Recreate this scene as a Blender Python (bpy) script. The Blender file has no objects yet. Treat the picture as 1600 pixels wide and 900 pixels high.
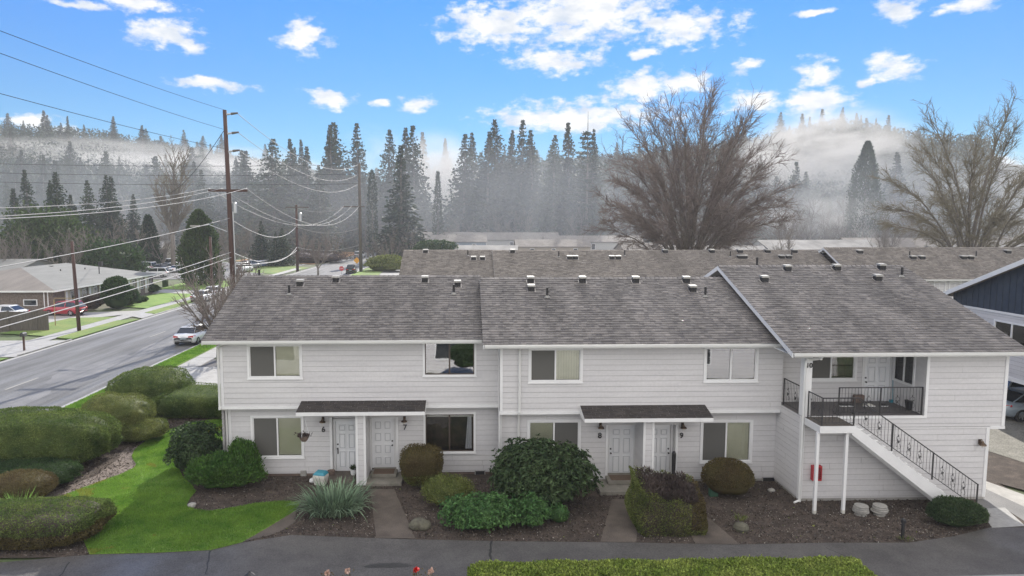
import bpy, bmesh, math, random
import numpy as np
from mathutils import Vector, Matrix
R_ = math.radians
random.seed(7)
RNG = np.random.default_rng(11)
SC = bpy.context.scene
COL = SC.collection

# ------------------------------------------------------------------ camera
CAM_H = 10.0
F_PX, CX, CY = 1067.0, 752.0, 450.0
PITCH = math.atan(102 / 1067.0)
YAW = math.atan(28 / 1067.0)
Fv = Vector((math.sin(YAW) * math.cos(PITCH), math.cos(YAW) * math.cos(PITCH), -math.sin(PITCH)))
Rv = Vector((math.cos(YAW), -math.sin(YAW), 0))
Uv = Rv.cross(Fv)
CAMP = Vector((0, 0, CAM_H))
cam_d = bpy.data.cameras.new('camera')
cam = bpy.data.objects.new('camera', cam_d)
COL.objects.link(cam)
cam_d.sensor_width = 36.0
cam_d.lens = F_PX / 1600 * 36.0
cam_d.shift_x = (800 - CX) / 1600
cam_d.clip_start = 0.1
cam_d.clip_end = 6000
M3 = Matrix((Rv, Uv, -Fv)).transposed()
cam.matrix_world = Matrix.Translation(CAMP) @ M3.to_4x4()
SC.camera = cam

# ------------------------------------------------------------------ sun, sky, exposure
SUN_EL, SUN_AZ = R_(31), R_(11)          # the sun stands behind the houses, a little to the right
sun_d = bpy.data.lights.new('sun', 'SUN')
sun_d.energy = 3.4
sun_d.angle = R_(0.5)
sun_d.color = (1.0, 0.95, 0.87)
sun = bpy.data.objects.new('sun', sun_d)
COL.objects.link(sun)
sdir = Vector((math.sin(SUN_AZ) * math.cos(SUN_EL), math.cos(SUN_AZ) * math.cos(SUN_EL), math.sin(SUN_EL)))
sun.rotation_euler = sdir.to_track_quat('Z', 'Y').to_euler()
sun.location = (20, 60, 60)
SC.view_settings.view_transform = 'Standard'
SC.view_settings.look = 'None'
SC.view_settings.gamma = 1
SC.view_settings.exposure = 1.06
SC.view_settings.use_curve_mapping = False
SC.cycles.use_denoising = True
SC.cycles.use_adaptive_sampling = True
SC.cycles.adaptive_threshold = 0.006
SC.cycles.max_bounces = 6
SC.cycles.diffuse_bounces = 3
SC.cycles.glossy_bounces = 3
SC.cycles.transmission_bounces = 4
SC.cycles.transparent_max_bounces = 12
SC.cycles.volume_bounces = 1
SC.cycles.volume_step_rate = 2.0
SC.cycles.volume_max_steps = 64

def ray(px, py):
    return Fv + Rv * ((px - CX) / F_PX) + Uv * ((CY - py) / F_PX)
def at(px, py, Y=None, z=None):
    d = ray(px, py)
    t = Y / d.y if Y is not None else (z - CAM_H) / d.z
    return CAMP + d * t
def gx(px, Y, py=600):
    return at(px, py, Y=Y).x
def gz(py, Y, px=724):
    return at(px, py, Y=Y).z
def gp(px, py, z=0.0):
    p = at(px, py, z=z)
    return (p.x, p.y)

FILL_CLOUD = 0.95
W = bpy.data.worlds.new('World')
SC.world = W
W.use_nodes = True
nt = W.node_tree
nt.nodes.clear()
def wn(t, **k):
    n = nt.nodes.new(t)
    for a, b in k.items():
        setattr(n, a, b)
    return n
def wl(a, b):
    nt.links.new(a, b)
sky = wn('ShaderNodeTexSky', sky_type='NISHITA')
sky.sun_disc = False
sky.sun_elevation = SUN_EL
sky.sun_rotation = SUN_AZ
sky.altitude = 50
sky.air_density = 1.1
sky.dust_density = 0.0
sky.ozone_density = 3.0
hsv = wn('ShaderNodeHueSaturation')
hsv.inputs['Saturation'].default_value = 1.0
hsv.inputs['Value'].default_value = 1.0
tint = wn('ShaderNodeMix', data_type='RGBA', blend_type='MULTIPLY')
tint.inputs['Factor'].default_value = 1.0
wl(sky.outputs[0], tint.inputs['A'])
wl(tint.outputs['Result'], hsv.inputs['Color'])
tc = wn('ShaderNodeTexCoord')
sep = wn('ShaderNodeSeparateXYZ')
wl(tc.outputs['Generated'], sep.inputs[0])
def wmath(op, a, b=None):
    n = wn('ShaderNodeMath', operation=op)
    for i, v in enumerate((a, b)):
        if v is None: continue
        if isinstance(v, (int, float)): n.inputs[i].default_value = v
        else: wl(v, n.inputs[i])
    return n.outputs[0]
az = wmath('ARCTAN2', sep.outputs[0], sep.outputs[1])
el = wmath('ARCSINE', sep.outputs[2])
tr_ = wn('ShaderNodeValToRGB')
tr_.color_ramp.elements[0].position = 0.0; tr_.color_ramp.elements[0].color = (.10, .30, .42, 1)
tr_.color_ramp.elements[1].position = .75; tr_.color_ramp.elements[1].color = (.07, .385, .77, 1)
e_ = tr_.color_ramp.elements.new(.35); e_.color = (.10, .33, .54, 1)
wl(wmath('MULTIPLY', el, 2.0), tr_.inputs[0])
wl(tr_.outputs[0], tint.inputs['B'])
comb = wn('ShaderNodeCombineXYZ')
wl(az, comb.inputs[0]); wl(el, comb.inputs[1])
def wnoise(scale, detail, rough, sy):
    mp = wn('ShaderNodeMapping')
    mp.inputs['Scale'].default_value = (scale, scale * sy, 1)
    wl(comb.outputs[0], mp.inputs['Vector'])
    n = wn('ShaderNodeTexNoise')
    n.inputs['Scale'].default_value = 1.0
    n.inputs['Detail'].default_value = detail
    n.inputs['Roughness'].default_value = rough
    wl(mp.outputs[0], n.inputs['Vector'])
    return n
warp = wnoise(16, 3, 0.6, 1.7)
wv = wn('ShaderNodeVectorMath', operation='SUBTRACT'); wl(warp.outputs['Color'], wv.inputs[0]); wv.inputs[1].default_value = (.5, .5, .5)
ws = wn('ShaderNodeVectorMath', operation='MULTIPLY'); wl(wv.outputs[0], ws.inputs[0]); ws.inputs[1].default_value = (.05, .03, 0)
wa = wn('ShaderNodeVectorMath', operation='ADD'); wl(comb.outputs[0], wa.inputs[0]); wl(ws.outputs[0], wa.inputs[1])
CLOUDS = [(262, 54, 62, 27), (300, 72, 34, 16), (476, 58, 42, 32), (330, 133, 78, 12), (512, 156, 40, 15), (646, 160, 30, 15), (592, 160, 22, 9),
          (215, 4, 75, 20), (120, 8, 60, 9), (770, 40, 88, 44), (905, 22, 180, 60), (1060, 45, 105, 34), (868, 93, 90, 24), (1002, 86, 24, 10), (1010, 134, 78, 28),
          (1090, 130, 44, 20), (900, 182, 170, 30), (820, 186, 70, 16), (1160, 104, 24, 12), (1275, 110, 40, 23), (1402, 104, 52, 26), (1350, 126, 18, 9), (1400, 14, 50, 20),
          (1512, 10, 52, 17), (1270, 18, 40, 7), (1275, 158, 74, 28), (40, 190, 45, 16), (100, 200, 46, 12), (1185, 160, 60, 22), (1560, 262, 120, 22)]
cur = None
for (px, py, rx, ry) in CLOUDS:
    d = ray(px, py).normalized()
    a0, e0 = math.atan2(d.x, d.y), math.asin(d.z)
    d1 = ray(px + rx, py).normalized(); d2 = ray(px, py - ry).normalized()
    ra = abs(math.atan2(d1.x, d1.y) - a0); re_ = abs(math.asin(d2.z) - e0)
    s = wn('ShaderNodeVectorMath', operation='SUBTRACT'); wl(wa.outputs[0], s.inputs[0]); s.inputs[1].default_value = (a0, e0, 0)
    m = wn('ShaderNodeVectorMath', operation='MULTIPLY'); wl(s.outputs[0], m.inputs[0]); m.inputs[1].default_value = (1 / ra, 1 / re_, 0)
    L = wn('ShaderNodeVectorMath', operation='LENGTH'); wl(m.outputs[0], L.inputs[0])
    cur = L.outputs['Value'] if cur is None else wmath('MINIMUM', cur, L.outputs['Value'])
det = wnoise(38, 7, 0.62, 1.9)
fac = wmath('SUBTRACT', 1.0, cur)
fac = wmath('ADD', fac, wmath('MULTIPLY', wmath('SUBTRACT', det.outputs['Fac'], 0.5), 2.6))
mr = wn('ShaderNodeMapRange'); mr.interpolation_type = 'SMOOTHSTEP'
mr.inputs['From Min'].default_value = -0.08; mr.inputs['From Max'].default_value = 0.75
wl(fac, mr.inputs['Value'])
cmask = mr.outputs[0]
shade = wnoise(24, 4, 0.5, 2.2)
crmp = wn('ShaderNodeMix', data_type='RGBA')
crmp.inputs['A'].default_value = (0.62, 0.70, 0.82, 1)
crmp.inputs['B'].default_value = (1.0, 0.99, 0.97, 1)
mr2 = wn('ShaderNodeMapRange'); mr2.inputs['From Min'].default_value = 0.30; mr2.inputs['From Max'].default_value = 0.58
wl(shade.outputs['Fac'], mr2.inputs['Value']); wl(mr2.outputs[0], crmp.inputs['Factor'])
bg1 = wn('ShaderNodeBackground'); bg1.inputs['Strength'].default_value = 0.10
bg2 = wn('ShaderNodeBackground'); bg2.inputs['Strength'].default_value = 0.50
wl(hsv.outputs[0], bg1.inputs['Color'])
wl(crmp.outputs['Result'], bg2.inputs['Color'])
mx = wn('ShaderNodeMixShader')
wl(cmask, mx.inputs[0]); wl(bg1.outputs[0], mx.inputs[1]); wl(bg2.outputs[0], mx.inputs[2])
# unseen broken cloud overhead and behind the camera, added as neutral fill light
bmr = wn('ShaderNodeMapRange'); bmr.interpolation_type = 'SMOOTHSTEP'
bmr.inputs['From Min'].default_value = 0.15; bmr.inputs['From Max'].default_value = -0.25
wl(sep.outputs[1], bmr.inputs['Value'])
omr = wn('ShaderNodeMapRange'); omr.interpolation_type = 'SMOOTHSTEP'
omr.inputs['From Min'].default_value = 0.75; omr.inputs['From Max'].default_value = 1.1
wl(el, omr.inputs['Value'])
cover = wmath('MAXIMUM', bmr.outputs[0], omr.outputs[0])
cn = wn('ShaderNodeTexNoise'); cn.inputs['Scale'].default_value = 3.0; cn.inputs['Detail'].default_value = 5
wl(tc.outputs['Generated'], cn.inputs['Vector'])
cmr = wn('ShaderNodeMapRange'); cmr.inputs['From Min'].default_value = 0.36; cmr.inputs['From Max'].default_value = 0.50
wl(cn.outputs['Fac'], cmr.inputs['Value'])
cov = wmath('MULTIPLY', cover, cmr.outputs[0])
bg3 = wn('ShaderNodeBackground'); bg3.inputs['Color'].default_value = (1.0, 0.965, 0.925, 1); bg3.inputs['Strength'].default_value = FILL_CLOUD
mx2 = wn('ShaderNodeMixShader')
wl(cov, mx2.inputs[0]); wl(mx.outputs[0], mx2.inputs[1]); wl(bg3.outputs[0], mx2.inputs[2])
wo = wn('ShaderNodeOutputWorld')
wl(mx2.outputs[0], wo.inputs['Surface'])

# ------------------------------------------------------------------ helpers
def tag(o, label=None, cat=None, group=None, kind=None):
    if label: o['label'] = label
    if cat: o['category'] = cat
    if group: o['group'] = group
    if kind: o['kind'] = kind
    return o
def empty(name, loc=(0, 0, 0), rz=0.0, label=None, cat=None, group=None):
    o = bpy.data.objects.new(name, None)
    COL.objects.link(o)
    o.location = loc
    o.rotation_euler = (0, 0, rz)
    o.empty_display_size = 0.2
    return tag(o, label, cat, group)
def copy_tree(o, parent=None):
    c = o.copy(); COL.objects.link(c); c.parent = parent
    for ch in list(o.children):
        copy_tree(ch, c)
    return c
class MB:
    """collects polygons for ONE mesh object"""
    def __init__(s):
        s.v = []; s.f = []; s.m = []; s.mats = []
    def mi(s, m):
        if m not in s.mats: s.mats.append(m)
        return s.mats.index(m)
    def poly(s, pts, m=None):
        b = len(s.v); s.v += [tuple(p) for p in pts]
        s.f.append(tuple(range(b, b + len(pts)))); s.m.append(s.mi(m) if m else 0)
    def mesh(s, vs, fs, m=None):
        b = len(s.v); s.v += [tuple(p) for p in vs]
        k = s.mi(m) if m else 0
        for f in fs:
            s.f.append(tuple(i + b for i in f)); s.m.append(k)
    def box(s, x0, x1, y0, y1, z0, z1, m=None, bev=0.0):
        if x0 > x1: x0, x1 = x1, x0
        if y0 > y1: y0, y1 = y1, y0
        if z0 > z1: z0, z1 = z1, z0
        vs = [(x0, y0, z0), (x1, y0, z0), (x1, y1, z0), (x0, y1, z0), (x0, y0, z1), (x1, y0, z1), (x1, y1, z1), (x0, y1, z1)]
        s.mesh(vs, [(0, 3, 2, 1), (4, 5, 6, 7), (0, 1, 5, 4), (1, 2, 6, 5), (2, 3, 7, 6), (3, 0, 4, 7)], m)
    def prism(s, pts, z0, z1, m=None, axis='z'):
        n = len(pts)
        def P(a, b, c):
            return (a, b, c) if axis == 'z' else ((a, c, b) if axis == 'y' else (c, a, b))
        vs = [P(a, b, z0) for a, b in pts] + [P(a, b, z1) for a, b in pts]
        fs = [tuple(range(n)), tuple(range(2 * n - 1, n - 1, -1))]
        fs += [(i, (i + 1) % n, n + (i + 1) % n, n + i) for i in range(n)]
        s.mesh(vs, fs, m)
    def tube(s, pts, r, n=6, m=None, caps=True):
        pts = [Vector(p) for p in pts]
        rs = r if isinstance(r, (list, tuple)) else [r] * len(pts)
        rings = []
        for i, p in enumerate(pts):
            d = (pts[min(i + 1, len(pts) - 1)] - pts[max(i - 1, 0)])
            if d.length < 1e-9: d = Vector((0, 0, 1))
            d.normalize()
            a = d.cross(Vector((0, 0, 1)))
            if a.length < 1e-3: a = Vector((1, 0, 0))
            a.normalize(); b = d.cross(a)
            rings.append([p + (a * math.cos(2 * math.pi * k / n) + b * math.sin(2 * math.pi * k / n)) * rs[i] for k in range(n)])
        vs = [q for rg in rings for q in rg]
        fs = []
        for i in range(len(pts) - 1):
            for k in range(n):
                fs.append((i * n + k, i * n + (k + 1) % n, (i + 1) * n + (k + 1) % n, (i + 1) * n + k))
        if caps:
            fs.append(tuple(range(n - 1, -1, -1))); fs.append(tuple(range((len(pts) - 1) * n, len(pts) * n)))
        s.mesh(vs, fs, m)
    def lathe(s, c, prof, n=16, m=None):
        vs = []; fs = []
        for r, z in prof:
            for k in range(n):
                a = 2 * math.pi * k / n
                vs.append((c[0] + r * math.cos(a), c[1] + r * math.sin(a), c[2] + z))
        for i in range(len(prof) - 1):
            for k in range(n):
                fs.append((i * n + k, i * n + (k + 1) % n, (i + 1) * n + (k + 1) % n, (i + 1) * n + k))
        fs.append(tuple(range(n - 1, -1, -1))); fs.append(tuple(range((len(prof) - 1) * n, len(prof) * n)))
        s.mesh(vs, fs, m)
    def build(s, name, mat=None, parent=None, smooth=False, bevel=0.0):
        me = bpy.data.meshes.new(name)
        me.from_pydata(s.v, [], s.f)
        for m in (s.mats or ([mat] if mat else [])): me.materials.append(m)
        if s.mats: me.polygons.foreach_set('material_index', s.m)
        if smooth: me.polygons.foreach_set('use_smooth', [True] * len(s.f))
        me.update()
        o = bpy.data.objects.new(name, me)
        COL.objects.link(o)
        if parent: o.parent = parent
        if bevel:
            b = o.modifiers.new('bevel', 'BEVEL'); b.width = bevel; b.segments = 2; b.limit_method = 'ANGLE'
        return o
def np_mesh(name, V, Q, mat, parent=None, smooth=False, T=None):
    """fast mesh from numpy verts + quads (+tris)"""
    me = bpy.data.meshes.new(name)
    V = np.asarray(V, dtype=np.float32); Q = np.asarray(Q, dtype=np.int32).reshape(-1, 4)
    nT = 0 if T is None else len(T)
    me.vertices.add(len(V)); me.vertices.foreach_set('co', V.ravel())
    loops = Q.ravel()
    if nT: loops = np.concatenate([loops, np.asarray(T, dtype=np.int32).ravel()])
    me.loops.add(len(loops)); me.loops.foreach_set('vertex_index', loops)
    me.polygons.add(len(Q) + nT)
    st = np.concatenate([np.arange(len(Q)) * 4, len(Q) * 4 + np.arange(nT) * 3]).astype(np.int32)
    me.polygons.foreach_set('loop_start', st)
    if smooth: me.polygons.foreach_set('use_smooth', np.ones(len(Q) + nT, dtype=bool))
    me.update(calc_edges=True)
    me.materials.append(mat)
    if name is None: return me
    o = bpy.data.objects.new(name, me)
    COL.objects.link(o)
    if parent: o.parent = parent
    return o
def unit(a):
    return a / np.maximum(np.linalg.norm(a, axis=1, keepdims=True), 1e-9)
def leaf_cards(P, D, L, Wd, rng, roll=None):
    """diamond leaves at P pointing along D"""
    n = len(P)
    D = unit(D)
    rv = unit(rng.normal(size=(n, 3)))
    S = unit(np.cross(D, rv))
    L = np.broadcast_to(np.asarray(L, float), (n,))[:, None]; Wd = np.broadcast_to(np.asarray(Wd, float), (n,))[:, None]
    N = np.cross(D, S)
    a = P; b = P + D * L * .5 + S * Wd * .5 + N * L * .06; c = P + D * L; d = P + D * L * .5 - S * Wd * .5 + N * L * .06
    V = np.stack([a, b, c, d], 1).reshape(-1, 3)
    Q = np.arange(4 * n).reshape(-1, 4)
    return V, Q
def lump(P, seed, f=1.0):
    """cheap smooth 3-D noise in about -1..1"""
    r = np.random.default_rng(seed)
    out = np.zeros(len(P))
    for k in range(7):
        w = r.normal(size=3) * f * (1 + .5 * k)
        out += np.sin(P @ w + r.uniform(0, 6.28)) / (1 + .45 * k)
    return out / 2.4

def newmat(name):
    m = bpy.data.materials.new(name); m.use_nodes = True
    b = m.node_tree.nodes['Principled BSDF']
    return m, m.node_tree, b
def col4(c): return (c[0], c[1], c[2], 1)
def mat(name, c1, c2=None, scale=4.0, rough=0.7, bump=0.0, bscale=40.0, c3=None, spec=None, metal=0.0, detail=6, stretch=None, island=0.0, coords='Object', bdist=0.02, fine=0.0, fscale=60, trans=0.0, r2=None):
    m, t, b = newmat(name)
    N = t.nodes; Lk = t.links
    b.inputs['Roughness'].default_value = rough
    b.inputs['Metallic'].default_value = metal
    if spec is not None: b.inputs['Specular IOR Level'].default_value = spec
    b.inputs['Base Color'].default_value = col4(c1)
    tcn = N.new('ShaderNodeTexCoord'); src = tcn.outputs[coords]
    if stretch:
        mp = N.new('ShaderNodeMapping'); mp.inputs['Scale'].default_value = stretch
        Lk.new(src, mp.inputs[0]); src = mp.outputs[0]
    out = None
    if c2 is not None:
        n = N.new('ShaderNodeTexNoise'); n.inputs['Scale'].default_value = scale; n.inputs['Detail'].default_value = detail; n.inputs['Roughness'].default_value = .6
        Lk.new(src, n.inputs['Vector'])
        r = N.new('ShaderNodeValToRGB')
        r.color_ramp.elements[0].position = .33; r.color_ramp.elements[0].color = col4(c1)
        r.color_ramp.elements[1].position = .67; r.color_ramp.elements[1].color = col4(c2)
        if c3 is not None:
            e = r.color_ramp.elements.new(.5); e.color = col4(c3)
        Lk.new(n.outputs['Fac'], r.inputs[0]); out = r.outputs[0]
        if r2 is not None:
            rr = N.new('ShaderNodeMapRange'); rr.inputs['From Min'].default_value = .38; rr.inputs['From Max'].default_value = .62
            rr.inputs['To Min'].default_value = rough; rr.inputs['To Max'].default_value = r2
            Lk.new(n.outputs['Fac'], rr.inputs['Value']); Lk.new(rr.outputs[0], b.inputs['Roughness'])
    if fine > 0 or island > 0:
        mul = N.new('ShaderNodeMix'); mul.data_type = 'RGBA'; mul.blend_type = 'MULTIPLY'; mul.inputs['Factor'].default_value = 1.0
        if out: Lk.new(out, mul.inputs['A'])
        else: mul.inputs['A'].default_value = col4(c1)
        if island > 0:
            g = N.new('ShaderNodeNewGeometry'); v = g.outputs['Random Per Island']; amt = island
        else:
            n2 = N.new('ShaderNodeTexNoise'); n2.inputs['Scale'].default_value = fscale; n2.inputs['Detail'].default_value = 3
            Lk.new(tcn.outputs[coords], n2.inputs['Vector']); v = n2.outputs['Fac']; amt = fine
        mr_ = N.new('ShaderNodeMapRange')
        if island > 0:
            mr_.inputs['To Min'].default_value = 1 - amt; mr_.inputs['To Max'].default_value = 1 + amt
        else:
            mr_.inputs['From Min'].default_value = .3; mr_.inputs['From Max'].default_value = .7
            mr_.inputs['To Min'].default_value = 1 - amt; mr_.inputs['To Max'].default_value = 1 + amt
        Lk.new(v, mr_.inputs['Value'])
        Lk.new(mr_.outputs[0], mul.inputs['B'])
        out = mul.outputs['Result']
    if out: Lk.new(out, b.inputs['Base Color'])
    if bump > 0:
        nb = N.new('ShaderNodeTexNoise'); nb.inputs['Scale'].default_value = bscale; nb.inputs['Detail'].default_value = 4
        Lk.new(tcn.outputs[coords], nb.inputs['Vector'])
        bp = N.new('ShaderNodeBump'); bp.inputs['Strength'].default_value = bump; bp.inputs['Distance'].default_value = bdist
        Lk.new(nb.outputs['Fac'], bp.inputs['Height']); Lk.new(bp.outputs[0], b.inputs['Normal'])
    if trans > 0:
        tr = N.new('ShaderNodeBsdfTranslucent'); ms = N.new('ShaderNodeMixShader'); ms.inputs[0].default_value = trans
        if out: Lk.new(out, tr.inputs['Color'])
        else: tr.inputs['Color'].default_value = col4(c1)
        Lk.new(b.outputs[0], ms.inputs[1]); Lk.new(tr.outputs[0], ms.inputs[2])
        Lk.new(ms.outputs[0], N['Material Output'].inputs['Surface'])
    return m

M = {}
M['groove2'] = mat('door_recess_shade', (.55, .56, .58), rough=.6)  # greyer than the door paint: recess shade put into the colour
M['groove'] = mat('lap_shade_joint', (.29, .285, .28), rough=.8)  # dark grey paints in the shade line under each siding lap
M['siding'] = mat('siding_paint', (.545, .535, .54), (.615, .605, .605), scale=.9, rough=.62, fine=.03, fscale=10, stretch=(.4, .4, 3), bump=.12, bscale=60, bdist=.004)
M['trim'] = mat('trim_paint', (.70, .70, .70), (.77, .77, .765), scale=1.5, rough=.5)
M['door'] = mat('door_paint', (.80, .81, .82), (.84, .85, .86), scale=2, rough=.42)
M['soffit'] = mat('soffit_paint', (.55, .55, .54), rough=.7)
M['gutter'] = mat('gutter_metal', (.66, .66, .64), (.74, .74, .72), scale=1.2, rough=.4)
M['bronze'] = mat('bronze_frame', (.07, .05, .04), rough=.45)
M['screen'] = mat('insect_screen', (.085, .083, .076), (.12, .117, .108), scale=90, rough=.8, coords='Object')
M['blind'] = mat('vertical_blind', (.72, .74, .58), (.80, .82, .67), scale=3, rough=.6)
M['curtain'] = mat('white_curtain', (.75, .77, .85), rough=.7)
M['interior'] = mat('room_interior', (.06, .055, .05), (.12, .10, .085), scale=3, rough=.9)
M['black'] = mat('black_paint', (.018, .018, .02), rough=.5)
M['iron'] = mat('wrought_iron', (.022, .022, .026), (.04, .038, .038), scale=8, rough=.5)
M['brass'] = mat('dark_bronze_metal', (.12, .085, .06), rough=.35, metal=.8)
M['bulb'] = mat('lamp_glass', (.85, .82, .72), rough=.2)
M['concrete'] = mat('concrete', (.30, .29, .27), (.40, .385, .36), scale=3, rough=.75, bump=.25, bscale=70, fine=.10, fscale=45)
M['walk'] = mat('sidewalk_concrete', (.27, .265, .255), (.36, .355, .34), scale=1.3, rough=.7, bump=.1, bscale=40, fine=.12, fscale=9, r2=.55)
M['path'] = mat('entry_path_concrete', (.072, .058, .047), (.125, .102, .084), scale=1.6, rough=.8, bump=.4, bscale=90, fine=.35, fscale=38)
M['step'] = mat('step_concrete', (.17, .16, .13), (.27, .25, .215), scale=2.2, rough=.8, bump=.3, bscale=60, fine=.15, fscale=40)
M['found'] = mat('foundation', (.14, .10, .085), (.2, .15, .12), scale=6, rough=.9)
M['mat'] = mat('coir_doormat', (.10, .065, .045), (.16, .11, .075), scale=25, rough=.95)
M['deck'] = mat('deck_floor', (.085, .078, .08), (.13, .12, .12), scale=3, rough=.6)
M['red'] = mat('red_enamel', (.42, .02, .03), rough=.4)
M['teal'] = mat('teal_plastic', (.03, .22, .30), (.05, .28, .36), scale=8, rough=.5)
M['cream'] = mat('cream_plastic', (.52, .51, .46), (.60, .59, .54), scale=6, rough=.5)
M['stone'] = mat('light_stone', (.25, .24, .22), (.36, .35, .325), scale=7, rough=.85, bump=.3, bscale=40)
M['rock'] = mat('mossy_rock', (.07, .065, .05), (.13, .125, .09), scale=6, rough=.9, bump=.6, bscale=15)
M['wood'] = mat('creosote_pole', (.042, .022, .018), (.085, .045, .036), scale=3, rough=.85, stretch=(6, 6, .5), bump=.3, bscale=20)
M['wood2'] = mat('weathered_wood', (.07, .06, .052), (.13, .115, .10), scale=3, rough=.9, stretch=(5, 5, .4))
M['wire'] = mat('bare_wire', (.035, .035, .04), rough=.8, spec=.1)
M['cable'] = mat('grey_cable', (.30, .295, .29), rough=.6)
M['steel'] = mat('galvanised_steel', (.45, .46, .47), rough=.4, metal=.6)
M['vcap'] = mat('roof_vent_cap', (.20, .195, .18), (.30, .29, .27), scale=9, rough=.6)
M['vdark'] = mat('roof_vent_dark', (.02, .02, .022), rough=.8)

def shingle_mat(name, a, b, c, big):
    m, t, bs = newmat(name)
    N = t.nodes; L = t.links
    bs.inputs['Roughness'].default_value = .82
    g = N.new('ShaderNodeNewGeometry')
    r = N.new('ShaderNodeValToRGB')
    r.color_ramp.elements[0].color = col4(a); r.color_ramp.elements[1].color = col4(c)
    e = r.color_ramp.elements.new(.5); e.color = col4(b)
    L.new(g.outputs['Random Per Island'], r.inputs[0])
    tc_ = N.new('ShaderNodeTexCoord')
    n = N.new('ShaderNodeTexNoise'); n.inputs['Scale'].default_value = .35; n.inputs['Detail'].default_value = 5; n.inputs['Roughness'].default_value = .65
    mp_ = N.new('ShaderNodeMapping'); mp_.inputs['Scale'].default_value = (3.2, .7, .7); L.new(tc_.outputs['Object'], mp_.inputs[0]); L.new(mp_.outputs[0], n.inputs['Vector'])
    mr_ = N.new('ShaderNodeMapRange'); mr_.inputs['From Min'].default_value = .35; mr_.inputs['From Max'].default_value = .65
    mr_.inputs['To Min'].default_value = 1 - big; mr_.inputs['To Max'].default_value = 1 + big
    L.new(n.outputs['Fac'], mr_.inputs['Value'])
    mul = N.new('ShaderNodeMix'); mul.data_type = 'RGBA'; mul.blend_type = 'MULTIPLY'; mul.inputs['Factor'].default_value = 1
    L.new(r.outputs[0], mul.inputs['A']); L.new(mr_.outputs[0], mul.inputs['B'])
    n2 = N.new('ShaderNodeTexNoise'); n2.inputs['Scale'].default_value = 55; n2.inputs['Detail'].default_value = 3
    L.new(tc_.outputs['Object'], n2.inputs['Vector'])
    mr3 = N.new('ShaderNodeMapRange'); mr3.inputs['From Min'].default_value = .3; mr3.inputs['From Max'].default_value = .7
    mr3.inputs['To Min'].default_value = .7; mr3.inputs['To Max'].default_value = 1.3
    L.new(n2.outputs['Fac'], mr3.inputs['Value'])
    mul2 = N.new('ShaderNodeMix'); mul2.data_type = 'RGBA'; mul2.blend_type = 'MULTIPLY'; mul2.inputs['Factor'].default_value = 1
    L.new(mul.outputs['Result'], mul2.inputs['A']); L.new(mr3.outputs[0], mul2.inputs['B'])
    L.new(mul2.outputs['Result'], bs.inputs['Base Color'])
    bp = N.new('ShaderNodeBump'); bp.inputs['Strength'].default_value = .5; bp.inputs['Distance'].default_value = .006
    L.new(n2.outputs['Fac'], bp.inputs['Height']); L.new(bp.outputs[0], bs.inputs['Normal'])
    return m
M['shingle'] = shingle_mat('asphalt_shingle', (.112, .104, .104), (.145, .135, .130), (.188, .172, .165), .24)
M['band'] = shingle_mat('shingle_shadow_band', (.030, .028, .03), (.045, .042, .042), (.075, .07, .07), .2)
M['shingle_back'] = shingle_mat('brown_grey_shingle', (.13, .115, .10), (.175, .155, .135), (.23, .205, .18), .15)
M['shingle_dark'] = shingle_mat('dark_brown_shingle', (.026, .022, .021), (.036, .030, .028), (.050, .042, .038), .2)
M['shingle_tan'] = shingle_mat('pale_tan_shingle', (.135, .137, .13), (.155, .157, .148), (.18, .18, .17), .12)
M['shingle_far'] = mat('far_roofing', (.17, .155, .14), (.25, .23, .21), scale=.6, rough=.9, spec=.1)
M['roof_wet'] = mat('wet_metal_roofing', (.20, .195, .185), (.34, .33, .315), scale=.25, rough=.8, spec=.15)

def glass_mat(name, tint=.85, ior=1.55, rough=.02):
    m, t, b = newmat(name)
    N = t.nodes; L = t.links
    N.remove(b)
    tr = N.new('ShaderNodeBsdfTransparent'); tr.inputs[0].default_value = (tint, tint, tint * .98, 1)
    gl = N.new('ShaderNodeBsdfGlossy'); gl.inputs['Roughness'].default_value = rough
    fr = N.new('ShaderNodeFresnel'); fr.inputs['IOR'].default_value = ior
    n = N.new('ShaderNodeTexNoise'); n.inputs['Scale'].default_value = 1.2
    tcx = N.new('ShaderNodeTexCoord'); L.new(tcx.outputs['Object'], n.inputs['Vector'])
    bp = N.new('ShaderNodeBump'); bp.inputs['Strength'].default_value = .15; bp.inputs['Distance'].default_value = .01
    L.new(n.outputs['Fac'], bp.inputs['Height']); L.new(bp.outputs[0], gl.inputs['Normal'])
    mx_ = N.new('ShaderNodeMixShader')
    L.new(fr.outputs[0], mx_.inputs[0]); L.new(tr.outputs[0], mx_.inputs[1]); L.new(gl.outputs[0], mx_.inputs[2])
    L.new(mx_.outputs[0], N['Material Output'].inputs['Surface'])
    return m
M['glass'] = glass_mat('window_glass', .96, 1.7)
M['glass_refl'] = glass_mat('mirror_like_glass', .75, 4.0)
M['carglass'] = mat('car_glass', (.02, .025, .03), rough=.08, spec=.9)
def paint(name, c):
    m, t, b = newmat(name)
    b.inputs['Base Color'].default_value = col4(c); b.inputs['Roughness'].default_value = .32
    b.inputs['Coat Weight'].default_value = .8; b.inputs['Coat Roughness'].default_value = .08
    return m
M['p_white'] = paint('white_car_paint', (.72, .73, .74)); M['p_red'] = paint('red_car_paint', (.36, .015, .03))
M['p_grey'] = paint('grey_car_paint', (.22, .23, .25)); M['p_black'] = paint('dark_car_paint', (.03, .032, .038))
M['p_silver'] = paint('silver_blue_car_paint', (.30, .36, .42)); M['p_green'] = paint('dark_olive_car_paint', (.035, .045, .03)); M['p_blue'] = paint('blue_car_paint', (.05, .09, .20))
M['tyre'] = mat('tyre_rubber', (.02, .02, .02), rough=.9)
M['rim'] = mat('alloy_rim', (.45, .46, .48), rough=.35, metal=.8)
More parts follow.
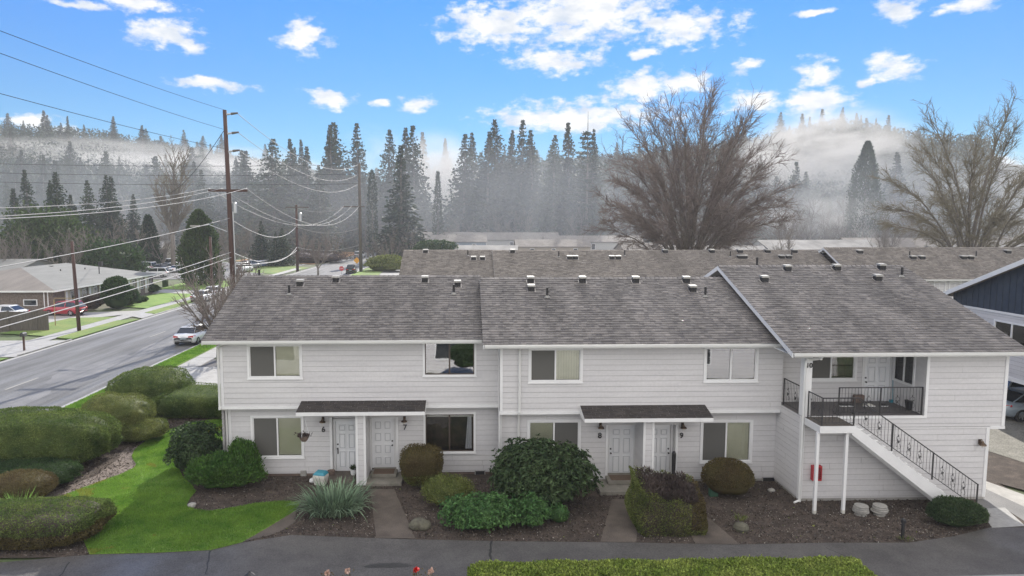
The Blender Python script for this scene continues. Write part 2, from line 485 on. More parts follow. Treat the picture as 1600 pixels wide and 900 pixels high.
M['tail'] = mat('tail_light_glass', (.45, .01, .012), rough=.15)
M['head'] = mat('head_light_glass', (.7, .72, .75), rough=.1)
M['plate'] = mat('number_plate', (.25, .30, .33), rough=.5)
# foliage
def fol(name, a, b, isl=.5, scale=1.2, tr=.25, c3=None):
    return mat(name, a, b, scale=scale, rough=.65, island=isl, trans=tr, c3=c3, spec=.2)
M['hedge'] = fol('clipped_hedge_leaf', (.060, .105, .026), (.16, .205, .055), tr=.35)
M['hedge_olive'] = fol('olive_hedge_leaf', (.095, .130, .032), (.20, .215, .065))
M['hedge_brown'] = fol('winter_bronze_leaf', (.092, .066, .028), (.13, .112, .042))
M['rhodo'] = fol('rhododendron_leaf', (.030, .056, .024), (.068, .105, .042), tr=.15)
M['rhodo_lt'] = fol('bright_evergreen_leaf', (.050, .125, .038), (.105, .205, .062), tr=.2)
M['yewdark'] = fol('dark_yew_needles', (.024, .052, .018), (.048, .088, .028))
M['juniper'] = fol('juniper_spray', (.045, .115, .022), (.085, .165, .03))
M['yucca'] = fol('sword_leaf', (.13, .20, .13), (.22, .30, .19), isl=.5, tr=.15)
M['iris'] = fol('bright_blade_leaf', (.13, .25, .05), (.22, .35, .08), isl=.4)
M['fhedge'] = fol('foreground_hedge_leaf', (.16, .235, .035), (.30, .355, .08), isl=.5, scale=1.6)
M['deadtwig'] = fol('bare_hedge_twigs', (.05, .038, .036), (.10, .075, .065), isl=.4, tr=.05)
M['bark'] = mat('grey_bark', (.12, .105, .092), (.20, .178, .158), scale=3, rough=.9, stretch=(3, 3, .6))
M['twig'] = mat('grey_twig', (.145, .115, .103), (.215, .175, .158), scale=2, rough=.9)
M['twig_olive'] = mat('olive_twig', (.14, .122, .085), (.21, .185, .13), scale=2, rough=.9)
M['twig_brush'] = mat('brush_twig', (.115, .10, .085), (.19, .165, .135), scale=.4, rough=.95)
M['conifer'] = fol('fir_needles', (.014, .036, .018), (.030, .062, .028), isl=.5, scale=.15, tr=.1)
M['conifer_far'] = fol('far_fir_needles', (.020, .040, .026), (.040, .062, .036), isl=.3, scale=.08, tr=.1)
M['conifer_mid'] = fol('grey_green_needles', (.035, .058, .036), (.060, .085, .048), isl=.35, scale=.08, tr=.15)
M['cedar'] = fol('cedar_spray', (.030, .055, .016), (.06, .095, .026), isl=.5, scale=.5)
# ground
M['mulch'] = mat('bark_mulch', (.040, .029, .023), (.095, .072, .058), scale=2.2, rough=.95, bump=.8, bscale=45, fine=.55, fscale=34, c3=(.06, .045, .036))
M['chips'] = mat('bark_and_gravel_chips', (.045, .032, .025), (.10, .08, .065), scale=.6, rough=.95, island=.8)
M['pebble'] = mat('pale_pebbles', (.20, .18, .155), (.36, .33, .29), scale=.9, rough=.9, island=.5)
M['mulchpath'] = mat('pale_bark_path', (.12, .095, .08), (.20, .165, .145), scale=2.4, rough=.95, bump=.6, bscale=50, fine=.4, fscale=30)
M['lawn'] = mat('lawn', (.10, .19, .028), (.18, .27, .045), scale=.9, rough=.95, fine=.35, fscale=22)
M['grassblade'] = fol('grass_blade', (.10, .235, .03), (.23, .38, .055), isl=.35, tr=.35)
M['lawn_yel'] = fol('sunlit_yellow_blade', (.22, .25, .03), (.26, .27, .05), isl=.35, tr=.35)
M['verge'] = mat('verge_grass', (.085, .16, .028), (.17, .21, .05), scale=.35, rough=.95, fine=.3, fscale=8)
M['lot'] = mat('rough_ground', (.10, .10, .06), (.14, .125, .09), scale=.1, rough=.95, fine=.3, fscale=1.5, c3=(.075, .105, .04))
M['field'] = mat('dry_orange_grass', (.28, .15, .07), (.36, .22, .11), scale=.3, rough=.95)
M['street'] = mat('street_asphalt', (.092, .090, .086), (.19, .186, .178), scale=.35, rough=.64, fine=.25, fscale=12, bump=.2, bscale=60, stretch=(3.2, .28, 1), r2=.5, spec=.3)
M['lane'] = mat('lane_asphalt', (.062, .058, .055), (.105, .099, .093), scale=.55, rough=.64, fine=.45, fscale=32, bump=.35, bscale=70, r2=.42, bdist=.008)
M['lane_pale'] = mat('worn_asphalt', (.12, .118, .115), (.19, .185, .18), scale=.5, rough=.6, fine=.22, fscale=24, bump=.3, bscale=70)
M['seal'] = mat('crack_sealant', (.02, .02, .02), rough=.6)
M['gravel'] = mat('pale_gravel', (.17, .165, .14), (.24, .23, .20), scale=2, rough=.95, fine=.4, fscale=18)
M['line'] = mat('faded_road_paint', (.30, .29, .26), rough=.7)
# ------------------------------------------------------------------ ground
_build = MB.build
ABS = {}
def _b(s, name, mat=None, parent=None, smooth=False, bevel=0.0):
    o = _build(s, name, mat, parent, smooth, bevel)
    if parent is not None and parent.name in ABS:
        o.matrix_parent_inverse = Matrix.Translation(-Vector(ABS[parent.name]))
    return o
MB.build = _b
_npm = np_mesh
def np_mesh(name, V, Q, mat, parent=None, smooth=False, T=None):
    o = _npm(name, V, Q, mat, parent, smooth, T)
    if parent is not None and parent.name in ABS:
        o.matrix_parent_inverse = Matrix.Translation(-Vector(ABS[parent.name]))
    return o
def athing(name, loc, label, cat, group=None):
    """Empty at the base of a thing whose parts are modelled in world coordinates"""
    e = empty(name, loc, 0, label, cat, group)
    ABS[e.name] = tuple(loc)
    return e
def struct(name, mb, m=None, smooth=False, kind='structure'):
    o = mb.build(name, m, smooth=smooth); o['kind'] = kind
    return o
def sstep(a, b, v):
    t = np.clip((v - a) / (b - a), 0, 1); return t * t * (3 - 2 * t)
# hill height as a function of position: a wooded valley side
HAZ = [-1.2, -.85, -.62, -.48, -.36, -.26, -.16, -.08, 0.0, .1, .2, .30, .42, .50, .60, .75, .95, 1.3]
HHT = [60, 58, 54, 55, 48, 42, 30, 22, 26, 40, 46, 52, 60, 66, 50, 40, 36, 36]
def hz(x, y):
    x = np.asarray(x, float); y = np.asarray(y, float)
    a = np.arctan2(x, np.maximum(y, 1))
    r = np.hypot(x, y)
    H = np.interp(a, HAZ, HHT)
    base = H * sstep(255, 560, r)
    return base + 3.0 * np.sin(x * .021 + 1) * np.sin(y * .017) * sstep(260, 340, r)
nx, ny = 150, 110
xs = np.linspace(-900, 1000, nx); ys = np.concatenate([np.linspace(-60, 240, 30), np.linspace(250, 1500, ny - 30)])
XX, YY = np.meshgrid(xs, ys)
ZZ = hz(XX, YY) - 0.03
V = np.stack([XX.ravel(), YY.ravel(), ZZ.ravel()], 1)
ii = np.arange(nx * ny).reshape(ny, nx)
Q = np.stack([ii[:-1, :-1].ravel(), ii[:-1, 1:].ravel(), ii[1:, 1:].ravel(), ii[1:, :-1].ravel()], 1)
M['hillfloor'] = mat('forest_floor', (.045, .05, .028), (.09, .08, .055), scale=.03, rough=.95)
# split: valley floor and hills are one sheet; colour by noise
g = np_mesh('ground', V, Q, M['lot'], smooth=True); g['kind'] = 'structure'
g.data.materials.append(M['hillfloor'])
rr = np.hypot(V[Q][:, :, 0].mean(1), V[Q][:, :, 1].mean(1))
g.data.polygons.foreach_set('material_index', (rr > 235).astype(np.int32))

def sheet(name, pts, z, m, kind='structure', thick=0.0):
    mb = MB()
    if thick: mb.prism(pts, z - thick, z)
    else: mb.poly([(x, y, z) for x, y in pts])
    return struct(name, mb, m, kind=kind)
# mulch covers the whole planted lot; other sheets lie over it
sheet('garden_bed', [(-19.8, 19.9), (20.5, 19.9), (20.5, 27.5), (-9.0, 27.5), (-9.0, 42.5), (-19.8, 42.5)], 0.035, M['mulch'])
sheet('street', [(-33.4, 14), (-21.6, 14), (-21.6, 62), (-21.6, 260), (-33.4, 260)], 0.012, M['street'])
# lane in front, worn pale part at the left
lane_top = [gp(-60, 885), gp(0, 881), gp(140, 869), gp(250, 866), gp(330, 862), gp(378, 850), gp(455, 838), gp(560, 842), gp(650, 845), gp(800, 848), gp(1000, 850), gp(1140, 853), gp(1300, 850), gp(1420, 850), gp(1490, 840), gp(1548, 826)]
P = lane_top + [gp(1600, 826), (26, gp(1600, 826)[1]), (40, 22), (40, 8), (-21.6, 8), (-21.6, lane_top[0][1])]
sheet('lane', P, 0.045, M['lane'])
# cracks and wet patch
def ribbon(name, pts, w, z, m, jag=.03):
    mb = MB(); r = random.Random(hash(name) % 1000)
    pp = []
    for i in range(len(pts) - 1):
        n = max(2, int(math.dist(pts[i], pts[i + 1]) / .12))
        for k in range(n):
            t = k / n
            pp.append((pts[i][0] * (1 - t) + pts[i + 1][0] * t + r.uniform(-jag, jag), pts[i][1] * (1 - t) + pts[i + 1][1] * t + r.uniform(-jag, jag)))
    pp.append(pts[-1])
    L = []; Rr = []
    for i, p in enumerate(pp):
        a = pp[max(i - 1, 0)]; b = pp[min(i + 1, len(pp) - 1)]
        dx, dy = b[0] - a[0], b[1] - a[1]; l = math.hypot(dx, dy) or 1
        ww = w * r.uniform(.5, 1.2)
        L.append((p[0] - dy / l * ww, p[1] + dx / l * ww, z)); Rr.append((p[0] + dy / l * ww, p[1] - dx / l * ww, z))
    for i in range(len(pp) - 1):
        mb.poly([L[i], Rr[i], Rr[i + 1], L[i + 1]])
    return struct(name, mb, m)
ribbon('lane_crack', [gp(768, 848), gp(765, 862), gp(767, 878)], .035, .0495, M['seal'])
ribbon('lane_crack', [gp(328, 863), gp(325, 876), gp(322, 900)], .02, .0495, M['seal'])
ribbon('lane_crack', [gp(108, 881), gp(98, 895), gp(90, 910)], .018, .0495, M['seal'])
ribbon('lane_crack', [gp(1290, 858), gp(1320, 872), gp(1345, 884)], .015, .0495, M['seal'])
def blob(cx, cy, rx, ry, n, seed, amp=.2):
    r = random.Random(seed); ph = [r.uniform(0, 6) for _ in range(4)]
    out = []
    for k in range(n):
        a = 2 * math.pi * k / n
        q = 1 + amp * (math.sin(2 * a + ph[0]) * .5 + math.sin(3 * a + ph[1]) * .35 + math.sin(5 * a + ph[2]) * .3 + math.sin(9 * a + ph[3]) * .15)
        out.append((cx + rx * q * math.cos(a), cy + ry * q * math.sin(a)))
    return out
M['wet'] = mat('oil_stain', (.028, .028, .027), (.045, .044, .043), scale=5, rough=.35, fine=.4, fscale=30)
c = gp(606, 886); sheet('lane_stain', blob(c[0], c[1], .62, .16, 40, 3), .0495, M['wet'])
# lawn
lawn_px = [(352, 658), (325, 658), (296, 663), (262, 674), (230, 690), (212, 703), (206, 713), (208, 720), (213, 727), (208, 734), (185, 745), (150, 757), (120, 768), (96, 778), (90, 792), (100, 820), (130, 845), (140, 869),
           (250, 866), (330, 862), (378, 850), (420, 826), (462, 800), (470, 786), (435, 786), (400, 789), (360, 796), (330, 801), (305, 799), (291, 792), (297, 781), (306, 770), (300, 760), (286, 748), (280, 735), (290, 715), (352, 700)]
lawn = [gp(*p) for p in lawn_px]
sheet('lawn', lawn, .055, M['lawn'])
# pale bark path edging between hedges and lawn
sheet('bark_path', [gp(*p) for p in [(258, 676), (226, 688), (207, 702), (201, 713), (204, 722), (207, 730), (180, 743), (145, 755), (110, 767), (84, 780), (60, 795), (52, 806), (72, 806), (96, 780), (120, 768), (150, 757), (185, 745), (208, 734), (213, 727), (208, 720), (206, 713), (212, 703), (230, 690), (262, 674)]][:12] + [gp(*p) for p in [(88, 806), (92, 778), (120, 768), (150, 757), (185, 745), (208, 734), (213, 727), (208, 720), (206, 713), (212, 703), (230, 690), (262, 674)]], .0395, M['mulchpath'])
sheet('bark_path', [gp(*p) for p in [(183, 720), (192, 706), (200, 700), (206, 713), (213, 727), (208, 735), (150, 758), (110, 772), (80, 790), (60, 800), (40, 800), (70, 775), (110, 760), (150, 745)]], .0435, M['mulchpath'])
# triangular worn concrete at end of the lawn
sheet('entry_path', [gp(*p) for p in [(380, 849), (418, 822), (462, 799), (462, 818), (440, 832), (425, 838)]], .052, M['path'])
# entry paths
for nm, pp in (('entry_path', [(578, 766), (616, 766), (649, 844), (588, 843)]), ('entry_path', [(956, 782), (1001, 782), (994, 850), (938, 849)]), ('entry_path', [(1060, 792), (1085, 792), (1156, 853), (1086, 852)])):
    sheet(nm, [gp(*p) for p in pp], .0525, M['path'])
# concrete pad, drive, gravel and bark at the right of the stairs
sheet('concrete_pad', [gp(*p) for p in [(1530, 797), (1570, 795), (1602, 824), (1550, 827)]], .05, M['walk'])
sheet('gravel_strip', [gp(*p) for p in [(1500, 640), (1640, 652), (1640, 737), (1538, 704), (1500, 696)]], .0405, M['gravel'])
sheet('bark_strip', [gp(*p) for p in [(1520, 699), (1640, 737), (1640, 778), (1520, 746)]], .0385, M['mulch'])
sheet('side_walk', [gp(*p) for p in [(1520, 746), (1640, 789), (1640, 812), (1520, 756)]], .042, M['concrete'])
sheet('side_drive', [gp(*p) for p in [(1525, 758), (1640, 812), (1640, 842), (1570, 796), (1525, 796)]], .041, M['lane_pale'])
sheet('parking_court', [(18.5, 36), (23.4, 20.0), (45, 20.0), (45, 50), (-19.5, 50), (-19.5, 43.0), (18.0, 43.0)], .02, M['lane'])
# street side: kerbs, strips, pavements
mb = MB()
mb.box(-21.6, -21.45, 14, 41.5, 0, .13); mb.box(-21.6, -21.45, 46.8, 200, 0, .13)
struct('kerb', mb, M['walk'])
mb = MB()
for a, b in ((14, 46), (51.5, 58.5), (71.5, 96), (104, 200)):
    mb.box(-33.55, -33.4, a, b, 0, .13)
struct('kerb', mb, M['walk'])
sheet('gutter_pan', [(-21.95, 14), (-21.6, 14), (-21.6, 200), (-21.95, 200)], .0165, M['walk'])
sheet('gutter_pan', [(-33.4, 14), (-33.0, 14), (-33.0, 200), (-33.4, 200)], .0165, M['walk'])
sheet('verge', [(-21.45, 14), (-19.9, 14), (-19.9, 41.4), (-21.45, 41.4)], .12, M['verge'], thick=.1)
sheet('verge', [(-21.45, 46.9), (-19.9, 46.9), (-19.9, 140), (-21.45, 140)], .12, M['lawn'], thick=.1)
sheet('pavement', [(-19.9, 14), (-18.4, 14), (-18.4, 140), (-19.9, 140)], .06, M['walk'], thick=.04)
sheet('driveway', [(-21.6, 41.5), (-9, 41.5), (-9, 47.5), (-21.6, 46.8)], .065, M['walk'], thick=.03)
sheet('planting_kerb', [(-16.8, 46.5), (-14.2, 46.5), (-14.2, 50), (-16.8, 50)], .19, M['mulch'], thick=.15)
# expansion joints
for k in range(9):
    mb = MB(); y = 44 + k * 3.2
    mb.box(-19.9, -18.4, y, y + .03, .0605, .0635); struct('pavement_joint', mb, M['seal'])
# left side of the street
sheet('pavement', [(-36.9, 14), (-35.3, 14), (-35.3, 150), (-36.9, 150)], .06, M['walk'], thick=.04)
sheet('verge', [(-35.3, 20), (-33.55, 20), (-33.55, 50.5), (-35.3, 50.5)], .10, M['verge'], thick=.06)
sheet('driveway', [(-48, 51.0), (-33.4, 51.0), (-33.4, 58.2), (-48, 58.2)], .064, M['walk'], thick=.04)
sheet('verge', [(-35.3, 59.5), (-33.55, 58.8), (-33.55, 71), (-35.3, 70)], .10, M['verge'], thick=.06)
sheet('verge', [(-35.3, 76), (-33.55, 75), (-33.55, 95), (-35.3, 95)], .10, M['verge'], thick=.06)
sheet('yard_lawn', [(-41.8, 62), (-36.9, 60.5), (-36.9, 73), (-41.2, 72)], .07, M['verge'])
sheet('yard_lawn', [(-43, 83), (-36.9, 80), (-36.9, 96), (-43, 98)], .07, M['lawn'])
sheet('yard_lawn', [(-46, 104), (-36.9, 101), (-36.9, 118), (-47, 118)], .07, M['lawn'])
sheet('driveway', [(-56, 62.5), (-41.9, 68), (-36.9, 74.5), (-33.4, 71.5), (-33.4, 74.5), (-36.9, 78), (-44, 76), (-56, 74)], .066, M['walk'])
sheet('yard_drive', [(-44, 97), (-36.9, 96), (-33.4, 96), (-33.4, 103), (-36.9, 101), (-45, 103)], .066, M['walk'])
sheet('car_park', [(-90, 122), (-40, 122), (-37, 175), (-90, 175)], .03, M['lane_pale'])
sheet('yard_lawn', [(-46, 141), (-36, 133), (-34, 152), (-46, 168)], .045, M['verge'])
sheet('field', [(-60, 180), (-36, 165), (-34.2, 178), (-33.8, 236), (-60, 236)], .045, M['field'])
sheet('verge', [(-21.3, 128), (-16, 128), (-17, 152), (-21.3, 150)], .10, M['verge'])
sheet('back_court', [(-19, 84), (60, 72), (140, 84), (140, 235), (-19, 235)], .02, M['lane_pale'])
# lane markings: faint centre dashes on the street
for k in range(3):
    mb = MB(); y = 41 + k * 19
    mb.box(-27.6, -27.48, y, y + 3.2, .0125, .0165); struct('street_marking', mb, M['line'])
# tar patches on the street
for k, (x, y, a, b) in enumerate([(-25.5, 47, 1.6, 4), (-30, 52, 1.5, 5.5), (-24.6, 60, 1.3, 6), (-29.5, 37, 1.0, 3.5), (-25, 36, 1.2, 4)]):
    sheet('street_patch', blob(x, y, a, b, 40, 20 + k, .35), .0160 + .0003 * k, M['street'] if k % 2 else M['lane_pale'])
# kerb at the bottom right
ka, kb = gp(1385, 903, .13), gp(1640, 896, .13)
mb = MB(); mb.prism([ka, kb, (kb[0], kb[1] - .4), (ka[0], ka[1] - .4)], 0, .13); struct('kerb', mb, M['walk'])

# ------------------------------------------------------------------ main building
BL = (4.0, 30.0, 0.0)
B = athing('townhouse_building', BL, 'pale grey two storey townhouse row with shingle roofs in three steps and an outside stair', 'building')
COURSE = .205
def siding(name, parent, kind, fix, u0, u1, z0, z1, ops=(), lim=None, m=None):
    """lapped boards. kind: front (faces -Y), left (faces -X), right (+X), back (+Y)"""
    mb = MB(); sgn = {'front': -1, 'left': -1, 'right': 1, 'back': 1}[kind]
    def P(u, z, out):
        return (u, fix + sgn * out, z) if kind in ('front', 'back') else (fix + sgn * out, u, z)
    rnd = random.Random(5); bm_ = m or M['siding']
    k = math.floor(z0 / COURSE)
    while k * COURSE < z1 - 1e-4:
        a = max(k * COURSE, z0); b = min((k + 1) * COURSE, z1)
        zb = sorted({a, b} | {v for o in ops for v in (o[2], o[3]) if a < v < b})
        for i in range(len(zb) - 1):
            p, q = zb[i], zb[i + 1]; mid = (p + q) / 2
            lo, hi = (u0, u1) if lim is None else lim(mid)
            if hi - lo < .01: continue
            segs = [(lo, hi)]
            for o in ops:
                if o[2] < mid < o[3]:
                    ns = []
                    for s0, s1 in segs:
                        if o[1] <= s0 or o[0] >= s1: ns.append((s0, s1)); continue
                        if o[0] > s0: ns.append((s0, o[0]))
                        if o[1] < s1: ns.append((o[1], s1))
                    segs = ns
            op = .020 - .014 * (p - k * COURSE) / COURSE; oq = .020 - .014 * (q - k * COURSE) / COURSE
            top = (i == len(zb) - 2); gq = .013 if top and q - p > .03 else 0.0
            oq2 = .020 - .014 * (q - gq - k * COURSE) / COURSE
            for s0, s1 in segs:
                # split boards at random butt joints
                cuts = [s0]; x = s0 + rnd.uniform(1.0, 3.6)
                while x < s1 - .3: cuts += [x - .002, x + .002]; x += 3.65
                cuts.append(s1)
                for j in range(0, len(cuts) - 1, 2):
                    mb.poly([P(cuts[j], p, op), P(cuts[j + 1], p, op), P(cuts[j + 1], q - gq, oq2), P(cuts[j], q - gq, oq2)], bm_)
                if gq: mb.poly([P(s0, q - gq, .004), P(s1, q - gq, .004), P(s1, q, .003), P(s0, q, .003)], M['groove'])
                if i == 0: mb.poly([P(s0, p, 0), P(s1, p, 0), P(s1, p, op), P(s0, p, op)], bm_)
        k += 1
    return mb.build(name, None, parent)

def window(parent, x0, x1, z0, z1, Y, left='screen', right='blind', frame='vinyl', refl=False, lab=None, ext=None):
    """glass opening x0..x1, z0..z1 in a wall facing -Y at Y"""
    fm = M['trim'] if frame == 'vinyl' else M['bronze']
    mb = MB(); t = .085
    for bx in ((x0 - t, x1 + t, z1, z1 + t), (x0 - t, x1 + t, z0 - t, z0), (x0 - t, x0, z0, z1), (x1, x1 + t, z0, z1)):
        mb.box(bx[0], bx[1], Y - .045, Y + .02, bx[2], bx[3], M['trim'])
    mb.box(x0 - t - .02, x1 + t + .02, Y - .07, Y - .046, z0 - t - .01, z0 - t + .03, M['trim'])
    f = .035; xm = (x0 + x1) / 2
    mb.box(x0, x1, Y - .01, Y + .05, z1 - f, z1, fm); mb.box(x0, x1, Y - .01, Y + .05, z0, z0 + f, fm)
    mb.box(x0, x0 + f, Y - .01, Y + .05, z0 + f, z1 - f, fm); mb.box(x1 - f, x1, Y - .01, Y + .05, z0 + f, z1 - f, fm)
    mb.box(xm - .035, xm + .025, Y - .015, Y + .05, z0 + f, z1 - f, fm)
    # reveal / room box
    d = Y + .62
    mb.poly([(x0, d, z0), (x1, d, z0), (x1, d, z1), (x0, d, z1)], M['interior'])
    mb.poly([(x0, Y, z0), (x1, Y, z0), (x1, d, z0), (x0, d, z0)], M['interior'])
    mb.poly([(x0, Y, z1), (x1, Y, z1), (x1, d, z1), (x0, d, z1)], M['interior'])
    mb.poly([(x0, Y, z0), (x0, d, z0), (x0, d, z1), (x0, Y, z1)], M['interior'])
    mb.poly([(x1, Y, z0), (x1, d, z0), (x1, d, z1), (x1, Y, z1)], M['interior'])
    w = mb.build('window', None, parent)
    if lab: w['label'] = lab
    g = M['glass_refl'] if refl else M['glass']
    for (a, b, st) in ((x0 + f, xm - .035, left), (xm + .025, x1 - f, right)):
        pm = MB(); pm.box(a, b, Y + .022, Y + .027, z0 + f, z1 - f); pm.build('pane', g, w)
        if st == 'screen':
            sm = MB(); sm.box(a, b, Y + .004, Y + .008, z0 + f, z1 - f); sm.build('insect_screen', M['screen'], w)
        if st in ('blind',):
            bm = MB(); n = max(3, int((b - a) / .088))
            for i in range(n):
                u0 = a + (b - a) * i / n; u1 = a + (b - a) * (i + 1) / n
                bm.poly([(u0, Y + .07, z0 + .04), (u1, Y + .09, z0 + .04), (u1, Y + .09, z1 - .04), (u0, Y + .07, z1 - .04)])
            bm.build('blind', M['blind'], w)
        if st == 'hblind':
            bm = MB(); n = int((z1 - z0) / .055)
            for i in range(n):
                zz = z0 + .04 + i * .055
                bm.poly([(a, Y + .06, zz), (b, Y + .06, zz), (b, Y + .085, zz + .05), (a, Y + .085, zz + .05)])
            bm.build('blind', M['blind'], w)
        if st == 'halfblind':
            bm = MB(); n = 4
            for i in range(n):
                zz = z1 - .04 - (i + 1) * .055
                bm.poly([(a, Y + .06, zz), (b, Y + .06, zz), (b, Y + .085, zz + .05), (a, Y + .085, zz + .05)])
            bm.build('blind', M['blind'], w)
        if st == 'curtain':
            bm = MB(); n = 12; zs = np.linspace(z0 + .05, z1 - .12, 6)
            for i in range(n):
                for j in range(5):
                    def pt(u, v):
                        wdt = .16 + .10 * (1 - v)
                        xx = b - .04 - wdt * (1 - u)
                        return (xx, Y + .16 + .03 * math.sin(u * 18), z0 + .05 + (z1 - z0 - .17) * v)
                    bm.poly([pt(i / n, j / 5), pt((i + 1) / n, j / 5), pt((i + 1) / n, (j + 1) / 5), pt(i / n, (j + 1) / 5)])
            bm.build('curtain', M['curtain'], w)
            bm = MB(); bm.box(x0 + .04, x1 - .04, Y + .07, Y + .11, z1 - .13, z1 - .03); bm.build('blind_headrail', M['trim'], w)
    return w
def winpx(parent, a, b, c, d, Y, **k):
    """pixel box of the glass: x a..b, y c..d"""
    mid = (c + d) / 2
    x0, x1 = at(a, mid, Y=Y).x, at(b, mid, Y=Y).x
    z1, z0 = at((a + b) / 2, c, Y=Y).z, at((a + b) / 2, d, Y=Y).z
    window(parent, x0, x1, z0, z1, Y, **k)
    return (x0, x1, z0, z1)

def door(parent, x0, x1, z0, z1, Y, pattern='six', handle='left', lab=None, levers=False):
    mb = MB(); t = .09
    mb.box(x0 - t, x0, Y - .06, Y + .02, z0 - .05, z1 + t, M['trim']); mb.box(x1, x1 + t, Y - .06, Y + .02, z0 - .05, z1 + t, M['trim'])
    mb.box(x0, x1, Y - .06, Y + .02, z1, z1 + t, M['trim'])
    mb.box(x0, x1, Y - .03, Y + .04, z0 - .05, z0, M['bronze'])
    mb.box(x0 + .006, x1 - .006, Y, Y + .045, z0 + .005, z1 - .005, M['door'])
    w, h = x1 - x0, z1 - z0
    if pattern == 'six':
        rows = [(.80, .93), (.45, .76), (.07, .41)]
    else:
        rows = [(.77, .94), (.53, .71), (.29, .47), (.06, .23)]
    for (a, b) in rows:
        for (c, d) in ((.13, .45), (.55, .87)):
            X0, X1, Z0, Z1 = x0 + w * c, x0 + w * d, z0 + h * a, z0 + h * b
            e = .028
            mb.box(X0, X1, Y - .030, Y - .0005, Z0, Z0 + e, M['door']); mb.box(X0, X1, Y - .030, Y - .0005, Z1 - e, Z1, M['door'])
            mb.box(X0, X0 + e, Y - .030, Y - .0005, Z0 + e, Z1 - e, M['door']); mb.box(X1 - e, X1, Y - .030, Y - .0005, Z0 + e, Z1 - e, M['door'])
            mb.box(X0 + e, X1 - e, Y - .002, Y - .0005, Z0 + e, Z1 - e, M['groove2'])
            k = .058
            mb.box(X0 + k, X1 - k, Y - .026, Y - .0005, Z0 + k, Z1 - k, M['door'])
    o = mb.build('door', None, parent)
    if lab: o['label'] = lab
    hx = x0 + .075 if handle == 'left' else x1 - .075
    hb = MB()
    zz = z0 + h * .46
    hb.tube([(hx, Y, zz), (hx, Y - .05, zz), (hx, Y - .075, zz)], [.02, .018, .034], 10)
    hb.tube([(hx, Y, zz + .16), (hx, Y - .03, zz + .16)], [.033, .030], 10)
    if levers: hb.box(hx - .02, hx + .02, Y - .03, Y, zz - .22, zz - .02)
    hb.build('handle', M['black'], o)
    return o

def shingles(name, parent, x0, x1, ye, ze, yr, zr, m, course=.18, tabs=(.10, .30), seed=1, under=None, xl=None):
    """sloping field of individual shingle tabs from the eave (ye,ze) up to the ridge (yr,zr)"""
    r = np.random.default_rng(seed)
    L = math.hypot(yr - ye, zr - ze); n = int(round(L / course)); c = L / n
    dy, dz = (yr - ye) / L, (zr - ze) / L
    sgn = 1 if yr > ye else -1
    ny_, nz_ = -dz * sgn * (1), abs(dy)
    if sgn > 0: ny_, nz_ = -dz, dy
    else: ny_, nz_ = dz * 1.0, abs(dy)
    ny_ = -dz if sgn > 0 else dz
    VV = []; QQ = []; base = 0; BV = []; BQ = []; bb = 0
    for k in range(n):
        xa, xb = (x0, x1) if xl is None else xl((k + .5) / n)
        xs = [xa]
        while xs[-1] < xb: xs.append(xs[-1] + r.uniform(*tabs))
        xs[-1] = xb; xs = np.array(xs)
        t = r.uniform(.010, .024, len(xs) - 1); s0 = k * c - r.uniform(0, .012, len(xs) - 1) ; s1 = (k + 1) * c + .01
        a, b = xs[:-1] + .0015, xs[1:] - .0015
        def P(x, s, h):
            s = np.broadcast_to(s, x.shape); h = np.broadcast_to(h, x.shape)
            return np.stack([x, ye + dy * s + ny_ * h, ze + dz * s + nz_ * h], 1)
        sm = s0 + (s1 - s0) * .70; tm = .004 + (t - .004) * .3
        v = np.stack([P(a, s0, 0.0), P(b, s0, 0.0), P(b, s0, t), P(a, s0, t), P(b, sm, tm), P(a, sm, tm)], 1).reshape(-1, 3)
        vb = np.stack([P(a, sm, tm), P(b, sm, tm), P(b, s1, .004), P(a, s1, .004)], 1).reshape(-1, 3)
        BV.append(vb); BQ.append(bb + np.arange(len(a) * 4).reshape(-1, 4)); bb += len(a) * 4
        m_ = len(a); bi = base + np.arange(m_)[:, None] * 6
        q1 = bi + np.array([[0, 1, 2, 3]]); q2 = bi + np.array([[3, 2, 4, 5]])
        QQ.append(np.concatenate([q1, q2])); VV.append(v); base += m_ * 6
    nq = sum(len(q) for q in QQ)
    o = np_mesh(name, np.concatenate(VV + BV), np.concatenate(QQ + [q + base for q in BQ]), m, parent)
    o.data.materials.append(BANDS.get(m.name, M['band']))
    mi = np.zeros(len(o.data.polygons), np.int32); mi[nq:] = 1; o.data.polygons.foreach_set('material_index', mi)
    return o
BANDS = {}

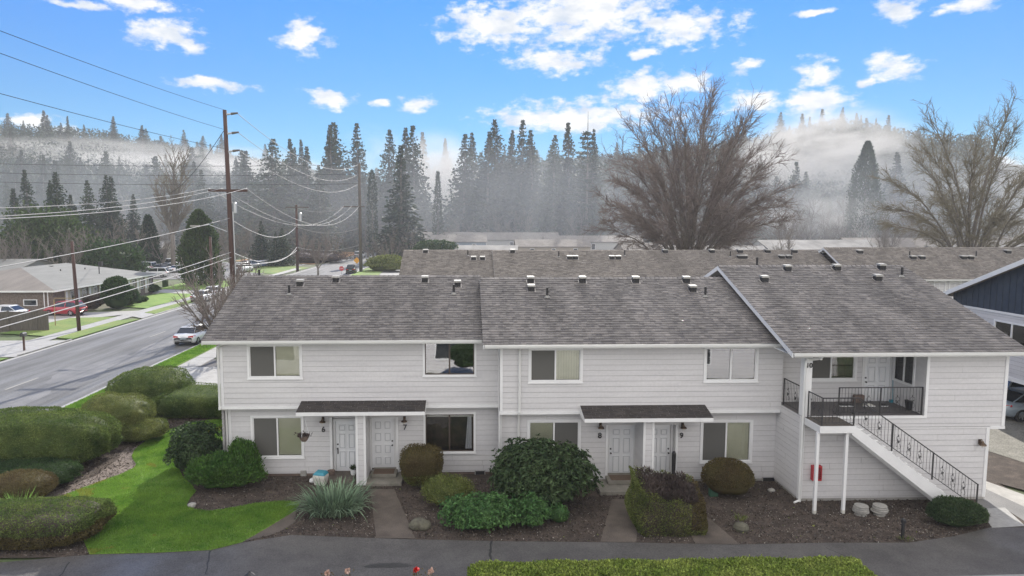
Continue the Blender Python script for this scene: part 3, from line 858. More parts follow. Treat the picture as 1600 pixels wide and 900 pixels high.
def gable_roof(parent, x0, x1, ye, ze, yr, zr, yb, m, seed=1, name='roof', gutter=True, course=.185, tabs=(.10, .30), vents=(), rake_mat=None):
    """front eave (ye,ze), ridge (yr,zr), back eave at yb"""
    rm = rake_mat or M['trim']
    rf = shingles(name, parent, x0 - .045, x1 + .045, ye - .03, ze - .03 * (zr - ze) / (yr - ye), yr, zr, m, course, tabs, seed)
    s = (zr - ze) / (yr - ye); zb = zr - s * (yb - yr)
    shingles('rear_slope', rf, x0, x1, yb, zb, yr, zr, m, course * 2, (.5, 1.0), seed + 50)
    mb = MB(); d = .05   # deck
    for (ya, za, yc, zc) in ((ye, ze, yr, zr), (yb, zb, yr, zr)):
        vs = [(x0, ya, za - .004), (x1, ya, za - .004), (x1, yc, zc - .004), (x0, yc, zc - .004), (x0, ya, za - d), (x1, ya, za - d), (x1, yc, zc - d), (x0, yc, zc - d)]
        mb.mesh(vs, [(0, 1, 2, 3), (7, 6, 5, 4), (0, 4, 5, 1), (1, 5, 6, 2), (3, 2, 6, 7), (0, 3, 7, 4)])
    mb.build('roof_deck', M['soffit'], rf)
    # ridge cap
    mb = MB(); x = x0
    rr_ = random.Random(seed)
    while x < x1 - .01:
        xe = min(x + .2, x1); h = .015 + rr_.uniform(0, .012)
        mb.poly([(x, yr - .13, zr - .13 * s + .02), (xe, yr - .13, zr - .13 * s + .012), (xe, yr, zr + .02), (x, yr, zr + .02 + h)])
        mb.poly([(x, yr, zr + .02 + h), (xe, yr, zr + .02), (xe, yr + .13, zr - .13 * s + .012), (x, yr + .13, zr - .13 * s + .02)])
        x = xe
    mb.build('ridge_cap', m, rf)
    for xx in (x0, x1):
        mb = MB(); w = .19; sg = -1 if xx == x0 else 1
        for (ya, za, yc, zc) in ((ye, ze, yr, zr), (yb, zb, yr, zr)):
            xi = xx + sg * .0015; xo = xx + sg * .035
            vs = [(xi, ya, za - .008), (xo, ya, za - .008), (xo, yc, zc - .008), (xi, yc, zc - .008), (xi, ya, za - w), (xo, ya, za - w), (xo, yc, zc - w), (xi, yc, zc - w)]
            mb.mesh(vs, [(0, 1, 2, 3), (7, 6, 5, 4), (0, 4, 5, 1), (1, 5, 6, 2), (3, 2, 6, 7), (0, 3, 7, 4)])
        mb.build('rake_board', rm, rf)
    if gutter:
        mb = MB(); prof = [(-.004, -.02), (-.004, -.15), (-.075, -.16), (-.105, -.11), (-.12, -.025), (-.105, -.025), (-.09, -.10), (-.02, -.13)]
        for sd, (yy, zz) in ((1, (ye, ze)), (-1, (yb, zb))):
            mb.prism([(yy + p[0] * sd, zz + p[1] + .005) for p in prof], x0 + .02, x1 - .02, axis='x')
        mb.build('gutter', M['gutter'], rf)
    return rf
def vent_box(rf, x, y, ye, ze, yr, zr, capw=.33):
    s = (zr - ze) / (yr - ye); z = ze + s * (y - ye)
    mb = MB(); h = capw / 2
    mb.box(x - h * .8, x + h * .8, y - h * .8, y + h * .7, z - .10, z + .175, M['vdark'])
    mb.mesh([(x - h, y - h, z + .17), (x + h, y - h, z + .17), (x + h, y + h, z + .20), (x - h, y + h, z + .20),
             (x - h * .9, y - h * .9, z + .245), (x + h * .9, y - h * .9, z + .245), (x + h * .9, y + h * .9, z + .27), (x - h * .9, y + h * .9, z + .27)],
            [(3, 2, 1, 0), (4, 5, 6, 7), (0, 1, 5, 4), (1, 2, 6, 5), (2, 3, 7, 6), (3, 0, 4, 7)], M['vcap'])
    mb.mesh([(x - h * 1.15, y - h * 1.1, z - h * 1.1 * s + .028), (x + h * 1.15, y - h * 1.1, z - h * 1.1 * s + .028), (x + h * 1.15, y + h, z + .028 + h * s), (x - h * 1.15, y + h, z + .028 + h * s)], [(0, 1, 2, 3)], M['shingle'])
    return mb.build('roof_vent', None, rf)
def vent_pipe(rf, x, y, ye, ze, yr, zr, h=.42):
    s = (zr - ze) / (yr - ye); z = ze + s * (y - ye)
    mb = MB()
    mb.tube([(x, y, z - .05), (x, y, z + h)], .05, 8, M['vdark'])
    mb.lathe((x, y, z), [(.13, 0), (.10, .04), (.055, .09)], 10, M['vcap'])
    return mb.build('vent_pipe', None, rf)
def on_slope(px, py, ye, ze, yr, zr):
    s = (zr - ze) / (yr - ye); d = ray(px, py)
    # CAM_H + t dz = ze + s (t dy - ye)
    t = (ze - s * ye - CAM_H) / (d.z - s * d.y)
    p = CAMP + d * t
    return p.x, min(p.y, yr - .05)

YA, YB, YC = 26.0, 25.0, 23.4
ZO = 2.90                                      # underside of the overhanging upper storey
RA = dict(ye=25.5, ze=gz(531, 25.5, 500), yr=30.5, zr=gz(431, 30.5, 560))
RB = dict(ye=24.5, ze=gz(537, 24.5, 980), yr=29.6, zr=gz(434, 29.6, 950))
RC = dict(ye=22.9, ze=gz(550, 22.9, 1400), yr=30.1, zr=gz(415, 30.1, 1300))
xA0 = at(316, 532, Y=25.5).x; xAB = at(756, 535, Y=25.0).x
xC0 = at(1240, 553, Y=22.9).x; xC1 = at(1409, 416, Y=30.1).x
WA0 = at(345, 590, Y=YA).x; WA1 = at(779, 590, Y=YA).x
WC0 = at(1251, 700, Y=YC).x; WC1 = at(1541, 740, Y=YC).x; WC2 = at(1573, 610, Y=YC).x
WB0 = WA1; WB1 = WC0
ZS = RA['ze'] - .10
print('dims', RA, RB, RC, xA0, xAB, xC0, xC1, WA0, WA1, WC0, WC1, WC2)

# windows (pixel boxes of the glass)
LY = .35
UA = [winpx(B, 390, 469, 540, 589, YA, left='screen', right='blind', lab='upper window with dark left screen and pale green blind above door 6'),
      winpx(B, 664, 741, 535, 585, YA, left='none', right='halfblind', frame='bronze', refl=True, lab='bronze framed upper window mirroring a round tree')]
LA = [winpx(B, 396, 472, 652, 713, YA + LY, left='screen', right='blind', lab='lower window left of door 6 with pale green blind'),
      winpx(B, 665, 740, 647, 705, YA + LY, left='none', right='curtain', frame='bronze', lab='dark bronze framed lower window with a white curtain')]
UB = [winpx(B, 829, 907, 546, 595, YB, left='screen', right='blind', refl=False, lab='upper window with dark screen above the big rhododendron'),
      winpx(B, 1103, 1181, 544, 594, YB, left='blind', right='blind', refl=True, lab='upper window reflecting bright light above unit 9')]
LB = [winpx(B, 827, 904, 659, 718, YB + LY, left='hblind', right='screen', lab='lower window half hidden by the big rhododendron'),
      winpx(B, 1097, 1172, 659, 720, YB + LY, left='screen', right='hblind', lab='lower window right of door 9')]
def doorpx(a, b, c, d, Y, **k):
    mid = (c + d) / 2
    x0, x1 = at(a, mid, Y=Y).x, at(b, mid, Y=Y).x
    z0 = at((a + b) / 2, d, Y=Y).z; z1 = z0 + 2.05
    door(B, x0, x1, z0, z1, Y, **k)
    return (x0, x1, z0, z1)
DYA, DYB = YA + LY + .22, YB + LY + .30
D6 = doorpx(525, 560, 650, 736, DYA, pattern='six', handle='left', levers=True, lab='white six panel front door under number 6')
D7 = doorpx(581, 616, 650, 731, DYA, pattern='eight', handle='right', lab='white eight panel front door beside number 7')
D8 = doorpx(951, 990, 660, 744, DYB, pattern='six', handle='left', lab='white front door beside number 8')
D9 = doorpx(1011, 1047, 660, 744, DYB, pattern='six', handle='right', lab='white front door beside number 9')
# walls
g_ = .05
siding('upper_wall', B, 'front', YA, WA0, WA1, ZO, ZS + .08, UA)
siding('upper_wall', B, 'front', YB, WB0, WB1, ZO, RB['ze'] - .02, UB)
ra = (D6[0] - .10, D7[1] + .10, 0, D7[3] + .1); rb = (D8[0] - .10, D9[1] + .10, 0, D9[3] + .1)
siding('lower_wall', B, 'front', YA + LY, WA0 + .12, WA1, .14, ZO - .001, LA + [ra])
siding('lower_wall', B, 'front', YB + LY, WB0, WB1, .14, ZO - .001, LB + [rb])
# entry recesses: back wall behind the doors, side returns
mb = MB()
for (r, Y, DY, ds) in ((ra, YA + LY, DYA, (D6, D7)), (rb, YB + LY, DYB, (D8, D9))):
    mb.box(r[0] - .02, r[1] + .02, DY + .02, DY + .06, .1, r[3] + .15, M['siding'])
    mb.box(r[0] - .05, r[0], Y, DY + .02, .1, r[3], M['trim']); mb.box(r[1], r[1] + .05, Y, DY + .02, .1, r[3], M['trim'])
    mb.box(r[0] - .09, r[0], Y - .045, Y - .001, .1, r[3], M['trim']); mb.box(r[1], r[1] + .09, Y - .045, Y - .001, .1, r[3], M['trim'])
mb.build('entry_recess', None, B)
# C block
xr0 = WC0 + .28; xr1 = at(1446, 600, Y=YC).x
zfl = gz(649, YC, 1400)
rec = (WC0, xr1, zfl, RC['ze'])
siding('front_wall', B, 'front', YC, WC0, WC2, gz(666, YC, 1500), RC['ze'] - .02, [rec])
siding('front_wall', B, 'front', YC, WC0, WC1, .14, gz(666, YC, 1500), [])
siding('side_wall', B, 'left', WC0, YC, YB + LY, .14, zfl)
siding('side_wall', B, 'right', WC1, YC, 36, .14, gz(666, YC, 1500))
siding('side_wall', B, 'right', WC2, YC, 36, gz(666, YC, 1500), RC['ze'])
siding('gable_wall', B, 'left', WC0, YC, 37, RC['ze'] - .05, RC['zr'] - .1, lim=lambda z: (30.1 - max(0, (RC['zr'] - .08 - z)) / .351, 30.1 + max(0, (RC['zr'] - .08 - z)) / .351), m=M['shingle_dark'])
siding('gable_wall', B, 'right', WC2, YC, 37, RC['ze'] - .05, RC['zr'] - .1, lim=lambda z: (30.1 - max(0, (RC['zr'] - .08 - z)) / .351, 30.1 + max(0, (RC['zr'] - .08 - z)) / .351))
siding('side_wall', B, 'left', WA0, YA, 35, .14, ZS)
siding('gable_wall', B, 'left', WA0, YA, 35, ZS, RA['zr'] - .1, lim=lambda z: (30.5 - max(0, (RA['zr'] - .08 - z)) / .41, 30.5 + max(0, (RA['zr'] - .08 - z)) / .41))
# recess walls of the covered deck
YR = 25.33
cwx = at(1391, 600, Y=YR).x
wz0 = gz(593, YR, 1300)
DW = winpx(B, 1262, 1335, 556, 592, YR, left='screen', right='none', lab='window on the covered upstairs deck with one dark pane')
D10 = doorpx(1349, 1389, 560, 634, YR + .02, pattern='six', handle='left', lab='white door on the covered upstairs deck')
siding('deck_wall', B, 'front', YR, WC0 + .02, xr1, zfl, RC['ze'] - .02, [DW, (D10[0], D10[1], zfl - .1, D10[3])])
# right wall of the recess carries a window
SW = (24.05, 25.15, gz(597, 24.5, 1420), RC['ze'] - .12)
mb = MB()
def rbx(y0, y1, z0, z1, xo0, xo1, m): mb.box(xr1 - xo0, xr1 + xo1, y0, y1, z0, z1, m)
rbx(YC + .001, SW[0] - .08, zfl, RC['ze'] - .03, 0, .05, M['siding']); rbx(SW[1] + .08, YR, zfl, RC['ze'] - .03, 0, .05, M['siding'])
rbx(SW[0] - .08, SW[1] + .08, zfl, SW[2] - .08, 0, .05, M['siding']); rbx(SW[0] - .08, SW[1] + .08, SW[3] + .001, RC['ze'] - .03, 0, .05, M['siding'])
mb.build('deck_side_wall', None, B)
mb = MB()
rbx(SW[0] - .08, SW[1] + .08, SW[2] - .08, SW[2], .04, .02, M['trim']); rbx(SW[0] - .08, SW[0], SW[2], SW[3], .04, .02, M['trim']); rbx(SW[1], SW[1] + .08, SW[2], SW[3], .04, .02, M['trim'])
ym = (SW[0] + SW[1]) / 2
rbx(ym - .03, ym + .03, SW[2], SW[3], .02, .02, M['trim'])
mb.box(xr1 + .35, xr1 + .4, SW[0], SW[1], SW[2], SW[3], M['interior'])
sw = mb.build('window', None, B); sw['label'] = 'narrow side window at the end of the upstairs deck'
mb = MB(); mb.box(xr1 + .01, xr1 + .015, SW[0], ym - .03, SW[2], SW[3]); mb.build('pane', M['glass'], sw)
mb = MB(); mb.box(xr1 + .01, xr1 + .015, ym + .03, SW[1], SW[2], SW[3]); mb.build('pane', M['glass'], sw)
mb = MB(); mb.box(xr1 + .06, xr1 + .07, SW[0], ym - .03, SW[2], SW[3]); mb.build('blind', M['blind'], sw)
# soffits, returns, bands
mb = MB()
mb.box(xA0 + .03, xAB, 25.5, YA + .1, ZS - .03, ZS, M['soffit'])
mb.box(xAB + .03, WB1, 24.5, YB + .1, RB['ze'] - .13, RB['ze'] - .10, M['soffit'])
mb.box(xC0 + .03, xC1 - .03, 22.9, YR + .1, RC['ze'] - .13, RC['ze'] - .10, M['soffit'])
mb.box(WA0, WA1, YA + .001, YA + LY, ZO - .03, ZO - .001, M['soffit'])
mb.box(WB0, WB1, YB + .001, YB + LY, ZO - .03, ZO - .001, M['soffit'])
mb.box(WC1, WC2, YC + .002, 36, gz(666, YC, 1500) - .04, gz(666, YC, 1500) - .001, M['soffit'])
mb.build('soffit', None, B)
mb = MB(); t = .10
def corner(x, y, z0, z1, sx=1):
    mb.box(x - .015 * sx, x + t * sx, y - .035, y - .001, z0, z1)
corner(WA0, YA, ZO - .06, ZS - .03); corner(WA0 + .12, YA + LY, .14, ZO - .04)
mb.box(WA0 - .03, WA1 - .001, YA - .05, YA - .022, ZO - .05, ZO + .07); mb.box(WB0 - .02, WB1 - .04, YB - .05, YB - .022, ZO - .05, ZO + .07)
corner(WB0, YB, ZO + .08, RB['ze'] - .14); corner(WB0, YB + LY, .14, ZO - .06)
mb.box(WB0 - .016, WB0 - .001, YB - .035, YA, .14, ZS, M['siding'] if False else None)
corner(WC2 - .11, YC, gz(666, YC, 1500) + .01, RC['ze'] - .14); corner(WC1 - .11, YC, .14, gz(666, YC, 1500) - .05)
mb.box(WC1 + .001, WC2 + .01, YC - .035, YC - .001, gz(666, YC, 1500) - .10, gz(666, YC, 1500))
mb.box(WC0 - .035, WC0 - .0205, YC - .036, YC + .08, .14, zfl)
mb.box(WC0 - .015, WC0 + .10, YC - .035, YC - .021, .14, zfl - .28)
mb.box(xr1, xr1 + .10, YC - .04, YC - .021, zfl - .02, RC['ze'] - .14)
mb.box(WC0 + .3, xr1 + .10, YC - .045, YC - .021, zfl - .10, zfl - .021)
mb.build('trim_boards', M['trim'], B)
mb = MB()
mb.box(WC0, WC0 + .28, YC - .02, YC + .26, zfl - .1, RC['ze'] - .12)
mb.build('deck_post', M['trim'], B)
mb = MB(); mb.box(WC0, xr1 - .001, YC + .002, YR + .03, zfl - .12, zfl + .001); mb.build('deck_floor', M['deck'], B)
# foundation and crawl vents
mb = MB()
mb.box(WA0 + .14, ra[0] - .1, YA + LY + .03, YA + LY + .2, -.1, .139, M['found']); mb.box(ra[1] + .1, WA1, YA + LY + .03, YA + LY + .2, -.1, .139, M['found'])
mb.box(WB0, rb[0] - .1, YB + LY + .03, YB + LY + .2, -.1, .139, M['concrete']); mb.box(rb[1] + .1, WB1, YB + LY + .03, YB + LY + .2, -.1, .139, M['concrete'])
mb.box(WC0 + .02, WC1 - .02, YC + .02, YC + .2, -.1, .139, M['concrete']); mb.box(WC0 + .02, WC0 + .2, YC + .2, YB + LY, -.1, .139, M['concrete'])
mb.build('foundation', None, B)
for (a, b, py, Y) in ((743, 757, 748, YA + LY), (1191, 1209, 762, YB + LY)):
    x0, x1 = gx(a, Y, py), gx(b, Y, py)
    mb = MB(); mb.box(x0, x1, Y - .03, Y + .05, .03, .17, M['vdark'])
    mb.box(x0 - .03, x0, Y - .04, Y + .05, .02, .19, M['concrete']); mb.box(x1, x1 + .03, Y - .04, Y + .05, .02, .19, M['concrete'])
    mb.build('crawl_vent', None, B)
# rear and inner closing walls
mb = MB()
mb.box(WA0 + .02, WB0, 35.0, 35.1, 0, ZS); mb.box(WB0, WC0, 34.3, 34.4, 0, ZS); mb.box(WC0, WC2, 36.9, 37.0, 0, ZS)
mb.box(WC2 - .05, WC2 - .03, YC + .1, 37, 3.1, ZS); mb.box(WC1 - .05, WC1 - .03, YC + .1, 37, 0, 3.1)
mb.build('rear_wall', M['siding'], B)
# porch roofs and dividers
def porch(pxl, pxr, pyl, Y, zt, zb, depth, xdiv0, xdiv1, name='porch_roof'):
    yf = Y - depth
    x0 = at(pxl, pyl, Y=yf).x; x1 = at(pxr, pyl, Y=yf).x
    rf = shingles(name, B, x0, x1, yf, zb, Y - .012, zt, M['shingle_dark'], .14, (.2, .35), 77)
    mb = MB()
    mb.box(x0 + .01, x1 - .01, yf - .025, yf - .001, zb - .13, zb + .004, M['trim'])
    for xx in (x0 - .0, x1 - .03):
        mb.mesh([(xx, yf, zb - .12), (xx + .03, yf, zb - .12), (xx + .03, yf, zb - .002), (xx, yf, zb - .002), (xx, Y, zb - .12), (xx + .03, Y, zb - .12), (xx + .03, Y, zt - .01), (xx, Y, zt - .01)],
                [(0, 1, 2, 3), (7, 6, 5, 4), (0, 4, 5, 1), (1, 5, 6, 2), (3, 2, 6, 7), (0, 3, 7, 4)], M['trim'])
    mb.mesh([(x0 + .03, yf, zb - .02), (x1 - .03, yf, zb - .02), (x1 - .03, Y, zt - .02), (x0 + .03, Y, zt - .02)], [(3, 2, 1, 0)], M['soffit'])
    mb.box(x0 + .03, x1 - .03, yf + .01, Y + LY, zb - .13, zb - .11, M['soffit'])
    mb.build('porch_fascia', None, rf)
    return x0, x1, yf
pA = porch(462, 664, 646, YA, gz(626, YA, 560), gz(644, 25.05, 560), .95, 0, 0)
pB = porch(913, 1115, 655, YB, gz(633, YB, 1000), gz(654, 24.05, 1000), .95, 0, 0)
def divider(a, b, Yf, Yb, zt):
    x0, x1 = at(a, 700, Y=Yf).x, at(b, 700, Y=Yf).x
    d = siding('porch_divider', B, 'front', Yf, x0 + .05, x1 - .05, .12, zt)
    mb = MB(); mb.box(x0, x1, Yf + .0005, Yb, 0.02, zt - .002, M['siding'])
    mb.box(x0 - .01, x0 + .075, Yf - .03, Yf, .03, zt - .002, M['trim']); mb.box(x1 - .075, x1 + .01, Yf - .03, Yf, .03, zt - .002, M['trim'])
    mb.build('divider_core', None, d)
divider(556.5, 571.5, 25.30, DYA + .02, gz(644, 25.05, 560) - .13)
divider(1005, 1021.5, 24.35, DYB + .02, gz(654, 24.05, 1000) - .13)
# porch lamps and house numbers
def wall_lamp(px, py, Y, parent=B, flush=False):
    p = at(px, py, Y=Y); x, z = p.x, p.z
    mb = MB()
    mb.box(x - .05, x + .05, Y - .05, Y - .02, z - .09, z + .10, M['brass'])
    mb.tube([(x, Y - .05, z + .05), (x, Y - .12, z + .12), (x, Y - .17, z + .06)], .012, 6, M['brass'])
    mb.lathe((x, Y - .17, z - .08), [(.125, 0), (.105, .045), (.05, .085), (.03, .14), (.012, .16)], 14, M['brass'])
    o = mb.build('porch_lamp', None, parent)
    mb = MB(); mb.lathe((x, Y - .17, z - .15), [(.025, 0), (.05, .03), (.055, .07), (.03, .10)], 12); mb.build('lamp_glass', M['bulb'], o, smooth=True)
wall_lamp(505, 655, YA + LY - .03); wall_lamp(632, 654, YA + LY - .03); wall_lamp(938, 664, YB + LY - .03); wall_lamp(1066, 664, YB + LY - .03)
def number(txt, px, py, Y, size):
    p = at(px, py, Y=Y)
    cu = bpy.data.curves.new('num', 'FONT'); cu.body = txt; cu.size = size; cu.extrude = .006; cu.offset = .005; cu.align_x = 'CENTER'; cu.align_y = 'CENTER'
    t = bpy.data.objects.new('num', cu); COL.objects.link(t)
    bpy.context.view_layer.update()
    me = bpy.data.meshes.new_from_object(t.evaluated_get(bpy.context.evaluated_depsgraph_get()))
    COL.objects.unlink(t); bpy.data.objects.remove(t)
    co = np.zeros(len(me.vertices) * 3); me.vertices.foreach_get('co', co); co = co.reshape(-1, 3)
    n = np.stack([co[:, 0] + p.x, np.full(len(co), Y) - co[:, 2] - .03, co[:, 1] + p.z], 1)
    me.vertices.foreach_set('co', n.ravel()); me.materials.clear(); me.materials.append(M['black']); me.update()
    o = bpy.data.objects.new('house_number', me); COL.objects.link(o); o.parent = B
    o.matrix_parent_inverse = Matrix.Translation(-Vector(BL))
number('6', 505.5, 671, YA + LY - .03, .30); number('7', 633, 667.5, YA + LY - .03, .30)
number('8', 937, 680.5, YB + LY - .03, .30); number('9', 1064.5, 680.5, YB + LY - .03, .30); number('10', 1264, 571, YC - .03, .24)
# steps
def slab(name, pts, z0, z1, m, lab, cat, group=None, bev=.015):
    mb = MB(); mb.prism(pts, z0, z1); o = mb.build(name, m, bevel=bev)
    return tag(o, lab, cat, group)
mb = MB(); mb.box(gx(574, 25.6, 760), gx(629, 25.6, 760), 25.2, DYA - .05, 0, .16); mb.box(gx(581, 25.9, 745), gx(620, 25.9, 745), 25.75, DYA - .055, .161, .30)
mb.build('entry_step', M['step'], B, bevel=.02)
mb = MB(); mb.box(gx(936, 24.3, 770), gx(1001, 24.3, 770), 24.1, DYB - .05, 0, .17); mb.box(gx(950, 24.8, 752), gx(997, 24.8, 752), 24.75, DYB - .055, .171, .33)
mb.build('entry_step', M['step'], B, bevel=.02)
mb = MB(); mb.box(gx(505, 26, 745), gx(555, 26, 745), 25.5, DYA - .05, 0, .17); mb.build('entry_step', M['path'], B, bevel=.02)
# downspouts
def downspout(pts, parent=B):
    mb = MB()
    for i in range(len(pts) - 1):
        a, b = Vector(pts[i]), Vector(pts[i + 1]); mb.tube([a, b], .045, 4)
    for p in pts[1:-1]: mb.lathe((p[0], p[1], p[2] - .05), [(.05, 0), (.055, .05), (.05, .1)], 8)
    return mb.build('downspout', M['gutter'], parent)
xx = gx(812, YB - .08, 600)
downspout([(xx, YB - .4, RB['ze'] - .13), (xx, YB - .09, RB['ze'] - .3), (xx, YB - .09, ZO + .06), (xx, YB + LY - .09, ZO - .1), (xx, YB + LY - .09, .1), (xx, YB + LY - .3, .06)])
downspout([(WA0 + .3, YA - .4, RA['ze'] - .13), (WA0 - .05, YA - .09, RA['ze'] - .35), (WA0 - .05, YA - .09, ZO), (WA0 + .06, YA + LY - .09, ZO - .15), (WA0 + .06, YA + LY - .09, .08)])
downspout([(WC0 + .45, YC - .42, RC['ze'] - .13), (WC0 + .43, YC - .28, RC['ze'] - .26), (WC0 + .05, YC - .12, RC['ze'] - .34), (WC0 - .02, YC - .12, RC['ze'] - .5), (WC0 - .02, YC - .12, .12), (WC0 - .25, YC - .2, .07)])
# roofs
rA = gable_roof(B, xA0, xAB - .04, RA['ye'], RA['ze'], RA['yr'], RA['zr'], 35.5, M['shingle'], 1)
rB = gable_roof(B, xAB, WC0 - .02, RB['ye'], RB['ze'], RB['yr'], RB['zr'], 34.7, M['shingle'], 2)
rC = gable_roof(B, xC0, xC1, RC['ye'], RC['ze'], RC['yr'], RC['zr'], 37.3, M['shingle'], 3)
for (px, py) in ((469, 446), (525, 440), (664, 440), (715, 447)):
    x, y = on_slope(px, py, **RA); vent_box(rA, x, min(y, 30.2), **RA)
for (px, py) in ((452, 461), (709, 460)):
    x, y = on_slope(px, py, **RA); vent_pipe(rA, x, y, **RA)
for (px, py) in ((829, 441), (830, 454), (910, 441), (993, 441), (1072, 441), (1082, 455)):
    x, y = on_slope(px, py, **RB); vent_box(rB, x, min(y, 29.3), **RB)
for (px, py) in ((855, 465), (1102, 464)):
    x, y = on_slope(px, py, **RB); vent_pipe(rB, x, y, **RB)
for (px, py) in ((1194, 440), (1230, 423), (1307, 422), (1377, 421), (1371, 438)):
    x, y = on_slope(px, py, **RC); vent_box(rC, x, min(y, 29.8), **RC)
x, y = on_slope(1409, 433, **RC); vent_pipe(rC, x, y, **RC)
vent_pipe(rA, gx(405, 30.9, 427), 30.9, ye=35.5, ze=RA['ze'], yr=30.5, zr=RA['zr'])
vent_pipe(rC, gx(1183, 30.5, 410), 30.5, ye=37.3, ze=RC['ze'], yr=30.1, zr=RC['zr'], h=.5)

# ---- outside stair, landing and railings
YS0, YS1 = 22.25, 23.30
lx0 = WC0 + .03; lx1 = at(1337, 665, Y=YS0).x
ST = athing('outside_stair', ((lx0 + lx1) / 2, 22.7, 0), 'white wooden stair with landing rising to the upstairs deck', 'stair')
zl = zfl - .02
mb = MB()
for k in range(9):
    y = YS0 + .02 + k * .122
    mb.box(lx0 + .04, lx1 - .02, y, y + .105, zl - .04, zl)
mb.build('landing_boards', M['wood2'], ST)
mb = MB()
zt_ = zl - .041
mb.box(lx0, lx1, YS0 - .03, YS0 + .015, zt_ - .20, zl - .005); mb.box(lx0 - .001, lx0 + .035, YS0 + .016, YS1, zt_ - .2, zl - .005); mb.box(lx1 - .02, lx1 + .015, YS0 + .016, YS1, zt_ - .2, zt_)
mb.build('landing_fascia', M['trim'], ST)
pxs = [at(1275, 740, Y=YS0 + .1).x, at(1320, 740, Y=YS0 + .1).x]
for x in pxs:
    mb = MB(); mb.box(x - .05, x + .05, YS0 + .05, YS0 + .15, 0, zt_ - .2, M['trim']); mb.box(x - .052, x + .052, YS0 + .048, YS0 + .152, .03, .16, M['cream'])
    mb.build('support_post', None, ST, bevel=.006)
# stringers
sx1 = at(1507, 795, Y=YS0).x; zb_ = .12
def stringer(y):
    mb = MB(); sl = (zl - zb_) / (sx1 - lx1)
    n = Vector((sl, 0, 1)).normalized(); th = .34
    a = (lx1 - .12, zl + .0); b = (sx1, zb_ + .10)
    pts = [(a[0], a[1] - .02), (a[0] + .12, a[1] - .02), (b[0], b[1]), (b[0], 0.02), (b[0] - .42, 0.02), (a[0], a[1] - .30)]
    mb.prism(pts, y, y + .045, axis='y'); mb.build('stringer', M['trim'], ST)
stringer(YS0 - .02); stringer(YS1 - .05)
nst = 15
for k in range(nst):
    f = (k + .6) / nst; x = lx1 + (sx1 - lx1) * f; z = zl + (zb_ - zl) * f + .015
    mb = MB(); mb.box(x - .14, x + .14, YS0 + .026, YS1 - .051, z - .04, z); mb.build('tread', M['trim'], ST)
def railing(parent, name, p0, p1, h=.95, sp=.115, orn=(), posts=(), lower=.09, m=None):
    p0 = Vector(p0); p1 = Vector(p1); L = (Vector((p1.x, p1.y, 0)) - Vector((p0.x, p0.y, 0))).length
    mb = MB(); up = Vector((0, 0, 1)); d = (p1 - p0)
    mb.tube([p0 + up * h, p1 + up * h], .021, 6)
    mb.tube([p0 + up * lower, p1 + up * lower], .013, 4)
    n = max(2, int(L / sp))
    for i in range(n + 1):
        a = p0 + d * (i / n)
        mb.tube([a + up * lower, a + up * (h - .01)], .0075, 4)
    for f in posts:
        a = p0 + d * f; mb.box(a.x - .019, a.x + .019, a.y - .019, a.y + .019, a.z - .04, a.z + h + .015)
    dh = d / d.length
    for f in orn:
        c = p0 + d * f + up * (h * .47)
        for sg in (-1, 1):
            for (cz, r, ax) in ((.10, .065, .05), (-.13, .075, .05), (0.02, .045, .035)):
                pts = []
                for k in range(9):
                    t = -2.2 + 4.4 * k / 8
                    pts.append(c + dh * (sg * (.012 + r * .55 * (1 + math.cos(t)) )) + up * (cz + r * math.sin(t)))
                mb.tube(pts, .0065, 4)
        mb.tube([c + up * .26, c + up * .18], [.004, .02], 5); mb.tube([c - up * .05, c - up * .0, c + up * .05], [.008, .028, .008], 6)
    return mb.build(name, M['iron'], parent)
railing(ST, 'railing', (lx0 + .10, YS1 - .05, zl), (lx0 + .10, YS0 + .06, zl), orn=(.4, .75), posts=(0, 1))
railing(ST, 'railing', (lx0 + .10, YS0 + .06, zl), (lx1 - .04, YS0 + .06, zl), orn=(.4, .95), posts=(1,))
rlx1 = at(1527, 782, Y=YS0 + .05).x
rs = railing(ST, 'stair_railing', (lx1 + .12, YS0 + .06, zl - .02), (rlx1, YS0 + .06, .12), h=.90, orn=(.06, .17, .33, .42, .51, .70, .79, .88), posts=(.28, .62, .997))
mb = MB(); a = Vector((lx1 - .04, YS0 + .06, zl + .95))
mb.tube([a, a + Vector((.14, 0, 0)), a + Vector((.26, 0, -.06)), a + Vector((.33, 0, -.2)), a + Vector((.36, 0, -.36))], .019, 6); mb.build('rail_bend', M['iron'], rs)
# deck railings
drx0 = at(1311, 640, Y=YC).x
railing(B, 'deck_railing', (drx0, YC + .06, zfl), (xr1 - .03, YC + .06, zfl), h=1.0, orn=(.36, .70, .88), posts=(.005, .5, .995), lower=.10)
railing(B, 'deck_railing', (WC0 + .06, YC + .27, zfl), (WC0 + .06, YB - .05, zfl), h=1.0, orn=(.3, .75), posts=(0, 1), lower=.08)
wall_lamp(1530, 690, YC - .02)
# extinguisher cabinet
p = at(1273, 737, Y=YC)
mb = MB(); mb.box(p.x - .16, p.x + .16, YC - .20, YC - .022, p.z - .27, p.z + .27, M['red']); mb.box(p.x - .13, p.x + .13, YC - .205, YC - .201, p.z - .2, p.z + .2, M['glass'])
mb.box(p.x - .13, p.x + .13, YC - .2015, YC - .2005, p.z - .2, p.z + .2, M['red'])
tag(mb.build('extinguisher_cabinet', None, bevel=.008), 'red fire extinguisher cabinet on the wall behind a white stair post', 'cabinet')
# ------------------------------------------------------------------ small things round the building
def thing(mb, name, lab, cat, m=None, group=None, smooth=False, bevel=0.0, kind=None):
    return tag(mb.build(name, m, smooth=smooth, bevel=bevel), lab, cat, group, kind)
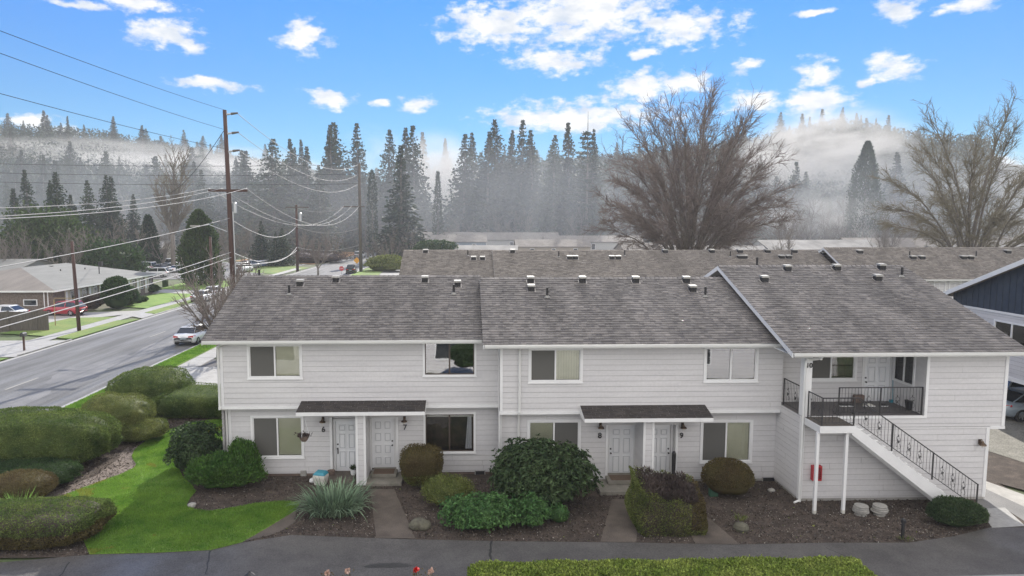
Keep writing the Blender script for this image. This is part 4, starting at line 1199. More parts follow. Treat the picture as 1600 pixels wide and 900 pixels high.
# storage tote with teal lid
p = at(501, 757, z=0.05)
def tote(cx, cy, z0):
    e = empty('storage_tote', (cx, cy, z0), R_(-14), 'cream plastic tote with teal lid beside the door 6 step', 'tote')
    mb = MB()
    w, d, h = .25, .21, .40
    mb.mesh([(-w * .8, -d * .8, 0), (w * .8, -d * .8, 0), (w * .8, d * .8, 0), (-w * .8, d * .8, 0), (-w, -d, h * .75), (w, -d, h * .75), (w, d, h * .75), (-w, d, h * .75),
             (-w * .97, -d * .97, h), (w * .97, -d * .97, h), (w * .97, d * .97, h), (-w * .97, d * .97, h)],
            [(0, 3, 2, 1), (0, 1, 5, 4), (1, 2, 6, 5), (2, 3, 7, 6), (3, 0, 4, 7), (4, 5, 9, 8), (5, 6, 10, 9), (6, 7, 11, 10), (7, 4, 8, 11), (8, 9, 10, 11)])
    mb.build('tub', M['cream'], e, bevel=.03)
    mb = MB(); mb.mesh([(-w, -d, h + .005), (w, -d, h + .005), (w, d, h + .005), (-w, d, h + .005), (-w * .7, -d * .6, h + .10), (w * .7, -d * .6, h + .10), (w * .7, d * .7, h + .12), (-w * .7, d * .7, h + .12)],
            [(0, 3, 2, 1), (4, 5, 6, 7), (0, 1, 5, 4), (1, 2, 6, 5), (2, 3, 7, 6), (3, 0, 4, 7)])
    mb.build('lid', M['teal'], e, bevel=.02)
tote(p.x, p.y + .05, .04)
p = at(517, 748, z=0.05)
mb = MB(); mb.lathe((p.x, p.y + .1, .04), [(.10, 0), (.15, .28), (.16, .30), (.14, .31), (.13, .27)], 12); thing(mb, 'planter', 'dark brown planter pot behind the teal lidded tote', 'pot', M['found'])
p = at(552, 742, z=.16)
e = empty('potted_plant', (p.x, p.y, .171), 0, 'white pot with a small plant beside door 6', 'potted plant')
mb = MB(); mb.lathe((0, 0, 0), [(.08, 0), (.10, .05), (.12, .20), (.125, .22), (.10, .22), (.09, .18)], 14); mb.build('pot', M['trim'], e, smooth=False)
V, Q = leaf_cards(np.tile([[0, 0, .2]], (50, 1)) + RNG.normal(size=(50, 3)) * .02, RNG.normal(size=(50, 3)) * [.5, .5, .4] + [0, 0, .9], .22, .04, RNG)
np_mesh('leaves', V, Q, M['rhodo'], e)
p = at(475, 743, z=.03)
mb = MB(); mb.box(p.x - .12, p.x + .12, p.y - .1, p.y + .1, .03, .26); thing(mb, 'utility_box', 'small pale utility box standing in the bed below the wall', 'box', M['stone'], bevel=.02)
p = at(488, 754, z=.03)
mb = MB(); mb.lathe((p.x, p.y, .03), [(.08, 0), (.12, .06), (.10, .14), (.03, .18)], 12); thing(mb, 'garden_stone', 'round white garden stone in front of the tote', 'stone', M['trim'], smooth=True)
# door mats
for (a, b, Y, z, lab) in ((584, 616, 25.95, .301, 'dark coir doormat on the step of door 7'), (954, 991, 24.98, .331, 'dark brown doormat on the step of door 8')):
    x0, x1 = gx(a, Y, 745), gx(b, Y, 745)
    mb = MB(); mb.box(x0, x1, Y - .18, Y + .32, z, z + .02); thing(mb, 'doormat', lab, 'doormat', M['mat'])
# hanging basket
p = at(475, 682, Y=25.25); zt = gz(646, 25.1, 475)
e = empty('hanging_basket', (p.x, p.y, p.z - .18), 0, 'dark hanging flower basket on chains under the porch roof', 'hanging basket')
mb = MB(); mb.lathe((0, 0, 0), [(.09, 0), (.15, .08), (.20, .20), (.215, .21), (.18, .20)], 14); mb.build('basket', M['found'], e)
mb = MB()
for k in range(3):
    a = k * 2.1 + .3; mb.tube([(.2 * math.cos(a), .2 * math.sin(a), .2), (0, 0, zt - p.z + .1)], .008, 4)
mb.build('chain', M['trim'], e)
n = 160
V, Q = leaf_cards(RNG.normal(size=(n, 3)) * [.11, .09, .03] + [0, 0, .23], RNG.normal(size=(n, 3)) * [1, 1, .6] + [-.3, 0, .2], .11, .05, RNG); np_mesh('leaves', V, Q, M['deadtwig'], e)
# paver stacks
for i, (px, lab) in enumerate(((1347, 'stacked round concrete pavers nearer the stair posts'), (1377, 'stacked round concrete pavers under the middle of the stair'))):
    q = at(px, 806, z=.04); r = random.Random(i)
    e = empty('paver_stack', (q.x, q.y + .1, .04), 0, lab, 'paver stack', 'round paver stacks')
    mb = MB(); mb.lathe((0, 0, 0), [(.20, 0), (.16, .05), (.12, .10)], 14); mb.build('base', M['stone'], e)
    for k in range(4):
        mb = MB(); ox, oy = r.uniform(-.02, .02), r.uniform(-.02, .02); R0 = .26 - .012 * k
        mb.lathe((ox, oy, .10 + .062 * k), [(R0 - .03, 0), (R0, .015), (R0, .045), (R0 - .02, .058)], 20); mb.build('paver', M['stone'], e)
# black path light, bollard, red reflector etc
q = at(1410, 841, z=.04)
mb = MB(); mb.lathe((q.x, q.y, .03), [(.05, 0), (.05, .52), (.075, .53), (.075, .62), (.03, .66)], 10); thing(mb, 'path_light', 'black bollard path light in the bark bed before the stair', 'path light', M['black'])
q = at(1158, 828, z=.04)
mb = MB(); mb.lathe((q.x, q.y, .03), [(.22, 0), (.26, .1), (.20, .2), (.08, .26)], 10); o = thing(mb, 'mossy_stump', 'low dark mossy stump in the bed below unit 9', 'stump', M['rock'])
def rock(px, py, s, lab, h=.7, m='rock'):
    q = at(px, py, z=.04); bm = bmesh.new(); bmesh.ops.create_icosphere(bm, subdivisions=3, radius=1)
    co = np.array([v.co for v in bm.verts]); d = lump(co * 1.6, int(px), 1.0)
    for v, k in zip(bm.verts, d): v.co = Vector((v.co.x * s * (1 + .25 * k), v.co.y * s * .8 * (1 + .25 * k), max(-.1, v.co.z * s * h * (1 + .2 * k))))
    me = bpy.data.meshes.new('rock'); bm.to_mesh(me); bm.free(); me.materials.append(M[m])
    o = bpy.data.objects.new('garden_rock', me); COL.objects.link(o); o.location = (q.x, q.y, .05 + s * h * .4)
    return tag(o, lab, 'rock')
rock(657, 825, .32, 'mossy grey rock beside the path to door 7')
rock(945, 748, .16, 'small grey rock against the step of door 8', m='stone')
rock(1205, 768, .12, 'small pale rock by the crawl space vent', m='stone')
rock(300, 792, .14, 'small pale rock at the edge of the lawn bed', m='stone')
# things on the deck
def shoe(x, y, lab, m):
    e = empty('shoe', (x, y, zfl + .002), R_(random.uniform(-20, 20)), lab, 'shoe', 'shoes left on the upstairs deck')
    mb = MB(); mb.prism([(-.14, -.045), (.10, -.05), (.15, 0), (.10, .05), (-.14, .045)], 0, .03); mb.build('sole', M['trim'], e)
    mb = MB(); vs = [(-.135, -.04, .031), (.10, -.045, .031), (.14, 0, .031), (.10, .045, .031), (-.135, .04, .031), (-.13, -.03, .12), (-.02, -.03, .10), (.11, 0, .05), (-.02, .03, .10), (-.13, .03, .12)]
    mb.mesh(vs, [(0, 1, 6, 5), (1, 2, 7, 6), (2, 3, 8, 7), (3, 4, 9, 8), (4, 0, 5, 9), (5, 6, 7, 8, 9), (4, 3, 2, 1, 0)]); mb.build('upper', m, e)
for (px, lab, m) in ((1318, 'black shoe on the deck by the rail post', M['black']), (1329, 'black shoe on the deck, second from the rail post', M['black']), (1354, 'pale shoe on the deck below the white door', M['cream']), (1361, 'pale shoe beside another near the white door', M['cream']), (1382, 'black shoe at the deck wall right of the door', M['black'])):
    q = at(px, 635, z=zfl); shoe(q.x, min(q.y, YR - .3), lab, m)
q = at(1420, 640, z=zfl); q.y = min(q.y, 24.6)
mb = MB(); mb.lathe((q.x, q.y, zfl), [(.10, 0), (.15, .32), (.16, .34), (.13, .33)], 14); thing(mb, 'waste_bin', 'black bin on the deck under the side window', 'bin', M['black'])
mb = MB(); xx = gx(1398, 25.1, 600); mb.tube([(xx, 25.15, zfl), (xx, 25.25, zfl + 1.35)], .018, 6); mb.box(xx - .12, xx + .12, 25.1, 25.2, zfl, zfl + .10); thing(mb, 'broom', 'teal handled broom leaning in the deck corner', 'broom', M['teal'])
q = at(1270, 637, z=zfl)
mb = MB(); mb.lathe((q.x, YR - .35, zfl), [(.10, 0), (.16, .12), (.19, .22), (.15, .24)], 14); thing(mb, 'deck_pot', 'dark round pot on the deck below the window', 'pot', M['black'])
mb = MB(); q = at(1340, 625, Y=YR - .1); mb.box(q.x - .2, q.x + .17, YR - .25, YR - .1, zfl, zfl + .30); thing(mb, 'wooden_crate', 'small brown wooden crate on the deck left of the door', 'crate', M['found'], bevel=.01)

# ------------------------------------------------------------------ planting
def superdir(n, rng, zmin=-.15):
    u = rng.normal(size=(int(n * 2.4) + 10, 3)); u = unit(u); u = u[u[:, 2] > zmin]
    return u[:n]
def dome_r(u, p):
    """superellipsoid radius factor for direction u (unit box)"""
    return (np.abs(u[:, 0]) ** p + np.abs(u[:, 1]) ** p + np.abs(u[:, 2]) ** p) ** (-1 / p)
def bush(name, c, rad, m, lab, cat='shrub', n=6000, leaf=(.05, .025), p=2.4, amp=.10, freq=1.6, seed=1, depth=.06, up=.35, zmin=-.2, group=None, rot=0.0, base=0.04, wild=0.0, stem=True, coremat=None, lift=0.0, taper=0.0, core=.94, whorl=0, base_m=None, base_h=.5):
    """leafy mass: lumpy core plus thousands of leaves near its surface. c=(x,y) ground, rad=(rx,ry,h)"""
    rng = np.random.default_rng(seed)
    rx, ry, h = rad; k = .42 + lift
    cz = base + h * k; rzu = h * (1 - k); rzd = h * (k - lift) if lift else h * k
    R3 = np.array([rx, ry, 1.0])
    def surf(u, extra=0.0):
        f = dome_r(u, p) * (1 + amp * lump(u * np.array([rx, ry, h]) * freq, seed) + amp * .5 * lump(u * np.array([rx, ry, h]) * freq * 3, seed + 9) + extra)
        P = u * f[:, None]
        z = np.where(P[:, 2] > 0, P[:, 2] * rzu, P[:, 2] * rzd)
        tp = 1 + taper * np.clip(P[:, 2], -1, 1)
        X = P[:, 0] * rx * tp; Y = P[:, 1] * ry * tp
        c_, s_ = math.cos(rot), math.sin(rot)
        return np.stack([X * c_ - Y * s_, X * s_ + Y * c_, z + (cz - base)], 1)
    e = empty(name, (c[0], c[1], base), 0, lab, cat, group)
    bm = bmesh.new(); bmesh.ops.create_icosphere(bm, subdivisions=4, radius=1)
    bm.verts.ensure_lookup_table()
    u = unit(np.array([v.co[:] for v in bm.verts]))
    co = surf(u, -.05) * [core, core, .5 + core / 2]; co[:, 2] = np.maximum(co[:, 2], .0)
    for v, q in zip(bm.verts, co): v.co = q
    me = bpy.data.meshes.new('core'); bm.to_mesh(me); bm.free(); me.materials.append(coremat or m)
    me.polygons.foreach_set('use_smooth', [True] * len(me.polygons))
    o = bpy.data.objects.new('inner_growth', me); COL.objects.link(o); o.parent = e
    u = superdir(n, rng, zmin)
    stray = (rng.uniform(0, 1, len(u)) < .035) * rng.uniform(0, .05, len(u))
    P = surf(u, stray + rng.uniform(-depth * 1.6, depth * .6, len(u)) + wild * np.abs(rng.normal(size=len(u))) * .3)
    ok = P[:, 2] > .0; P = P[ok]; u = u[ok]
    D = unit(unit(P - np.array([0, 0, cz - base - .3 * h])) + rng.normal(size=P.shape) * .75 + np.array([0, 0, up]))
    if whorl:
        k_ = len(P) // whorl; P = np.repeat(P[:k_], whorl, 0); N0 = np.repeat(unit(u[:k_] + [0, 0, .45]), whorl, 0)
        T_ = rng.normal(size=P.shape); T_ -= (T_ * N0).sum(1, keepdims=True) * N0; D = unit(unit(T_) + N0 * rng.uniform(-.15, .7, (len(P), 1)))
        P = P + D * leaf[0] * .35
    L = leaf[0] * rng.uniform(.6, 1.4, len(P)); PP = P - D * L[:, None] * .4; LW = L * leaf[1] / leaf[0]
    if base_m is None:
        V, Q = leaf_cards(PP, D, L, LW, rng); np_mesh('foliage', V, Q, m, e)
    else:
        hh_ = base_h * h * (1 + .12 * lump(P * 2.0, seed + 3)); lo_ = P[:, 2] < hh_
        V, Q = leaf_cards(PP[~lo_], D[~lo_], L[~lo_], LW[~lo_], rng); np_mesh('foliage', V, Q, m, e)
        V, Q = leaf_cards(PP[lo_], D[lo_], L[lo_], LW[lo_], rng); np_mesh('lower_foliage', V, Q, base_m, e)
    if stem:
        mb = MB(); mb.tube([(0, 0, 0), (.02, 0, h * .5)], [.06, .04], 7); mb.build('stem', M['bark'], e)
    return e
def gb(px, py, z=.04):
    q = at(px, py, z=z); return (q.x, q.y)
# clipped hedges on the left
def cpos(px, py): return gb(px, py)
bush('clipped_hedge', (-18.35, 28.3), (3.55, 2.1, 2.05), M['hedge'], 'largest smooth domed green hedge at the street corner', 'hedge', n=70000, leaf=(.06, .03), p=2.6, amp=.08, freq=1.0, seed=3, depth=.02, zmin=-.7)
bush('clipped_hedge', (-17.0, 25.7), (2.2, 1.1, .85), M['yewdark'], 'low spreading dark yew in front of the big domed hedge', 'hedge', n=26000, leaf=(.06, .022), p=2.6, amp=.12, freq=1.3, seed=4, depth=.03)
bush('clipped_hedge', (-16.5, 32.2), (1.75, 1.8, 1.85), M['hedge_olive'], 'olive green pointed hedge between two domed hedges', 'hedge', n=26000, leaf=(.05, .024), p=2.0, amp=.15, freq=1.3, seed=5, depth=.03, zmin=-.7)
bush('clipped_hedge', (-14.9, 31.2), (1.25, 1.0, .85), M['hedge_olive'], 'low olive hedge spur reaching over the bark path', 'hedge', n=15000, leaf=(.05, .024), p=2.3, amp=.14, freq=1.6, seed=6, depth=.03)
bush('clipped_hedge', (-17.0, 36.9), (2.05, 1.8, 2.1), M['hedge'], 'dark green rounded hedge behind, beside the driveway', 'hedge', n=30000, leaf=(.055, .028), p=2.3, amp=.09, freq=1.2, seed=7, depth=.02, zmin=-.7)
bush('clipped_hedge', (-12.2, 35.8), (3.9, 1.7, 1.25), M['hedge'], 'long low flat topped hedge running to the house corner', 'hedge', n=44000, leaf=(.05, .026), p=6, amp=.07, freq=1.3, seed=8, depth=.02, zmin=-.8)
bush('clipped_hedge', (-14.35, 21.3), (2.75, 1.15, .95), M['hedge'], 'flat topped hedge nearest the lane with brown clipped side', 'hedge', n=66000, leaf=(.05, .026), p=4.5, amp=.09, freq=1.3, seed=9, depth=.025, base_m=M['hedge_brown'], base_h=.55, zmin=-.8, coremat=M['deadtwig'])
bush('heather_mound', (-15.9, 24.1), (1.15, 1.0, 1.05), M['hedge_brown'], 'bronze brown mounded shrub at the edge of the photograph', 'shrub', n=12000, leaf=(.045, .02), seed=10, amp=.06)
def blades(name, c, n, rx, ry, L, w, m, lab, cat, seed=1, droop=.5, base=.04, group=None):
    rng = np.random.default_rng(seed)
    e = empty(name, (c[0], c[1], base), 0, lab, cat, group)
    VV = []; QQ = []; b = 0
    k = 6
    for i in range(n):
        a = rng.uniform(0, 6.283); r = math.sqrt(rng.uniform(0, 1))
        p0 = np.array([r * rx * .55 * math.cos(a), r * ry * .55 * math.sin(a), 0])
        out = np.array([math.cos(a + rng.normal() * .5), math.sin(a + rng.normal() * .5), 0]) * (.25 + .9 * r) + rng.normal(size=3) * [.12, .12, 0]
        l = L * rng.uniform(.65, 1.15); dr = droop * rng.uniform(.3, 1.3)
        sd = np.array([-out[1], out[0], 0]); sd = sd / (np.linalg.norm(sd) + 1e-6)
        pts = []
        for j in range(k + 1):
            t = j / k
            h = l * (t * (1 - .18 * r) - dr * r * t ** 2.6 * .8)
            q = p0 + out * l * .62 * t ** 1.15 + np.array([0, 0, max(h, .01)])
            wd = w * (1 - t) ** .6 * (.5 + min(1, t * 4) * .5) if j < k else .001
            pts.append((q - sd * wd / 2, q + sd * wd / 2))
        for j in range(k + 1): VV += [pts[j][0], pts[j][1]]
        for j in range(k): QQ.append((b + 2 * j, b + 2 * j + 1, b + 2 * j + 3, b + 2 * j + 2))
        b += 2 * (k + 1)
    np_mesh('leaves', np.array(VV), np.array(QQ), m, e)
    return e
blades('iris_clump', gb(32, 806), 170, .8, .5, .95, .05, M['iris'], 'bright green sword leaved clump below the bronze mound', 'plant', 5, droop=.5)
q = gb(519, 806)
blades('sword_leaf_clump', (q[0], q[1] + .25), 620, 1.5, 1.0, 1.25, .055, M['yucca'], 'large grey green sword leaved clump between lawn and entry path', 'plant', 2, droop=.75)
# dark rhododendron at the house corner and the juniper
bush('rhododendron', (gx(308, 27.3, 720), 27.3), (.98, 1.0, 1.65), M['rhodo'], 'dark rounded rhododendron against the left house corner', n=8000, whorl=7, leaf=(.12, .045), seed=20, amp=.12, freq=2, depth=.16, p=2.8, wild=.1, core=.80)
q = gb(345, 768)
bush('juniper', (q[0], q[1] + .55), (1.22, .85, 1.15), M['juniper'], 'bright green layered juniper below the left window', n=15000, leaf=(.11, .035), seed=21, amp=.18, freq=2.2, depth=.16, up=.7, wild=.2, core=.82)
bush('juniper', (q[0] + .55, q[1] + .95), (.55, .45, 1.55), M['juniper'], 'upright green juniper tip rising against the wall', n=4500, leaf=(.10, .032), seed=22, amp=.14, freq=2.2, depth=.08, up=1.0, wild=.2)
# boxwood by door 7
q = gb(658, 768)
bush('boxwood', (q[0], q[1] + .45), (.76, .62, 1.55), M['hedge_brown'], 'bronze topped clipped boxwood between door 7 and the window', n=9500, leaf=(.045, .026), seed=23, amp=.05, p=3.4, depth=.06, lift=.10, taper=.12, base_m=M['hedge_olive'], base_h=.42, core=.96, zmin=-.9, coremat=M['hedge_brown'])
bush('olive_shrub', (gb(702, 795)[0], gb(702, 795)[1] + .45), (.85, .65, .9), M['hedge_olive'], 'small olive green shrub left of the bright evergreens', n=5500, leaf=(.055, .028), seed=24, amp=.16, freq=2.5, depth=.12, wild=.3)
q = gb(752, 838)
bush('evergreen_shrub', (q[0], q[1] + .75), (1.15, .68, .88), M['rhodo_lt'], 'wide bright green evergreen shrub at the edge of the lane', n=6500, whorl=7, leaf=(.10, .045), seed=25, amp=.2, freq=2.6, depth=.2, wild=.3, core=.78)
q = gb(832, 836)
bush('evergreen_shrub', (q[0], q[1] + .75), (.56, .5, .92), M['rhodo_lt'], 'narrower bright evergreen below the big rhododendron', n=2600, whorl=7, leaf=(.11, .045), seed=26, amp=.2, freq=3, depth=.2, wild=.35, core=.75)
q = gb(875, 822)
bush('evergreen_shrub', (q[0], q[1] + .4), (.28, .26, .55), M['rhodo_lt'], 'smallest bright evergreen sprig right of the others', n=420, leaf=(.11, .045), seed=27, amp=.2, freq=3, depth=.2, wild=.3)
q = gb(850, 800)
bush('rhododendron', (q[0] + .0, q[1] + .65), (1.62, 1.2, 2.12), M['rhodo'], 'huge dark rhododendron half hiding the lower window of unit 8', n=19000, whorl=8, leaf=(.15, .05), seed=28, amp=.12, freq=1.9, depth=.18, p=2.3, wild=.2, core=.82)
# U shaped hedge: green clipped faces round a bare hollow top
q0 = gb(1052, 838)
HX, HY = q0[0], q0[1]
e = empty('hollow_hedge', (HX, HY + .9, .04), 0, 'tall clipped hedge with green sides and bare brown hollow top', 'hedge')
rng = np.random.default_rng(40)
def hollow(n, part):
    # footprint: rectangle turned a little; top descends toward the right front
    W2, D2 = 1.08, .92
    if part == 'side':
        s = rng.uniform(0, 4, n); k = np.floor(s).astype(int); t = s - k
        x = np.choose(k, [-W2 + 2 * W2 * t, np.full(n, W2), W2 - 2 * W2 * t, np.full(n, -W2)])
        y = np.choose(k, [np.full(n, -D2), -D2 + 2 * D2 * t, np.full(n, D2), D2 - 2 * D2 * t])
        corner_ = (np.abs(x) / W2) ** 6 * (np.abs(y) / D2) ** 6
        sc = 1 - .10 * corner_ ; x = x * sc; y = y * sc
        inset = rng.uniform(0, .30, n) ** 1.0 * np.where(rng.uniform(0, 1, n) < .3, 1, .15)
        ztop = 1.72 - .20 * (x / W2 + 1) * .9 - .28 * np.clip(-y / D2, 0, 1) + .05 * np.sin(x * 9) + .04 * np.sin(y * 13)
        ztop = np.where((y < 0) & (x > -.5), ztop - .12, ztop)
        z = rng.uniform(0, 1, n) * ztop
        bul = 1 + .06 * np.sin(z * 3) + .04 * np.sin(x * 7 + z * 5)
        return np.stack([x * bul - np.sign(x) * inset * (np.abs(x) > W2 * .9), y * bul - np.sign(y) * inset * (np.abs(y) > D2 * .9), z], 1)
    x = rng.uniform(-W2 * .8, W2 * .8, n); y = rng.uniform(-D2 * .75, D2 * .8, n)
    ztop = 1.62 - .20 * (x / W2 + 1) * .9 - .25 * np.clip(-y / D2, 0, 1) + .14 * np.sin(x * 5 + 1) * np.sin(y * 6)
    return np.stack([x, y, ztop - rng.uniform(0, .5, n) ** 1.5], 1)
P = hollow(24000, 'side'); D = unit(P * [1, 1, .1] + rng.normal(size=P.shape) * .5 + [0, 0, .3])
# right end is bronze, the rest green
isb = (P[:, 0] > .55) & (P[:, 1] < .6) & (P[:, 2] > .2)
L = .05 * rng.uniform(.6, 1.4, len(P))
V, Q = leaf_cards(P[~isb], D[~isb], L[~isb], L[~isb] * .55, rng); np_mesh('foliage', V, Q, M['hedge_olive'], e)
V, Q = leaf_cards(P[isb], D[isb], L[isb], L[isb] * .55, rng); o = np_mesh('foliage', V, Q, M['hedge_brown'], e); o['label'] = 'bronze end of the hedge'
P = hollow(9000, 'top'); D = unit(rng.normal(size=P.shape) * .6 + [0, 0, 1]); L = .14 * rng.uniform(.5, 1.4, len(P))
V, Q = leaf_cards(P, D, L, L * .16, rng); np_mesh('bare_twigs', V, Q, M['deadtwig'], e)
mb = MB(); mb.mesh([(-.98, -.82, 0), (.98, -.82, 0), (.98, .82, 0), (-.98, .82, 0), (-.9, -.76, 1.05), (.9, -.76, .85), (.9, .8, 1.1), (-.9, .8, 1.35)], [(0, 3, 2, 1), (4, 5, 6, 7), (0, 1, 5, 4), (1, 2, 6, 5), (2, 3, 7, 6), (3, 0, 4, 7)]); mb.build('inner_growth', M['deadtwig'], e)
q = gb(1145, 782)
bush('boxwood', (q[0], q[1] + .5), (.88, .7, 1.30), M['hedge_brown'], 'round bronze boxwood below the window of unit 9', n=9500, leaf=(.045, .026), seed=29, amp=.05, p=2.4, depth=.05, lift=.06)
q = gb(1515, 830)
bush('low_juniper', (q[0], q[1] + .55), (.85, .62, .80), M['rhodo'], 'low spreading green shrub at the foot of the stair', n=9000, leaf=(.08, .025), seed=30, amp=.12, freq=2, depth=.10, up=.5)
q = gb(1158, 822)
blades('fern_tuft', (q[0], q[1] + .1), 40, .3, .3, .25, .03, M['hedge_olive'], 'small fern tuft growing on the mossy stump', 'plant', 9, base=.2)
q = gb(1415, 844)
blades('grass_tuft', q, 40, .35, .25, .16, .02, M['hedge_olive'], 'short weedy tuft at the foot of the path light', 'plant', 10)
q = gb(1060, 770)
mb = MB(); mb.box(gx(1109, 23.9, 765), gx(1122, 23.9, 765), 23.85, 24.05, .04, .42); thing(mb, 'utility_pedestal', 'green utility pedestal between hollow hedge and round boxwood', 'utility box', mat('pedestal_green', (.03, .10, .06), rough=.6), bevel=.02)
q = at(1052, 722, Y=25.0)
mb = MB(); mb.lathe((q.x + .05, 25.1, .1), [(.06, 0), (.07, .5), (.08, 1.15), (.05, 1.22)], 12); thing(mb, 'porch_urn', 'tall black container standing by door 9 behind the hedge', 'container', M['black'])
# foreground hedge
x0 = at(733, 880, z=.65).x; x1 = at(1377, 890, z=.62).x
rng = np.random.default_rng(51)
e = empty('lane_hedge', ((x0 + x1) / 2, 17.2, 0), 0, 'long bright yellow green clipped hedge on the near side of the lane', 'hedge')
n = 90000; hw = (x1 - x0) / 2; yf, yb = -1.4, 18.42 - 17.2
x = rng.uniform(-hw, hw, n); y = rng.uniform(yf, yb, n); z = np.full(n, .55)
side = rng.uniform(0, 1, n) < .28
y = np.where(side, yb, y); z = np.where(side, rng.uniform(0.02, .55, n), z)
end = rng.uniform(0, 1, n) < .03; x = np.where(end, np.sign(x) * hw, x); z = np.where(end, rng.uniform(.02, .55, n), z)
edge = np.clip((np.abs(x) - hw + .5) / .5, 0, 1); z = z - .25 * edge ** 2.5; 
ey = np.clip((y - yb + .25) / .25, 0, 1); z = np.where(z > .4, z - .10 * ey ** 2, z)
y = y + .07 * lump(np.stack([x, y, z], 1), 3, 1.6); z = z * (1 + .07 * lump(np.stack([x, y, z], 1), 5, 2.0)) + rng.normal(size=n) * .018 - rng.uniform(0, .10, n) * (~side)
P = np.stack([x, y, z], 1); D = unit(rng.normal(size=P.shape) * .8 + [0, .2, .6]); L = .06 * rng.uniform(.6, 1.5, n)
V, Q = leaf_cards(P, D, L, L * .6, rng); np_mesh('foliage', V, Q, M['fhedge'], e)
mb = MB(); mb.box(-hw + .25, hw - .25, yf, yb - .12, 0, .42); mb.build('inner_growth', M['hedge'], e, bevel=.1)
# rose stems, lamp top at the bottom edge
def rose(px, py, zt, c, lab):
    q = at(px, py, z=zt); e = empty('rose_stem', (q.x, q.y, 0), 0, lab, 'rose')
    mb = MB(); mb.tube([(0, 0, 0), (.05, .03, zt * .5), (0, 0, zt)], [.012, .008, .005], 5); mb.build('stem', M['hedge'], e)
    r = np.random.default_rng(int(px)); n = 30
    V, Q = leaf_cards(r.normal(size=(n, 3)) * [.09, .09, .05] + [0, 0, zt - .12], r.normal(size=(n, 3)), .07, .035, r); np_mesh('leaves', V, Q, M['hedge_brown'], e)
    n = 34; V, Q = leaf_cards(r.normal(size=(n, 3)) * .02 + [0, 0, zt], r.normal(size=(n, 3)) + [0, 0, .4], .075, .07, r); np_mesh('bloom', V, Q, c, e)
fr = mat('red_petal', (.55, .012, .01), rough=.5); fp = mat('pale_pink_petal', (.50, .33, .26), rough=.6)
rose(650, 891, 1.3, fr, 'single red rose bloom at the near edge of the lane')
rose(511, 896, 1.2, fp, 'faded pinkish seed head farthest from the red rose')
rose(543, 893, 1.25, fp, 'faded buff bloom between a seed head and red rose')
rose(673, 894, 1.2, fp, 'pale pink bud just beside the red rose')
q = at(390, 893, z=2.2)
e = empty('lamp_post', (q.x, q.y, 0), 0, 'top of a lamp post with white glass panes beside the lane', 'lamp post')
mb = MB(); mb.tube([(0, 0, 0), (0, 0, 1.75)], [.05, .035], 8); mb.build('post', M['black'], e)
mb = MB(); mb.lathe((0, 0, 1.75), [(.06, 0), (.10, .04), (.14, .30), (.13, .31)], 6, M['trim']); mb.build('lantern', None, e)
mb = MB(); mb.lathe((0, 0, 2.06), [(.15, 0), (.12, .05), (.03, .12), (.01, .16)], 6, M['black']); mb.build('lantern_cap', None, e)

# grass blades, chips
def inside(P, poly):
    x, y = P[:, 0], P[:, 1]; c = np.zeros(len(P), bool); n = len(poly); j = n - 1
    for i in range(n):
        xi, yi = poly[i]; xj, yj = poly[j]
        m_ = ((yi > y) != (yj > y)) & (x < (xj - xi) * (y - yi) / ((yj - yi) if yj != yi else 1e-9) + xi)
        c ^= m_; j = i
    return c
def scatter(poly, n, rng):
    a = np.array(poly); lo, hi = a.min(0), a.max(0)
    P = rng.uniform(lo, hi, size=(n, 2)); return P[inside(P, poly)]
rng = np.random.default_rng(61)
P2 = scatter(lawn, 330000, rng)
P3 = np.concatenate([P2, np.full((len(P2), 1), .05)], 1)
yel = (lump(P3 * [1, 1, 0], 70, .9) + (P2[:, 1] < 25.2) * (P2[:, 0] < -12.2) * .55 + (P2[:, 0] < -13.6) * .3) > .72  # yellow mottling, weighted to the sunlit corner to paint in its sunlight
for sel, m, nm in ((~yel, M['grassblade'], 'grass'), (yel, M['lawn_yel'], 'sunlit_yellow_grass')):
    q = P3[sel]; D = unit(rng.normal(size=q.shape) * .42 + [0, 0, 1]); L = rng.uniform(.035, .085, len(q)) * (1 + .35 * lump(q, 71, 2.0))
    V, Q = leaf_cards(q, D, L, .013, rng); o = np_mesh(nm, V, Q, m); o['kind'] = 'stuff'
for (poly, zz, seed_, nn) in (([(-21.4, 46.95), (-19.95, 46.95), (-19.95, 75), (-21.4, 75)], .115, 3, 40000), ([(-21.4, 30), (-19.95, 30), (-19.95, 41.3), (-21.4, 41.3)], .115, 4, 20000)):
    q = scatter(poly, nn, rng); q = np.concatenate([q, np.full((len(q), 1), zz)], 1)
    D = unit(rng.normal(size=q.shape) * .5 + [0, 0, 1]); V, Q = leaf_cards(q, D, rng.uniform(.06, .13, len(q)), .03, rng); o = np_mesh('grass', V, Q, M['grassblade']); o['kind'] = 'stuff'
bedpoly = [(-19.7, 20.0), (-12, 20.0), (-7.5, 20.0), (17.6, 20.0), (17.6, 25.0), (-9.0, 26.3), (-9.5, 34), (-19.7, 42)]
P2 = scatter(bedpoly, 190000, rng)
P2 = P2[~inside(P2, lawn)]
allp = [[gp(*p) for p in pp] for pp in ([(578, 766), (616, 766), (649, 844), (588, 843)], [(956, 782), (1001, 782), (994, 850), (938, 849)], [(1060, 792), (1085, 792), (1156, 853), (1086, 852)], [(1530, 797), (1570, 795), (1602, 824), (1550, 827)], [(380, 849), (418, 822), (462, 799), (462, 818), (440, 832)])]
for pp in allp: P2 = P2[~inside(P2, pp)]
P2 = P2[~inside(P2, P)] if False else P2
lx = np.array([p[0] for p in lane_top]); ly = np.array([p[1] for p in lane_top])
P2 = P2[P2[:, 1] > np.interp(P2[:, 0], lx, ly) + .02]
